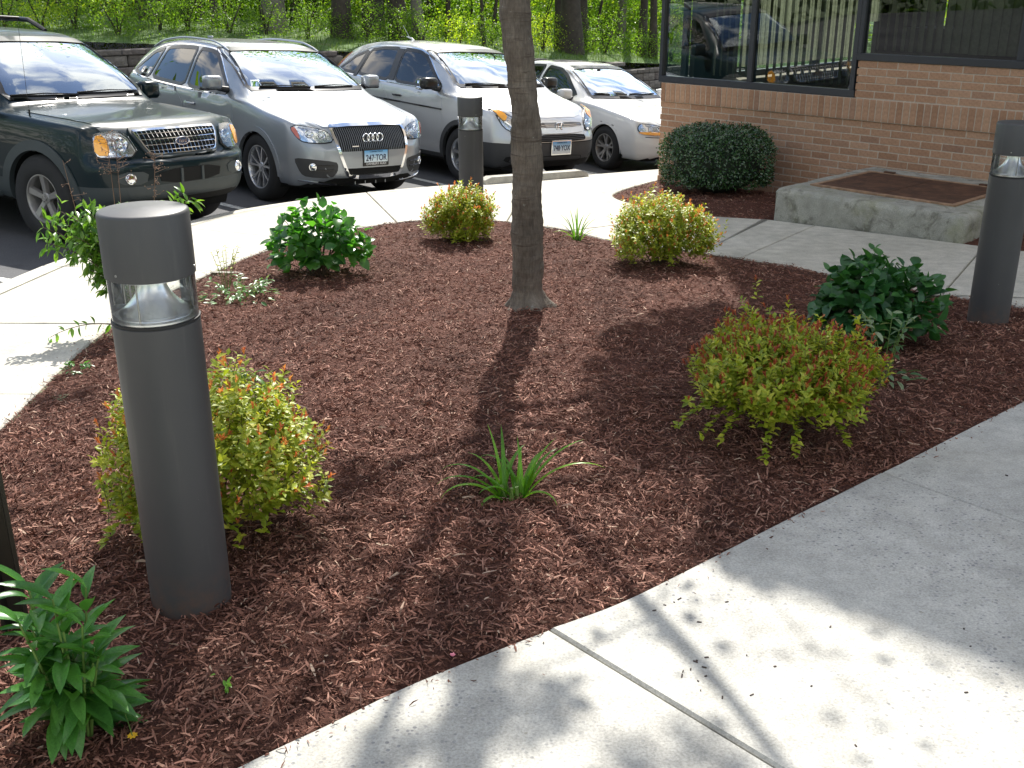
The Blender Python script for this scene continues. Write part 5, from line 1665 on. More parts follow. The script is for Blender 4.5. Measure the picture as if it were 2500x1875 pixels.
M_PLATE = None
def make_plate_mat():
    k = N('licence_plate')
    z = k.n('SeparateXYZ'); k.set(z.inputs[0], k.co)
    f = k.ramp(k.math('ADD', k.math('MULTIPLY', z.outputs[2], 6.5), .5), [(.0, (.80, .84, .86)), (.45, (.62, .76, .86)), (.95, (.12, .38, .70))])
    return k.done(k.pbsdf(f, .35))
M_PLATE = make_plate_mat()
M_INK = M_simple('dark_ink', (.012, .02, .06), .5)
M_INKW = M_simple('white_lettering', (.8, .8, .8), .5)
def plate(C, z, txt, frame_txt=None, tilt=0):
    h, nr = C.surf(0, z)
    h = max(C.surf(0, zz)[0].x for zz in (z - .07, z, z + .07))
    pl = bpy.data.objects.new('licence_plate', None); link(pl, C.root); pl.location = (h + .022, 0, z); pl.rotation_euler = (0, R(tilt), 0); pl.empty_display_size = .05
    mb = MB(); mb.box((0, 0, 0), (.004, .305, .152)); mb.build('plate', M_PLATE, pl, bevel=.0015, seg=1)
    mb = MB(); mb.box((-.008, 0, 0), (.012, .335, .182)); mb.build('plate_frame', M_BLK if frame_txt else M_CHR, pl, bevel=.003, seg=2)
    for t, sz, zz, m, st in ([(txt, .092, -.006, M_INK, .78), ('CONNECTICUT', .022, .062, M_INK, 1.1)] + ([(frame_txt, .034, -.0665, M_INKW, 1.05)] if frame_txt else [])):
        me = text_mesh('plate_text', t, sz, .0006, .0012 if sz > .05 else .0002, st)
        me.materials.append(m)
        o = link(bpy.data.objects.new('plate_text', me), pl)
        o.matrix_local = Matrix(((0, 0, 1, .0045), (1, 0, 0, 0), (0, 1, 0, zz), (0, 0, 0, 1)))
    if frame_txt:
        mb = MB(); mb.box((.001, 0, -.0665), (.004, .33, .034)); mb.build('frame_strip', M_BLK, pl)
    return pl

def common_windows(C, sides, ws, seal=.028):
    """side windows [(poly, material)], windscreen polygon in the front view"""
    for side in (-1, 1):
        for poly in sides:
            P = rnd(poly, it=2, c=.10)
            C.patch('window', grow(P, -.004), 'side', M_SIDEGL, off=.003, thick=.004, grid=.09, side=side)
            C.patch('window_seal', grow(P, .012), 'side', M_BLK, off=.006, thick=.014, grid=.06, side=side, hole=grow(P, -.026))
    for poly in sides: C.cut_side(grow(rnd(poly, it=2, c=.10), -.004))
    P = rnd(ws, it=1, c=.12)
    C.patch('windscreen', P, 'front', M_CARGL, off=.004, thick=.004, grid=.09)
    C.patch('windscreen_seal', grow(P, .012), 'front', M_BLK, off=.007, thick=.014, grid=.06, hole=grow(P, -.028))
    C.cut_front(grow(P, -.006), ws_x)

def wiper(C, pts):
    mb = MB(); P = []
    for y, z in pts:
        h, nr = C.surf(y, z); P.append(h + nr * .018)
    mb.tube([P[0] , P[0].lerp(P[-1], .5) + Vector((0, 0, .012)), P[-1]], [.009, .006, .004], 6)
    mb.tube([p + Vector((0, 0, -.006)) for p in P], .006, 5)
    mb.build('wiper', M_BLK, C.root)

def lamp(C, poly, proj='front', amber=None, side=1, chrome=None, lenses=()):
    """headlight: dark back, reflector bowls, clear cover"""
    P = rnd(poly, it=1)
    o = C.patch('headlight', grow(P, .006), proj, M_BLK, off=.003, thick=.01, grid=.04, side=side)
    C.patch('reflector', grow(P, -.006), proj, M_LAMPIN, off=.007, thick=.006, grid=.02, side=side, smooth=False, parent=o)
    for (a, b, r) in lenses:
        if proj == 'front': h, nr = C.surf(a, b)
        mb = MB(); ctr = h + nr * .006
        q = nr.to_track_quat('Y', 'Z').to_matrix().to_4x4()
        tmp = MB(); tmp.lathe([(r * .55, .0), (r, .014), (r * 1.04, .012), (r * 1.04, -.004)], 24, 'Y'); tmp.lathe([(0, .012), (r * .3, .008), (r * .52, .001)], 20, 'Y')
        mb.add([Matrix.Translation(ctr) @ q @ v for v in tmp.v], tmp.f); mb.build('lamp_bowl', M_CHR, o, smooth=True)
    if amber: C.patch('indicator', rnd(amber, it=1), proj, M_AMBER, off=.028, thick=.012, grid=.03, side=side, parent=o)
    C.patch('lamp_cover', P, proj, M_LAMPGL, off=.024, thick=.003, grid=.035, side=side, parent=o)
    return o

def place(root, x, y, hdg, dz=0):
    """put a car on the sloping car park, facing along hdg"""
    fx, fy = math.cos(hdg), math.sin(hdg); F = Vector((fx, fy, LP[1] * fx + LP[2] * fy)).normalized()
    Lf = Vector((-fy, fx, LP[1] * -fy + LP[2] * fx)); Z = F.cross(Lf).normalized(); Lf = Z.cross(F)
    root.matrix_world = Matrix(((F.x, Lf.x, Z.x, x), (F.y, Lf.y, Z.y, y), (F.z, Lf.z, Z.z, LZ(x, y) + dz), (0, 0, 0, 1)))

def side_parts(C, doors, handles, hmat, fuel=None):
    for side in (-1, 1):
        for i, poly in enumerate(doors):
            d = C.patch('door', rnd(poly, it=1), 'side', C.paint, off=.0035, thick=.008, grid=.07, side=side)
            hx, hz = handles[i]
            h, nr, _, _ = C.bvh.ray_cast(Vector((hx, 3 * side, hz)), Vector((0, -side, 0)))
            mb = MB(); mb.tube([h + Vector((-.09, side * .012, 0)), h + Vector((-.05, side * .042, .004)), h + Vector((.05, side * .042, .004)), h + Vector((.09, side * .012, 0))], [.012, .013, .013, .012], 8)
            mb.build('handle', hmat, d, smooth=True)

# =========================== silver-blue crossover with the big single-frame grille
def car_silver_blue():
    global ws_x
    root = empty('parked_car', (0, 0, 0), 0, 'silver-blue crossover with a large chrome-framed grille and four-ring badge', 'car', 'cars parked along the kerb')
    sp = dict(L=4.62, W=[(0, .60), (-.05, .72), (-.15, .81), (-.32, .875), (-.8, .93), (-1.6, .94), (-3.4, .94), (-4.1, .90), (-4.45, .82), (-4.62, .68)],
              zt=[(0, .66), (-.03, .76), (-.09, .85), (-.22, .915), (-.6, 1.00), (-1.05, 1.08), (-1.22, 1.125), (-1.45, 1.27), (-1.85, 1.49), (-2.15, 1.59), (-2.5, 1.63), (-3.0, 1.64), (-3.6, 1.60), (-4.0, 1.53), (-4.2, 1.42), (-4.42, 1.14), (-4.55, .98), (-4.62, .75)],
              zb=[(0, .62), (-.1, .80), (-.3, .88), (-.8, .97), (-1.25, 1.045), (-2.2, 1.08), (-3.4, 1.12), (-4.1, 1.17), (-4.4, 1.05), (-4.62, .7)],
              rt=[(0, .50), (-.2, .66), (-.6, .76), (-1.22, .80), (-1.6, .73), (-2.15, .645), (-3.2, .635), (-4.0, .61), (-4.3, .64), (-4.62, .62)],
              zu=[(0, .32), (-.1, .24), (-.3, .20), (-4.3, .24), (-4.5, .32), (-4.62, .42)],
              nose=[(.15, -.06), (.30, -.012), (.42, 0), (.60, -.005), (.75, -.03), (.88, -.06), (1.1, -.06)], sweep=.17,
              clad=(.235, -.9, .25))
    C = Car(sp, root, CP_BLUE); ws_x = -1.0
    xf, xr, ra = -.90, -3.71, .395
    for x in (xf, xr): C.cut_wheel(x, .365, ra + .012)
    sw = [[(-1.52, 1.085), (-2.13, 1.50), (-2.30, 1.53), (-2.55, 1.545), (-2.55, 1.105)], [(-2.62, 1.11), (-2.62, 1.545), (-3.05, 1.54), (-3.38, 1.515), (-3.50, 1.15)], [(-3.58, 1.155), (-3.48, 1.50), (-3.72, 1.455), (-4.02, 1.25), (-4.05, 1.21), (-3.9, 1.175)]]
    ws = [(-.775, 1.150), (-.4, 1.145), (0, 1.143), (.4, 1.145), (.775, 1.150), (.655, 1.50), (.62, 1.556), (.25, 1.572), (-.25, 1.572), (-.62, 1.556), (-.655, 1.50)]
    common_windows(C, sw, ws)
    for side in (-1, 1):      # bright trim round the glass
        tr = rnd([(-1.47, 1.07), (-2.11, 1.525), (-2.32, 1.557), (-2.9, 1.575), (-3.45, 1.548), (-3.78, 1.485), (-4.10, 1.26), (-4.14, 1.18), (-3.6, 1.128), (-2.5, 1.085)], it=2)
        C.patch('window_trim', grow(tr, .006), 'side', M_CHR, off=.005, thick=.008, grid=.06, side=side, hole=grow(tr, -.008))
        arch(C, xf, .365, ra, .045, CP_BLUE, side); arch(C, xr, .365, ra, .045, CP_BLUE, side)
        C.patch('sill_trim', [(-1.42, .22), (-1.42, .32), (-3.2, .34), (-3.2, .24)], 'side', M_CLAD, off=.006, grid=.09, side=side)
        rl = MB(); P = []
        for i in range(19):
            t = i / 18; x = -2.02 - 1.95 * t; hh, nr, _, _ = C.bvh.ray_cast(Vector((x, side * .60, 4)), Vector((0, 0, -1)))
            P.append(hh + Vector((0, 0, .006 + .030 * min(1, 6 * t, 6 * (1 - t)))))
        rl.tube(P, [.010] + [.013] * 17 + [.010], 8); rl.build('roof_rail', M_ALLOY, root, smooth=True)
    C.patch('sunroof', rnd([(-2.35, -.40), (-2.35, .40), (-3.1, .42), (-3.1, -.42)], it=2), 'top', M_BLK, off=.003, thick=.006, grid=.1)
    C.patch('bonnet', rnd([(-.16, -.50), (-.13, 0), (-.16, .50), (-.32, .64), (-.7, .72), (-1.17, .75), (-1.20, 0), (-1.17, -.75), (-.7, -.72), (-.32, -.64)], it=1), 'top', CP_BLUE, off=.004, thick=.008, grid=.06)
    side_parts(C, [[(-1.38, .36), (-1.36, .80), (-1.44, 1.05), (-2.56, 1.075), (-2.55, .40), (-2.5, .34)], [(-2.59, .34), (-2.60, 1.08), (-3.52, 1.12), (-3.50, .85), (-3.25, .62), (-3.16, .36)]], [(-2.35, .93), (-3.28, .98)], CP_BLUE)
    # grille
    g0 = [(-.44, .85), (.44, .85), (.465, .80), (.43, .60), (.345, .375), (.31, .34), (-.31, .34), (-.345, .375), (-.43, .60), (-.465, .80)]
    G = rnd(g0, it=1)
    gr = C.patch('grille', grow(G, -.012), 'front', M_VOID, off=.004, thick=.006, grid=.05)
    C.patch('grille_surround', grow(G, .022), 'front', M_CHR, off=.020, thick=.026, grid=.03, hole=grow(G, -.010), parent=gr)
    for i in range(35):
        y = -.425 + .025 * i; zt_ = .835; zb_ = .555
        if abs(y) > .42: zb_ = .66
        elif abs(y) > .405: zb_ = .60
        P = [C.surf(y, z)[0] + Vector((.010, 0, 0)) for z in np.linspace(zb_, zt_, 5)]
        mb = MB(); mb.tube(P, .0045, 4); mb.build('grille_slat', M_simple('grille_grey', (.16, .165, .17), .35, .5) if 'grille_grey' not in bpy.data.materials else bpy.data.materials['grille_grey'], gr)
    C.patch('grille_bar', [(-.415, .60), (.415, .60), (.365, .425), (-.365, .425)], 'front', CP_BLUE, off=.016, thick=.02, grid=.06, parent=gr)
    ctr, nr = C.surf(0, .735)
    for i in range(4):
        mb = MB(); y = -.0885 + .059 * i; ring = [ctr + Vector((.020 + .002 * (i % 2), y + .0415 * math.cos(a), .0415 * math.sin(a))) for a in np.linspace(0, 2 * math.pi, 29)]
        mb.tube(ring, .0062, 8, cap=False); mb.build('badge_ring', M_CHR, root, smooth=True, merge=True)
    h_, _ = C.surf(-.25, .60); mb = MB(); mb.box(h_ + Vector((.012, 0, .055)), (.006, .085, .011)); mb.build('badge_strip', M_CHR, root)
    plate(C, .530, '247·TOR', 'DANBURY AUDI')
    # lower openings
    lo = C.patch('lower_grille', [(-.40, .235), (.40, .235), (.34, .282), (-.34, .282)], 'front', M_VOID, off=.004, thick=.006, grid=.05)
    for y in (-.2, -.07, .07, .2): 
        p_ = C.surf(y, .26)[0]; mb = MB(); mb.box(p_ + Vector((.008, 0, 0)), (.012, .010, .05)); mb.build('grille_bar', CP_BLUE, lo)
    for s_ in (-1, 1):
        fo = [(s_ * .475, .50), (s_ * .80, .535), (s_ * .84, .52), (s_ * .79, .37), (s_ * .74, .335), (s_ * .52, .325), (s_ * .46, .39), (s_ * .45, .46)]
        if s_ < 0: fo = fo[::-1]
        f_ = C.patch('fog_lamp_recess', rnd(fo, it=1), 'front', M_CLAD, off=.004, thick=.006, grid=.05)
        for zz in (.41, .46):
            pts_ = [C.surf(s_ * y, zz)[0] + Vector((.01, 0, 0)) for y in (.50, .58, .66, .72)]
            mb = MB(); mb.tube(pts_, .008, 5); mb.build('recess_bar', M_BLK, f_)
        h_, n_ = C.surf(s_ * .70, .445); q = n_.to_track_quat('Y', 'Z').to_matrix().to_4x4()
        tmp = MB(); tmp.lathe([(0, .018), (.025, .016), (.036, .008), (.040, .016), (.044, .010), (.044, 0)], 24, 'Y'); mb = MB(); mb.add([Matrix.Translation(h_) @ q @ v for v in tmp.v], tmp.f); mb.build('fog_lamp', M_CHR, f_, smooth=True)
        hl = [(s_ * .475, .70), (s_ * .50, .80), (s_ * .66, .845), (s_ * .80, .862), (s_ * .845, .835), (s_ * .80, .735), (s_ * .76, .695), (s_ * .60, .685)]
        am = [(s_ * .775, .72), (s_ * .80, .845), (s_ * .84, .83), (s_ * .80, .74)]
        if s_ < 0: hl = hl[::-1]; am = am[::-1]
        lamp(C, hl, 'front', None, lenses=((s_ * .58, .765, .042), (s_ * .70, .775, .042)))
        C.patch('indicator', rnd(am, it=1), 'front', M_simple('orange_reflector', (.55, .14, .08), .2, coat=1) if 'orange_reflector' not in bpy.data.materials else bpy.data.materials['orange_reflector'], off=.028, thick=.006, grid=.03)
        st = [(s_ * .40, .232), (s_ * .60, .262), (s_ * .80, .290), (s_ * .80, .304), (s_ * .60, .278), (s_ * .40, .250)]
        if s_ < 0: st = st[::-1]
        C.patch('bumper_trim', st, 'front', M_CHR, off=.010, thick=.014, grid=.05)
        mirror(C, -1.58, s_ * 1.06, 1.215, s_, CP_BLUE, w=.21, h=.15, lower=M_BLK)
    wiper(C, [(-.62, 1.172), (-.3, 1.168), (0.02, 1.165)]); wiper(C, [(.08, 1.168), (.35, 1.168), (.62, 1.172)])
    interior(C, (-1.30, 1.12, .78, -3.9), M_SEAT)
    C.finish_body()
    st = dict(n=5, split=.30, inner=.13, wi=.030, wo=.026, rot=.3)
    for x in (xf, xr):
        for s_ in (-1, 1): wheel(root, x, s_ * .80, .365, .238, st, s_, M_ALLOY, .235)
    mb = MB(); mb.box((-3.62, 0, 1.63), (.12, .03, .05)); mb.build('roof_antenna', CP_BLUE, root, bevel=.012, seg=2)
    return root

def arch_all(C, xs_, z, r, width, mat):
    for x in xs_:
        C.cut_wheel(x, z, r + .012)
        for side in (-1, 1): arch(C, x, z, r, width, mat, side)

# =========================== light silver crossover
def car_light_silver():
    global ws_x
    root = empty('parked_car', (0, 0, 0), 0, 'light silver crossover with black mirrors and grey bumper, parked behind the tree trunk', 'car', 'cars parked along the kerb')
    sp = dict(L=4.52, W=[(0, .58), (-.05, .70), (-.15, .79), (-.32, .85), (-.8, .905), (-1.6, .91), (-3.4, .91), (-4.1, .87), (-4.4, .80), (-4.52, .66)],
              zt=[(0, .70), (-.03, .79), (-.09, .87), (-.22, .93), (-.55, 1.02), (-.9, 1.09), (-1.08, 1.14), (-1.35, 1.31), (-1.7, 1.50), (-2.0, 1.60), (-2.4, 1.655), (-3.0, 1.67), (-3.6, 1.62), (-3.95, 1.54), (-4.15, 1.40), (-4.35, 1.15), (-4.46, .98), (-4.52, .75)],
              zb=[(0, .66), (-.1, .80), (-.3, .89), (-.8, .98), (-1.1, 1.055), (-2.2, 1.10), (-3.4, 1.15), (-4.0, 1.22), (-4.3, 1.08), (-4.52, .7)],
              rt=[(0, .48), (-.2, .64), (-.6, .74), (-1.1, .77), (-1.5, .71), (-2.0, .63), (-3.2, .62), (-3.9, .57), (-4.2, .62), (-4.52, .60)],
              zu=[(0, .34), (-.1, .27), (-.3, .22), (-4.2, .25), (-4.4, .33), (-4.52, .42)],
              nose=[(.15, -.08), (.30, -.03), (.45, 0), (.60, 0), (.68, -.03), (.80, -.05), (.92, -.09), (1.1, -.09)], sweep=.20,
              clad=(.555, -.9, .32))
    C = Car(sp, root, CP_SILV); ws_x = -.85
    xf, xr, ra = -.90, -3.52, .385
    arch_all(C, (xf, xr), .345, ra, .05, M_CLAD)
    sw = [[(-1.36, 1.115), (-1.95, 1.49), (-2.15, 1.555), (-2.50, 1.575), (-2.50, 1.145)], [(-2.62, 1.15), (-2.62, 1.575), (-3.0, 1.565), (-3.30, 1.53), (-3.42, 1.19)], [(-3.50, 1.20), (-3.38, 1.515), (-3.66, 1.43), (-3.90, 1.27), (-3.93, 1.235), (-3.8, 1.21)]]
    ws = [(-.75, 1.165), (-.4, 1.160), (0, 1.158), (.4, 1.160), (.75, 1.165), (.64, 1.51), (.59, 1.574), (.25, 1.59), (-.25, 1.59), (-.59, 1.574), (-.64, 1.51)]
    common_windows(C, sw, ws)
    for side in (-1, 1):
        tr = rnd([(-1.32, 1.10), (-1.93, 1.515), (-2.18, 1.585), (-2.8, 1.602), (-3.35, 1.565), (-3.68, 1.465), (-3.97, 1.28), (-4.0, 1.215), (-3.5, 1.17), (-2.5, 1.125)], it=2)
        C.patch('window_trim', grow(tr, .006), 'side', M_CHR, off=.005, thick=.008, grid=.06, side=side, hole=grow(tr, -.005))
        for a in ((-2.50, -2.62), (-3.42, -3.50)):
            C.patch('door_pillar', [(a[0], 1.16), (a[0] + (.0 if a[0] > -3 else .09), 1.565 if a[0] > -3 else 1.50), (a[1] + (0 if a[0] > -3 else .09), 1.565 if a[0] > -3 else 1.50), (a[1], 1.16)], 'side', M_BLK, off=.009, thick=.01, grid=.1, side=side)
        C.patch('side_moulding', [(-1.3, .865), (-1.3, .885), (-4.0, .955), (-4.0, .935)], 'side', M_CLAD, off=.014, thick=.018, grid=.1, side=side)
        C.patch('tail_lamp', rnd([(-4.12, 1.05), (-4.0, 1.30), (-3.93, 1.47), (-4.02, 1.46), (-4.20, 1.28), (-4.32, 1.05)], it=1), 'side', M_simple('red_lens', (.45, .02, .02), .2, coat=1) if 'red_lens' not in bpy.data.materials else bpy.data.materials['red_lens'], off=.008, thick=.012, grid=.06, side=side)
    C.patch('bonnet', rnd([(-.17, -.46), (-.13, 0), (-.17, .46), (-.36, .62), (-.7, .69), (-1.03, .72), (-1.05, 0), (-1.03, -.72), (-.7, -.69), (-.36, -.62)], it=1), 'top', CP_SILV, off=.004, thick=.008, grid=.06)
    side_parts(C, [[(-1.30, .40), (-1.28, .80), (-1.34, 1.08), (-2.54, 1.12), (-2.53, .40), (-2.48, .36)], [(-2.57, .36), (-2.58, 1.12), (-3.45, 1.165), (-3.42, .85), (-3.10, .60), (-3.02, .38)]], [(-2.32, .98), (-3.22, 1.04)], M_BLK)
    # two-tier grille
    up = C.patch('grille', rnd([(-.44, .80), (.44, .80), (.465, .715), (.40, .665), (-.40, .665), (-.465, .715)], it=1), 'front', CP_SILV, off=.016, thick=.02, grid=.04)
    C.patch('grille_inset', rnd([(-.40, .792), (.40, .792), (.42, .735), (-.42, .735)], it=1), 'front', M_simple('grille_mesh', (.09, .09, .095), .5, .3), off=.020, thick=.01, grid=.05, parent=up)
    for z in (.752, .772):
        pts_ = [C.surf(y, z)[0] + Vector((.022, 0, 0)) for y in np.linspace(-.39, .39, 13)]
        mb = MB(); mb.tube(pts_, .004, 5); mb.build('grille_bar', M_CHR, up)
    lowg = C.patch('lower_grille', rnd([(-.43, .655), (.43, .655), (.46, .60), (.42, .575), (-.42, .575), (-.46, .60)], it=1), 'front', M_VOID, off=.010, thick=.01, grid=.05)
    for z in (.598, .618, .638):
        pts_ = [C.surf(y, z)[0] + Vector((.014, 0, 0)) for y in np.linspace(-.42, .42, 13)]
        mb = MB(); mb.tube(pts_, .005, 5); mb.build('grille_bar', M_BLK, lowg)
    h_, _ = C.surf(0, .752); bd = bpy.data.objects.new('badge', None); link(bd, root); bd.location = h_ + Vector((.03, 0, .002)); bd.empty_display_size = .05
    rr = rnd([(-.052, .048), (.052, .048), (.060, .03), (.046, -.048), (-.046, -.048), (-.060, .03)], it=2)
    mb = MB(); mb.tube([Vector((0, a, b)) for a, b in rr] + [Vector((0, rr[0][0], rr[0][1]))], .0055, 6, cap=False); mb.build('badge_ring', M_CHR, bd, smooth=True)
    for s_ in (-1, 1):
        mb = MB(); mb.tube([(.002, s_ * .036, .040), (.002, s_ * .024, .004), (.002, s_ * .030, -.040)], [.0065, .0055, .0065], 6); mb.build('badge_bar', M_CHR, bd, smooth=True)
    mb = MB(); mb.tube([(.002, -.025, 0), (.002, .025, 0)], .006, 6); mb.build('badge_bar', M_CHR, bd, smooth=True)
    # grey lower bumper, plate and lamps
    C.patch('bumper_recess', rnd([(-.38, .40), (.38, .40), (.42, .34), (.36, .30), (-.36, .30), (-.42, .34)], it=1), 'front', M_VOID, off=.004, thick=.01, grid=.06)
    plate(C, .50, '748·YOX')
    for s_ in (-1, 1):
        hl = [(s_ * .49, .69), (s_ * .50, .79), (s_ * .60, .86), (s_ * .74, .955), (s_ * .80, .965), (s_ * .785, .86), (s_ * .74, .74), (s_ * .66, .685)]
        am = [(s_ * .66, .87), (s_ * .755, .955), (s_ * .795, .955), (s_ * .785, .88), (s_ * .72, .80)]
        if s_ < 0: hl = hl[::-1]; am = am[::-1]
        lamp(C, hl, 'front', am, lenses=((s_ * .60, .765, .05),))
        fo = [(s_ * .56, .39), (s_ * .72, .40), (s_ * .74, .33), (s_ * .58, .31)]
        if s_ < 0: fo = fo[::-1]
        C.patch('fog_lamp_recess', rnd(fo, it=1), 'front', M_VOID, off=.004, thick=.01, grid=.05)
        mirror(C, -1.42, s_ * 1.03, 1.19, s_, M_BLK, w=.23, h=.145)
    C.patch('bumper_line', [(-.70, .555), (.70, .555), (.70, .566), (-.70, .566)], 'front', M_VOID, off=.003, thick=.006, grid=.06)
    wiper(C, [(-.62, 1.185), (-.3, 1.18), (0.0, 1.175)]); wiper(C, [(.05, 1.178), (.33, 1.18), (.60, 1.185)])
    interior(C, (-1.16, 1.13, .76, -3.8), M_SEAT)
    C.finish_body()
    st = dict(n=7, wi=.040, wo=.055, rot=.2)
    for x in (xf, xr):
        for s_ in (-1, 1): wheel(root, x, s_ * .785, .345, .215, st, s_, M_ALLOY, .22)
    mb = MB(); mb.tube([(-3.25, 0, 1.655), (-3.30, 0, 1.69), (-3.42, 0, 1.71)], [.02, .014, .008], 6); mb.tube([(-3.34, 0, 1.69), (-3.52, 0, 1.86)], .0035, 5); mb.build('roof_antenna', CP_SILV, root)
    return root

# =========================== white saloon
def car_white():
    global ws_x
    root = empty('parked_car', (0, 0, 0), 0, 'white saloon car with a dark sunroof, half hidden by the corner of the brick building', 'car', 'cars parked along the kerb')
    sp = dict(L=4.79, W=[(0, .56), (-.05, .68), (-.15, .77), (-.35, .84), (-.9, .885), (-1.6, .893), (-3.6, .893), (-4.3, .86), (-4.65, .78), (-4.79, .64)],
              zt=[(0, .56), (-.03, .62), (-.09, .68), (-.25, .74), (-.7, .85), (-1.2, .905), (-1.42, .940), (-1.7, 1.10), (-2.1, 1.29), (-2.35, 1.375), (-2.7, 1.425), (-3.1, 1.43), (-3.5, 1.36), (-3.9, 1.18), (-4.15, 1.04), (-4.5, 1.0), (-4.7, .96), (-4.79, .80)],
              zb=[(0, .53), (-.1, .65), (-.3, .72), (-.8, .82), (-1.4, .90), (-2.4, .93), (-3.4, .96), (-4.2, .97), (-4.6, .92), (-4.79, .7)],
              rt=[(0, .46), (-.2, .62), (-.8, .70), (-1.42, .72), (-1.9, .64), (-2.4, .565), (-3.2, .565), (-3.8, .60), (-4.2, .68), (-4.79, .56)],
              zu=[(0, .28), (-.1, .22), (-.3, .18), (-4.4, .22), (-4.6, .28), (-4.79, .38)],
              nose=[(.15, -.06), (.28, -.01), (.42, 0), (.55, -.01), (.64, -.06), (.72, -.09), (1.1, -.09)], sweep=.22)
    C = Car(sp, root, CP_WHITE); ws_x = -1.2
    xf, xr, ra = -.95, -3.665, .345
    arch_all(C, (xf, xr), .312, ra, .022, CP_WHITE)
    sw = [[(-1.72, .965), (-2.22, 1.25), (-2.42, 1.325), (-2.72, 1.355), (-2.72, .985)], [(-2.80, .99), (-2.80, 1.357), (-3.1, 1.35), (-3.4, 1.29), (-3.72, 1.10), (-3.70, 1.0)]]
    ws = [(-.70, .965), (-.4, .96), (0, .958), (.4, .96), (.70, .965), (.565, 1.30), (.51, 1.352), (.25, 1.366), (-.25, 1.366), (-.51, 1.352), (-.565, 1.30)]
    common_windows(C, sw, ws)
    C.patch('sunroof', rnd([(-2.62, -.38), (-2.62, .38), (-3.05, .40), (-3.05, -.40)], it=2), 'top', M_BLK, off=.003, thick=.006, grid=.1)
    C.patch('bonnet', rnd([(-.20, -.46), (-.15, 0), (-.20, .46), (-.45, .60), (-.8, .66), (-1.36, .70), (-1.39, 0), (-1.36, -.70), (-.8, -.66), (-.45, -.60)], it=1), 'top', CP_WHITE, off=.004, thick=.008, grid=.06)
    side_parts(C, [[(-1.60, .30), (-1.58, .70), (-1.66, .93), (-2.75, .955), (-2.74, .32), (-2.7, .27)], [(-2.79, .27), (-2.80, .955), (-3.62, .98), (-3.58, .75), (-3.32, .55), (-3.2, .29)]], [(-2.55, .80), (-3.4, .83)], CP_WHITE)
    for side in (-1, 1): C.patch('side_moulding', [(-1.62, .50), (-1.62, .55), (-3.2, .56), (-3.2, .51)], 'side', CP_WHITE, off=.016, thick=.02, grid=.1, side=side)
    gr = C.patch('grille', rnd([(-.36, .66), (.36, .66), (.33, .56), (-.33, .56)], it=1), 'front', M_VOID, off=.004, thick=.01, grid=.05)
    for z in (.585, .61, .635):
        mb = MB(); mb.tube([C.surf(y, z)[0] + Vector((.01, 0, 0)) for y in np.linspace(-.33, .33, 9)], .006, 5); mb.build('grille_bar', M_CHR, gr)
    C.patch('lower_grille', rnd([(-.42, .36), (.42, .36), (.38, .27), (-.38, .27)], it=1), 'front', M_VOID, off=.004, thick=.01, grid=.06)
    C.patch('bumper_line', [(-.74, .525), (.74, .525), (.74, .534), (-.74, .534)], 'front', M_VOID, off=.003, thick=.006, grid=.06)
    for s_ in (-1, 1):
        hl = [(s_ * .40, .565), (s_ * .41, .66), (s_ * .60, .69), (s_ * .76, .705), (s_ * .80, .66), (s_ * .80, .60), (s_ * .74, .565)]
        am = [(s_ * .44, .555), (s_ * .44, .575), (s_ * .78, .595), (s_ * .80, .58), (s_ * .74, .555)]
        if s_ < 0: hl = hl[::-1]; am = am[::-1]
        lamp(C, hl, 'front', am, lenses=((s_ * .55, .62, .04), (s_ * .67, .625, .035)))
        mirror(C, -1.80, s_ * .97, 1.00, s_, CP_WHITE, w=.20, h=.14)
    wiper(C, [(-.60, 1.005), (-.3, 1.0), (0.0, .997)]); wiper(C, [(.05, .998), (.33, 1.0), (.58, 1.005)])
    st_ = C.surf(-.05, 1.31)[0]; mb = MB(); mb.box(st_ + Vector((-.02, 0, 0)), (.01, .06, .05)); mb.build('rear_view_mirror', M_DASH, root)
    interior(C, (-1.52, .94, .74, -4.0), M_SEATB)
    C.finish_body()
    st = dict(n=5, split=.22, inner=.10, wi=.034, wo=.038, rot=.3)
    for x in (xf, xr):
        for s_ in (-1, 1): wheel(root, x, s_ * .775, .312, .200, st, s_, M_ALLOYD, .205)
    return root

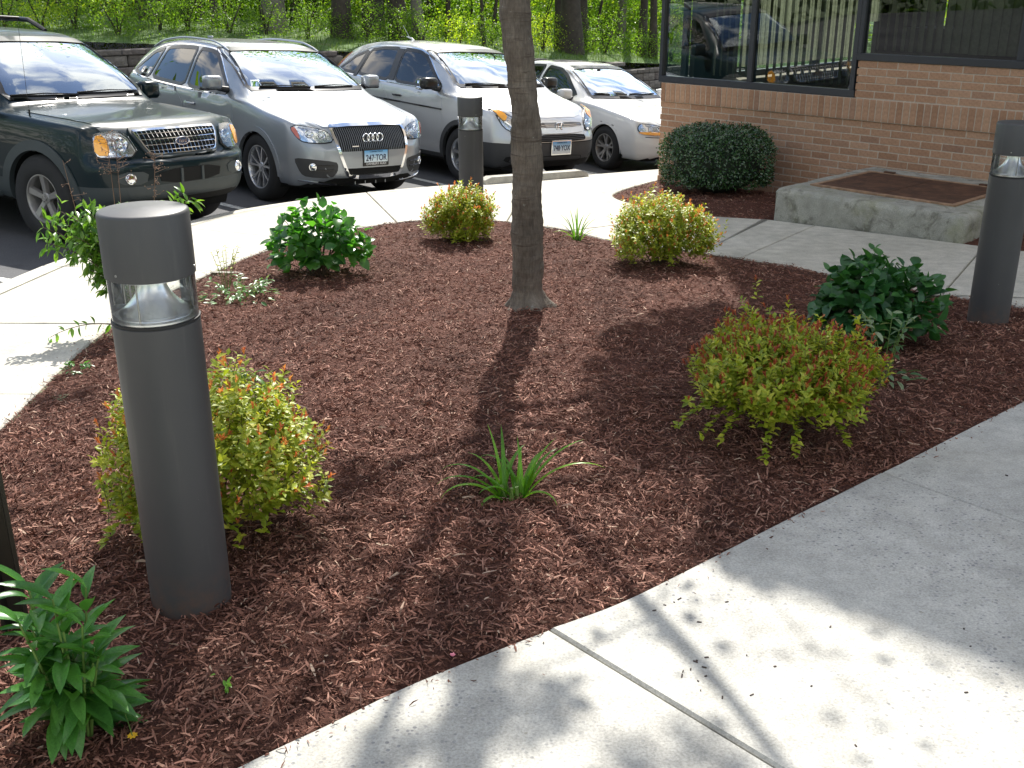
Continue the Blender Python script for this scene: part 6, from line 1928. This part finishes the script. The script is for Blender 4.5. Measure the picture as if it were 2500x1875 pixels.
# =========================== dark green four-by-four
def car_dark_green():
    global ws_x
    root = empty('parked_car', (0, 0, 0), 0, 'dark green off-roader with a chrome lattice grille and grey wheel arches at the left', 'car', 'cars parked along the kerb')
    sp = dict(L=4.81, W=[(0, .66), (-.04, .76), (-.12, .84), (-.30, .885), (-.8, .915), (-1.6, .915), (-3.8, .915), (-4.4, .89), (-4.7, .84), (-4.81, .74)],
              zt=[(0, .82), (-.03, .91), (-.08, .985), (-.20, 1.03), (-.6, 1.075), (-1.1, 1.11), (-1.32, 1.13), (-1.55, 1.33), (-1.85, 1.53), (-2.1, 1.66), (-2.4, 1.72), (-3.0, 1.74), (-4.0, 1.73), (-4.4, 1.69), (-4.6, 1.45), (-4.72, 1.15), (-4.81, .85)],
              zb=[(0, .78), (-.1, .94), (-.3, 1.00), (-.8, 1.035), (-1.3, 1.06), (-2.4, 1.09), (-4.2, 1.11), (-4.6, 1.10), (-4.81, .8)],
              rt=[(0, .58), (-.2, .74), (-.6, .79), (-1.32, .79), (-1.7, .71), (-2.1, .64), (-3.2, .65), (-4.3, .65), (-4.6, .68), (-4.81, .66)],
              zu=[(0, .42), (-.1, .36), (-.3, .30), (-4.5, .32), (-4.7, .40), (-4.81, .46)],
              nose=[(.15, -.10), (.38, -.03), (.50, 0), (.68, .0), (.73, -.01), (.755, -.07), (.92, -.10), (1.02, -.13), (1.2, -.13)], sweep=.15,
              clad=(.535, -.9, .52), cladmat=M_CLADG)
    C = Car(sp, root, CP_GREEN); ws_x = -1.1
    xf, xr, ra = -.86, -3.75, .425
    arch_all(C, (xf, xr), .378, ra, .075, M_CLADG)
    sw = [[(-1.60, 1.145), (-2.08, 1.54), (-2.24, 1.60), (-2.52, 1.62), (-2.52, 1.15)], [(-2.60, 1.15), (-2.60, 1.62), (-3.25, 1.62), (-3.40, 1.57), (-3.44, 1.15)], [(-3.56, 1.16), (-3.54, 1.61), (-4.2, 1.60), (-4.36, 1.52), (-4.42, 1.17)]]
    ws = [(-.765, 1.165), (-.4, 1.162), (0, 1.160), (.4, 1.162), (.765, 1.165), (.64, 1.57), (.60, 1.635), (.3, 1.652), (-.3, 1.652), (-.60, 1.635), (-.64, 1.57)]
    common_windows(C, sw, ws)
    C.patch('bonnet', rnd([(-.13, -.54), (-.11, 0), (-.13, .54), (-.22, .70), (-.6, .75), (-1.26, .78), (-1.29, 0), (-1.26, -.78), (-.6, -.75), (-.22, -.70)], it=1), 'top', CP_GREEN, off=.005, thick=.010, grid=.06)
    side_parts(C, [[(-1.42, .56), (-1.40, .95), (-1.46, 1.11), (-2.56, 1.12), (-2.55, .56), (-2.5, .50)], [(-2.60, .50), (-2.61, 1.12), (-3.46, 1.125), (-3.44, 1.0), (-3.30, .80), (-3.2, .52)]], [(-2.36, .98), (-3.28, .98)], CP_GREEN)
    for side in (-1, 1):
        mb = MB(); mb.box((-2.3, side * .90, .36), (1.75, .16, .05)); mb.build('running_board', M_CLADG, root, bevel=.015, seg=2)
        rl = MB(); P = []
        for i in range(15):
            t = i / 14; x = -2.55 - 1.75 * t; hh, nr, _, _ = C.bvh.ray_cast(Vector((x, side * .56, 4)), Vector((0, 0, -1)))
            P.append(hh + Vector((0, 0, .005 + .085 * min(1, 7 * t, 7 * (1 - t)))))
        rl.tube(P, [.020] + [.024] * 13 + [.020], 8); rl.build('roof_rail', M_BLK, root, smooth=True)
    for x in (-2.95, -3.9):
        mb = MB(); mb.tube([(x, -.56, 1.815), (x, 0, 1.83), (x, .56, 1.815)], .018, 8); mb.build('roof_cross_bar', M_BLK, root, smooth=True)
    # bumper upper lip, lattice grille
    G = rnd([(-.45, .975), (.45, .975), (.46, .95), (.385, .795), (.34, .77), (-.34, .77), (-.385, .795), (-.46, .95)], it=1)
    gr = C.patch('grille', G, 'front', M_VOID, off=.003, thick=.006, grid=.05)
    C.patch('grille_surround', grow(G, .022), 'front', M_CLADG, off=.020, thick=.024, grid=.03, hole=grow(G, -.004), parent=gr)
    C.patch('grille_trim', grow(G, .0), 'front', M_CHR, off=.026, thick=.02, grid=.03, hole=grow(G, -.012), parent=gr)
    def hw_at(z): return .345 + (.105) * min(1, max(0, (z - .775) / .17))
    for z in (.815, .860, .905, .950):
        mb = MB(); w = hw_at(z); mb.tube([C.surf(y, z)[0] + Vector((.016, 0, 0)) for y in np.linspace(-w, w, 13)], .0045, 5); mb.build('grille_bar', M_CHR, gr)
    for i in range(19):
        y = -.414 + .046 * i; zl = .775 + max(0, (abs(y) - .345) / .105 * .17)
        mb = MB(); mb.tube([C.surf(y, z)[0] + Vector((.014, 0, 0)) for z in np.linspace(zl, .968, 5)], .0036, 5); mb.build('grille_bar', M_CHR, gr)
    h_, _ = C.surf(0, .878); bd = bpy.data.objects.new('badge', None); link(bd, root); bd.location = h_ + Vector((.030, 0, 0)); bd.empty_display_size = .05
    mb = MB(); mb.tube([Vector((0, .078 * math.cos(a), .033 * math.sin(a))) for a in np.linspace(0, 2 * math.pi, 33)], .0055, 6, cap=False); mb.build('badge_ring', M_CHR, bd, smooth=True)
    ov = [Vector((.0, .075 * math.cos(a), .031 * math.sin(a))) for a in np.linspace(0, 2 * math.pi, 32, endpoint=False)]
    ob('badge_plate', mesh_from('badge_plate', ov, [tuple(range(32))]), M_simple('badge_blue', (.02, .05, .12), .25, coat=1), bd)
    me = text_mesh('badge_text', 'Ford', .045, .0008, .0006); me.materials.append(M_CHR)
    o = link(bpy.data.objects.new('badge_text', me), bd); o.matrix_local = Matrix(((0, 0, 1, .002), (1, 0, 0, 0), (0, 1, 0, 0), (0, 0, 0, 1)))
    # bumper openings
    lo = C.patch('lower_grille', rnd([(-.36, .66), (.36, .66), (.33, .54), (-.33, .54)], it=1), 'front', M_VOID, off=.006, thick=.01, grid=.05)
    for y in (-.12, .12):
        p_ = C.surf(y, .60)[0]; mb = MB(); mb.box(p_ + Vector((.008, 0, 0)), (.016, .025, .12)); mb.build('grille_bar', M_CLADG, lo)
    C.patch('number_recess', [(-.17, .762), (.17, .762), (.17, .755), (-.17, .755)], 'front', M_VOID, off=.003, thick=.006, grid=.05)
    for s_ in (-1, 1):
        rc = [(s_ * .45, .655), (s_ * .70, .665), (s_ * .72, .56), (s_ * .48, .55)]
        if s_ < 0: rc = rc[::-1]
        r_ = C.patch('fog_lamp_recess', rnd(rc, it=1), 'front', M_CLADG, off=.005, thick=.01, grid=.05)
        h_, n_ = C.surf(s_ * .62, .605); q = n_.to_track_quat('Y', 'Z').to_matrix().to_4x4()
        tmp = MB(); tmp.lathe([(0, .022), (.030, .020), (.040, .010), (.045, .020), (.050, .012), (.050, -.004)], 24, 'Y'); mb = MB(); mb.add([Matrix.Translation(h_) @ q @ v for v in tmp.v], tmp.f); mb.build('fog_lamp', M_CHR, r_, smooth=True)
        hl = [(s_ * .475, .775), (s_ * .53, .962), (s_ * .66, .968), (s_ * .775, .955), (s_ * .80, .93), (s_ * .80, .785), (s_ * .76, .77)]
        am = [(s_ * .705, .785), (s_ * .705, .948), (s_ * .79, .938), (s_ * .80, .795)]
        if s_ < 0: hl = hl[::-1]; am = am[::-1]
        lamp(C, hl, 'front', am, lenses=((s_ * .60, .872, .058),))
        mirror(C, -1.66, s_ * 1.03, 1.18, s_, CP_GREEN, w=.22, h=.17)
    wiper(C, [(-.70, 1.185), (-.38, 1.182), (-.02, 1.178)]); wiper(C, [(-.02, 1.190), (.33, 1.188), (.68, 1.190)])
    mb = MB(); h_, _, _, _ = C.bvh.ray_cast(Vector((-1.02, -.82, 3)), Vector((0, 0, -1))); mb.tube([h_, h_ + Vector((0, 0, .05))], .008, 6); mb.tube([h_, h_ + Vector((-.03, 0, .78))], .0018, 5); mb.build('aerial', M_BLK, root)
    interior(C, (-1.40, 1.12, .80, -4.0), M_SEAT)
    C.finish_body()
    st = dict(n=5, wi=.055, wo=.075, rot=.3, split=0)
    for x in (xf, xr):
        for s_ in (-1, 1): wheel(root, x, s_ * .785, .378, .212, st, s_, M_ALLOYD, .245)
    return root

c1 = car_dark_green(); place(c1, -2.861, 9.466, -.538)
c2 = car_silver_blue(); place(c2, -1.51, 11.693, -.834)
c3 = car_light_silver(); place(c3, .596, 13.622, -.879)
c4 = car_white(); place(c4, 2.579, 15.262, -.965)
# painted stall lines and the wheel stop
def stall(x, y, h, L=5.2, w=.10, name='stall_line'):
    fx, fy = math.cos(h), math.sin(h); sx, sy = -fy * w / 2, fx * w / 2
    V = [(x + sx, y + sy), (x - sx, y - sy), (x - fx * L - sx, y - fy * L - sy), (x - fx * L + sx, y - fy * L + sy)]
    o = ob(name, mesh_from(name, [(a, b, LZ(a, b) + .004) for a, b in V], [(0, 1, 2, 3)]), ROADPAINT)
    tag(o, None, kind='structure'); return o
for x, y, h in ((-3.35, 7.55, -.40), (-2.35, 10.75, -.70), (-.10, 12.55, -.86), (1.75, 14.3, -.93), (3.6, 16.0, -1.0)): stall(x, y, h)
ws_ = empty('wheel_stop', (.30, 12.25, LZ(.3, 12.25)), 0, 'worn concrete wheel stop on the kerb in front of the light silver crossover', 'wheel stop')
mb = MB(); a_, b_ = Vector((-.62, -.43, 0)), Vector((.56, .31, 0)); d_ = (b_ - a_).normalized(); nn = Vector((-d_.y, d_.x, 0))
def wsp(t, w, z): return a_.lerp(b_, t) + nn * w + Vector((0, 0, z + (GZ(.3, 12.25) - LZ(.3, 12.25)) - .06 * (a_.lerp(b_, t).y)))
vs = []
for t, sc in ((0, .6), (.06, 1), (.94, 1), (1, .6)):
    vs += [wsp(t, -.085, -.15), wsp(t, -.085, .02 * sc), wsp(t, -.06, .075 * sc), wsp(t, .06, .075 * sc), wsp(t, .085, .02), wsp(t, .085, -.15)]
fs = [tuple(range(6))[::-1], tuple(range(18, 24))]
for i in range(3):
    for j in range(6): fs.append((i * 6 + j, i * 6 + (j + 1) % 6, (i + 1) * 6 + (j + 1) % 6, (i + 1) * 6 + j))
mb.add(vs, fs); mb.build('concrete_bar', KERB, ws_, smooth=True)
#@@PART5
# ------------------------------------------------------------------ retaining wall and bank behind the car park
def make_block():
    k = N('wall_block')
    oi = k.n('ObjectInfo').outputs['Random']
    c = k.ramp(oi, [(0, (.13, .115, .10)), (.4, (.17, .155, .14)), (.7, (.20, .185, .165)), (1, (.155, .135, .125))])
    c = k.mix(c, k.ramp(k.noise(9, 6, .7), [(.3, .6), (.7, 1.25)]), 1, 'MULTIPLY')
    return k.done(k.pbsdf(c, .92, normal=k.bump(k.noise(14, 6, .7), .9, .03)))
BLOCK = make_block()
RW0, RW1 = Vector((-13.2, 13.9)), Vector((6.2, 30.3))
def top_z(x, y):
    # top of the wall: falls along its length
    t = (Vector((x, y)) - Vector((-7.2, 19.0))).dot((RW1 - RW0).normalized())
    return .555 - .0735 * t
rwd = (RW1 - RW0).normalized(); rwn = Vector((rwd.y, -rwd.x))
rw = empty('retaining_wall', (-3, 22.5, -1.2), 0, 'low grey retaining wall of split-faced concrete blocks behind the parked cars', 'wall')
O_ = Vector((-3, 22.5, -1.2))
random.seed(11)
me_b = []
for q in range(4):
    mb = MB(); mb.box((0, 0, 0), (.425, .25, .19)); me = mb.mesh('block', bevel=.018, seg=1)
    bm = bmesh.new(); bm.from_mesh(me)
    fr = [f for f in bm.faces if f.normal.y < -.9]
    bmesh.ops.subdivide_edges(bm, edges=[e for f in fr for e in f.edges], cuts=1, use_grid_fill=True)
    for v in bm.verts:
        if v.co.y < -.11: v.co.y -= random.uniform(-.005, .035) if abs(v.co.x) < .18 and abs(v.co.z) < .07 else 0
    bm.to_mesh(me); bm.free(); me.materials.append(BLOCK); me_b.append(me)
mcap = MB(); mcap.box((0, 0, 0), (.425, .30, .095)); me_cap = mcap.mesh('cap_stone', bevel=.014, seg=1); me_cap.materials.append(BLOCK)
ang = math.atan2(rwd.y, rwd.x)
Lw = (RW1 - RW0).length; rows_ = 7
cnt = 0; extra = MB()
for r_ in range(rows_):
    i = 0; s = .21 * (r_ % 2)
    while s < Lw:
        p = RW0 + rwd * s
        z = top_z(p.x, p.y)
        z = math.floor(z / .2) * .2 - .095 - .2 * r_ - .05      # stepped courses
        q = p - rwn * (.02 * (rows_ - r_) * -1) * 0 + rwn * (.022 * r_)
        vis, dep = cam_vis(Vector((p.x, p.y, z)))
        if vis and r_ < 5 and cnt < 290:
            o = bpy.data.objects.new('block', random.choice(me_b)); link(o, rw); cnt += 1
            o.location = Vector((q.x, q.y, z)) - O_; o.rotation_euler = (0, random.uniform(-.01, .01), ang + random.uniform(-.03, .03))
        else: extra.box(Vector((q.x, q.y, z)) - O_, (.42, .25, .19), rz=ang)
        s += .435
o = extra.build('block_rows', BLOCK, rw); o['kind'] = 'stuff'
s = 0; ex2 = MB()
while s < Lw:
    p = RW0 + rwd * s; z = math.floor(top_z(p.x, p.y) / .2) * .2 + .0
    if cam_vis(Vector((p.x, p.y, z)))[0]:
        o = bpy.data.objects.new('cap_stone', me_cap); link(o, rw); o.location = Vector((p.x + rwn.x * .0, p.y + rwn.y * .0, z)) - O_; o.rotation_euler = (0, 0, ang + random.uniform(-.02, .02))
    else: ex2.box(Vector((p.x, p.y, z)) - O_, (.42, .3, .095), rz=ang)
    s += .43
ex2.build('cap_rows', BLOCK, rw)['kind'] = 'stuff'

def bank_z(x, y):
    """height of the wooded bank behind the wall"""
    x = np.asarray(x, float); y = np.asarray(y, float)
    t = (x - RW0.x) * rwd.x + (y - RW0.y) * rwd.y; d = -((x - RW0.x) * rwn.x + (y - RW0.y) * rwn.y)
    tt = t - (Vector((-7.2, 19.0)) - RW0).dot(rwd)
    base = .555 - .0735 * np.clip(tt, -9, 26)
    z = base + .03 + .085 * np.clip(d, 0, 7) + .03 * np.clip(d - 7, 0, 80)
    return z + .10 * vnoise(x, y, .5, 5) * np.clip(d, 0, 1.5) + .05 * vnoise(x, y, 1.7, 6) * np.clip(d, 0, 1)
nx, ny = 170, 120
TT, DD = np.meshgrid(np.linspace(-30, 75, nx), np.concatenate([np.linspace(.05, 8, 60), np.linspace(8.4, 90, 60)]))
X = RW0.x + rwd.x * TT - rwn.x * DD; Y = RW0.y + rwd.y * TT - rwn.y * DD
idx = np.arange(nx * ny).reshape(ny, nx)
F = np.stack([idx[:-1, :-1], idx[:-1, 1:], idx[1:, 1:], idx[1:, :-1]], -1).reshape(-1, 4)
k = N('bank_grass'); c_ = k.ramp(k.noise(1.6, 6, .65), [(.3, (.045, .085, .018)), (.55, (.075, .14, .028)), (.75, (.12, .11, .05))])
BANK = k.done(k.pbsdf(c_, .95, normal=k.bump(k.noise(25, 5), .8, .03)))
bank = tag(ob('grassy_bank', mesh_np('grassy_bank', np.column_stack([X.ravel(), Y.ravel(), bank_z(X, Y).ravel()]), F), BANK), 'grassy bank rising from the retaining wall to the wood', kind='structure')
# grass tufts on the bank
g = np.random.default_rng(51); n = 16000
t_ = g.uniform(2, 27, n); d_ = .1 + 6.5 * g.random(n) ** 1.3
gx = RW0.x + rwd.x * t_ - rwn.x * d_; gy = RW0.y + rwd.y * t_ - rwn.y * d_
az = g.random(n) * 6.283
M_GR = M_leaf('grass_blade', [(0, (.06, .13, .02)), (.6, (.10, .20, .03)), (1, (.18, .26, .05))], .5, .4)
me = leaves_mesh('grass', leaf_template('blade', 2, .10, .3, .3), np.stack([gx, gy, bank_z(gx, gy) - .01], 1), unit(np.stack([np.cos(az) * .5, np.sin(az) * .5, np.ones(n)], 1)), unit(np.stack([np.cos(az), np.sin(az), 0 * az + .2], 1)), .06 + .08 * g.random(n))
o = ob('grass', me, M_GR); tag(o, 'short grass along the top of the retaining wall', 'grass', kind='stuff')

# ------------------------------------------------------------------ the wood
M_TRUNK = M_simple('forest_bark', (.050, .042, .034), .95, var=.4, scale=6, bump=.03, bscale=9)
M_TRUNKL = M_simple('pale_bark', (.15, .14, .12), .95, var=.3, scale=6, bump=.02, bscale=12)
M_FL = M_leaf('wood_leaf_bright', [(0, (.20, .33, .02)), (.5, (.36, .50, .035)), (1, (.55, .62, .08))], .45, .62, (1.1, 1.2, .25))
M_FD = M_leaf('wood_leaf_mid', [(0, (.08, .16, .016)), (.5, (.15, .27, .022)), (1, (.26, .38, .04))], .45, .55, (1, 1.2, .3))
T_W = leaf_template('oval', 1, .7, .1, .1)
def qleaf():
    V = np.array([(0, 0, 0), (.5, -.33, .05), (1, 0, -.08), (.5, .33, .05)], float); return V, np.array([[0, 1, 2, 3]])
TQ = qleaf()
def foliage_mesh(name, n, rx, rz, size, seed, hang=0, clumps=14, tmat=None):
    g = np.random.default_rng(seed)
    c = g.normal(size=(clumps, 3)) * np.array([rx, rx, rz]) * .55
    P = c[g.integers(clumps, size=n)] + g.normal(size=(n, 3)) * np.array([rx, rx, rz * .7]) * .30
    D = unit(g.normal(size=(n, 3)) + np.array([0, 0, -.2])); U = unit(g.normal(size=(n, 3)) * .7 + np.array([0, 0, 1.0]))
    return leaves_mesh(name, TQ, P, D, U, size * (.6 + .8 * g.random(n)), smooth=False)
crownA = [foliage_mesh('crown', 2600, 2.3, 2.6, .17, 100 + i, clumps=26) for i in range(3)]
underA = [foliage_mesh('foliage', 1900, 1.0, .85, .085, 200 + i, clumps=30) for i in range(5)]
for m_ in crownA: m_.materials.append(M_FD)
under_b = underA; 
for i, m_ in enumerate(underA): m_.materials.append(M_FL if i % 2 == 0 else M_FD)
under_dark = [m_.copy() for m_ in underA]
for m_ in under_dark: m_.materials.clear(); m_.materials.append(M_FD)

def px_ground(px, dist):
    """point on the bank seen in picture column px at a given distance (world metres forward)"""
    x = (px - 1250) / 2600.0 * (dist * .935 + .35)
    return x, dist
def wall_y(px): return 17.8 + .00655 * px
def forest_tree(px, dist, rad, label, mat=M_TRUNK, h=9.5, lean=(0, 0), seed=0, crown=True, fork=False, group='trees of the wood behind the car park'):
    g = np.random.default_rng(seed + 900)
    x, y = px_ground(px, dist); z = float(bank_z(x, y)) - .1
    root = empty('forest_tree', (x, y, z), 0, label, 'tree', group)
    rad *= .80; mb = MB(); n = 9; pts = []; rs = []
    for i in range(n):
        t = i / (n - 1); pts.append(Vector((lean[0] * t * h + .10 * math.sin(t * 5 + seed), lean[1] * t * h, t * h))); rs.append(rad * (1 - .6 * t) * (1.35 if i == 0 else 1))
    mb.tube(pts, rs, 12)
    if fork: mb.tube([pts[0] + Vector((rad * .6, 0, 0)), pts[2] + Vector((rad * 2.2, 0, 0)), pts[5] + Vector((rad * 5, 0, .5))], [rad * .6, rad * .5, rad * .3], 10)
    mb.build('trunk', mat, root, smooth=True, recalc=False)
    for i in range(5):
        t = .35 + .12 * i; a = g.random() * 6.28; b = pts[int(t * 8)]
        mb = MB(); mb.tube([b, b + Vector((math.cos(a) * .9, math.sin(a) * .9, .5)), b + Vector((math.cos(a) * 1.9, math.sin(a) * 1.9, 1.3))], [rad * .25, rad * .16, .012], 6); mb.build('branch', mat, root, recalc=False)
    if crown:
        o = bpy.data.objects.new('crown', crownA[seed % 3]); link(o, root); o['kind'] = 'stuff'; o.location = pts[-2] + Vector((0, 0, -.6)); o.rotation_euler = (0, 0, g.random() * 6.28); s_ = .8 + .35 * g.random(); o.scale = (s_, s_, s_ * .95)
    return root
trees = [
 (30, 25, .07, 'slim tree at the far left of the wood above the green off-roader', 0), (225, 26.5, .075, 'thin upright tree left of the broad dark double trunk', 0), (268, 24.5, .09, 'slim dark tree just left of the stout stump-like trunk', 0),
 (300, 27, .26, 'stout dark trunk between the slim tree and the great double trunk', 0), (388, 24.5, .36, 'very broad dark double trunk above the silver-blue crossover', 1), (440, 25.5, .19, 'dark trunk leaning against the right of the broad double trunk', 2), (458, 27, .06, 'thin pale brown pole right of the broad double trunk', 3),
 (490, 26, .10, 'thin tree leaning left above the silver-blue roof rail', 2), (520, 24, .085, 'slim straight dark tree above the roof of the silver-blue crossover', 0), (552, 28, .06, 'spindly tree above the windscreen of the silver-blue crossover', 0), (600, 29, .13, 'middling dark trunk above the right roof rail', 0),
 (683, 25.5, .30, 'broad pale trunk between the silver-blue and the silver car', 3), (725, 28, .10, 'thin dark trunk right of the broad pale trunk', 0), (832, 25.5, .26, 'broad dark trunk behind the tail of the light silver crossover', 0), (905, 28, .30, 'shadowy wide trunk left of the roof antenna', 0), (972, 27, .27, 'straight dark trunk above the roof antenna', 0),
 (1028, 27, .17, 'straight grey-brown trunk right of the roof antenna', 3), (1056, 30, .06, 'thin pole right of the straight grey-brown trunk', 0), (1102, 29, .08, 'slim dark sapling trunk above the silver roof', 0), (1184, 28, .05, 'pair of thin crossing stems left of the street tree', 2), (1192, 29, .045, 'thin stem leaning right beside the street tree', 4),
 (1368, 29.5, .20, 'dark trunk above the white saloon roof', 0), (1400, 28.5, .33, 'broad dark trunk right of the street tree', 0), (1432, 30, .22, 'dark trunk with ivy left of the building', 0), (1458, 31, .05, 'spindly leaning stem near the building', 4), (1520, 33, .17, 'pale grey trunk in a gap of bright leaves near the building', 3), (1566, 31, .14, 'dark trunk in the leaves left of the window corner', 0), (1592, 30, .13, 'dark trunk nearest to the window corner', 0),
 (130, 29, .12, 'middling tree back in the leaves at the left', 0), (175, 31, .08, 'slender tree far back at the left', 0), (1260, 32, .14, 'far dark trunk hidden behind the street tree', 0), (760, 31, .09, 'slender trunk far back in the middle of the wood', 0)]
gt = np.random.default_rng(19)
ZONE = [(0, 300, 'over the green off-roader'), (300, 560, 'over the left half of the silver-blue car'), (560, 800, 'over the right half of the silver-blue car'), (800, 1060, 'over the light silver car'), (1060, 1260, 'left of the street tree'), (1260, 1420, 'right of the street tree'), (1420, 1600, 'near the window corner')]
zc_ = {}
for i in range(34):
    px_ = 20 + i * 47 + gt.normal() * 12; off_ = gt.uniform(5, 12); z_ = [b for a, b_, b in ZONE if a <= max(0, min(px_, 1599)) < b_][0]
    zc_[z_] = zc_.get(z_, 0) + 1
    trees.append((px_, 17.8 + .00655 * px_ + off_, .035 + .05 * gt.random(), ['first', 'second', 'third', 'fourth', 'fifth', 'sixth', 'seventh', 'eighth'][zc_[z_] - 1] + ' from the left of the thin poles ' + z_, int(gt.integers(0, 5)) if gt.random() < .5 else 0))
for i, (px, d_, rad, lab, kd) in enumerate(trees):
    forest_tree(px, d_, rad, lab, M_TRUNKL if kd == 3 else M_TRUNK, 9 + (i % 3), lean=((-.10, 0) if kd == 2 else (.14, 0) if kd == 4 else (.008 * ((i * 7) % 5 - 2), 0)), seed=i, crown=rad > .18, fork=(kd == 1 and rad > .2))
# undergrowth: leafy saplings
g = np.random.default_rng(61)
cnt = 0
def sapling(px, dist, s, zoff, dark, label, zscale=1.0):
    x, y = px_ground(px, dist); z = float(bank_z(x, y))
    root = empty('leafy_sapling', (x, y, z), 0, label, 'sapling', 'leafy saplings at the edge of the wood')
    mb = MB(); 
    for q in range(3):
        a = g.random() * 6.28; mb.tube([(0, 0, -.1), (math.cos(a) * .12 * s, math.sin(a) * .12 * s, zoff * .6), (math.cos(a) * .5 * s, math.sin(a) * .5 * s, zoff + .6 * s)], [.03, .02, .008], 5)
    o = mb.build('stem', M_TRUNK, root, recalc=False)
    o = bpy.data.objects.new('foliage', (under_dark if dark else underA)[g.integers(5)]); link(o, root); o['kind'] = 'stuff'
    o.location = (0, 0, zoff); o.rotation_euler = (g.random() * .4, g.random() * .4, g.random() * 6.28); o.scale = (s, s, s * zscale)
LAND = [(-200, 120, 'at the far left above the green off-roader'), (120, 300, 'above the windscreen corner of the green off-roader'), (300, 470, 'by the broad double trunk'), (470, 640, 'above the left roof rail of the silver-blue car'), (640, 800, 'above the right roof rail of the silver-blue car'),
        (800, 960, 'behind the tail of the light silver car'), (960, 1100, 'near the roof antenna of the light silver car'), (1100, 1260, 'just left of the street tree'), (1260, 1420, 'just right of the street tree'), (1420, 1540, 'above the white saloon'), (1540, 1900, 'beside the window corner')]
seen = {}
rowsp = [(1.7, 80, .50, .28, .6, 'low front'), (5.6, 125, .95, .95, .35, 'front'), (8.2, 90, 1.25, 1.5, .12, 'middle'), (11.5, 92, 1.7, 2.0, .0, 'rear'), (16, 110, 2.3, 2.6, .0, 'hindmost')]
for (off, stp, s_, zo, dk, rn) in rowsp:
    px = -80 + g.random() * 40
    while px < 1720:
        dd = wall_y(px) + off + g.normal() * .5
        shady = (820 < px < 960) or (600 < px < 760) or (330 < px < 450) or (1370 < px < 1430)  # darker leaf colour stands for shade in these columns
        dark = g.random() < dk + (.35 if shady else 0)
        land = [l for a, b, l in LAND if a <= px < b][0]
        base = '%s %s sapling %s' % ('dark' if dark else 'bright', rn + ' row', land)
        seen[base] = seen.get(base, 0) + 1
        sapling(px, dd, s_ * (.75 + .45 * g.random()), zo * (.7 + .5 * g.random()), dark, base if seen[base] == 1 else base + (', further right' if seen[base] == 2 else ', rightmost'))
        px += stp * (.7 + .6 * g.random())
# the wood further back, one mass
n = 60000
P = np.stack([g.uniform(-34, 30, n), g.uniform(39, 52, n), g.uniform(0, 7.5, n) ** 1.0], 1)
lump = vnoise(P[:, 0], P[:, 2], .8, 9) + vnoise(P[:, 0], P[:, 1], 1.1, 10)
P = P[(lump > -.25)]; n = len(P)
P[:, 2] += bank_z(P[:, 0], P[:, 1])
me = leaves_mesh('woodland', TQ, P, unit(g.normal(size=(n, 3))), unit(g.normal(size=(n, 3)) * .7 + np.array([0, 0, 1.])), .26 * (.6 + .8 * g.random(n)), smooth=False)
tag(ob('woodland', me, M_FL), 'bright green mass of leaves deep in the wood', 'woodland', kind='stuff')
n = 26000
P = np.stack([g.uniform(-26, 12, n), g.uniform(20, 36, n), g.random(n) * .5], 1)
dd = -((P[:, 0] - RW0.x) * rwn.x + (P[:, 1] - RW0.y) * rwn.y); keep = (dd > 3.8); P = P[keep]; n = len(P); P[:, 2] = bank_z(P[:, 0], P[:, 1]) + P[:, 2] ** 2 * 2.0
me = leaves_mesh('ground_cover', TQ, P, unit(g.normal(size=(n, 3))), unit(g.normal(size=(n, 3)) * .6 + np.array([0, 0, 1.])), .08 * (.6 + .8 * g.random(n)), smooth=False)
tag(ob('ground_cover', me, M_FD), 'low green plants covering the floor of the wood', 'ground cover', kind='stuff')
# unseen woods added all round the site, to darken reflections in glass and paint
n = 30000
a = g.uniform(R(95), R(345), n); rr = g.uniform(34, 42, n)
P = np.stack([6 + rr * np.cos(a) * .95, 6 + rr * np.sin(a), g.uniform(-1.5, 9.5, n)], 1)
P = P[~((P[:, 0] > -24) & (P[:, 1] > 14))]; n = len(P)
me = leaves_mesh('woodland', TQ, P, unit(g.normal(size=(n, 3))), unit(g.normal(size=(n, 3)) * .7 + np.array([0, 0, 1.])), .55 * (.6 + .8 * g.random(n)), smooth=False)
tag(ob('woodland', me, M_FD), 'unseen ring of woodland leaves added round the site for darker reflections', 'woodland', kind='stuff')
#@@PART6
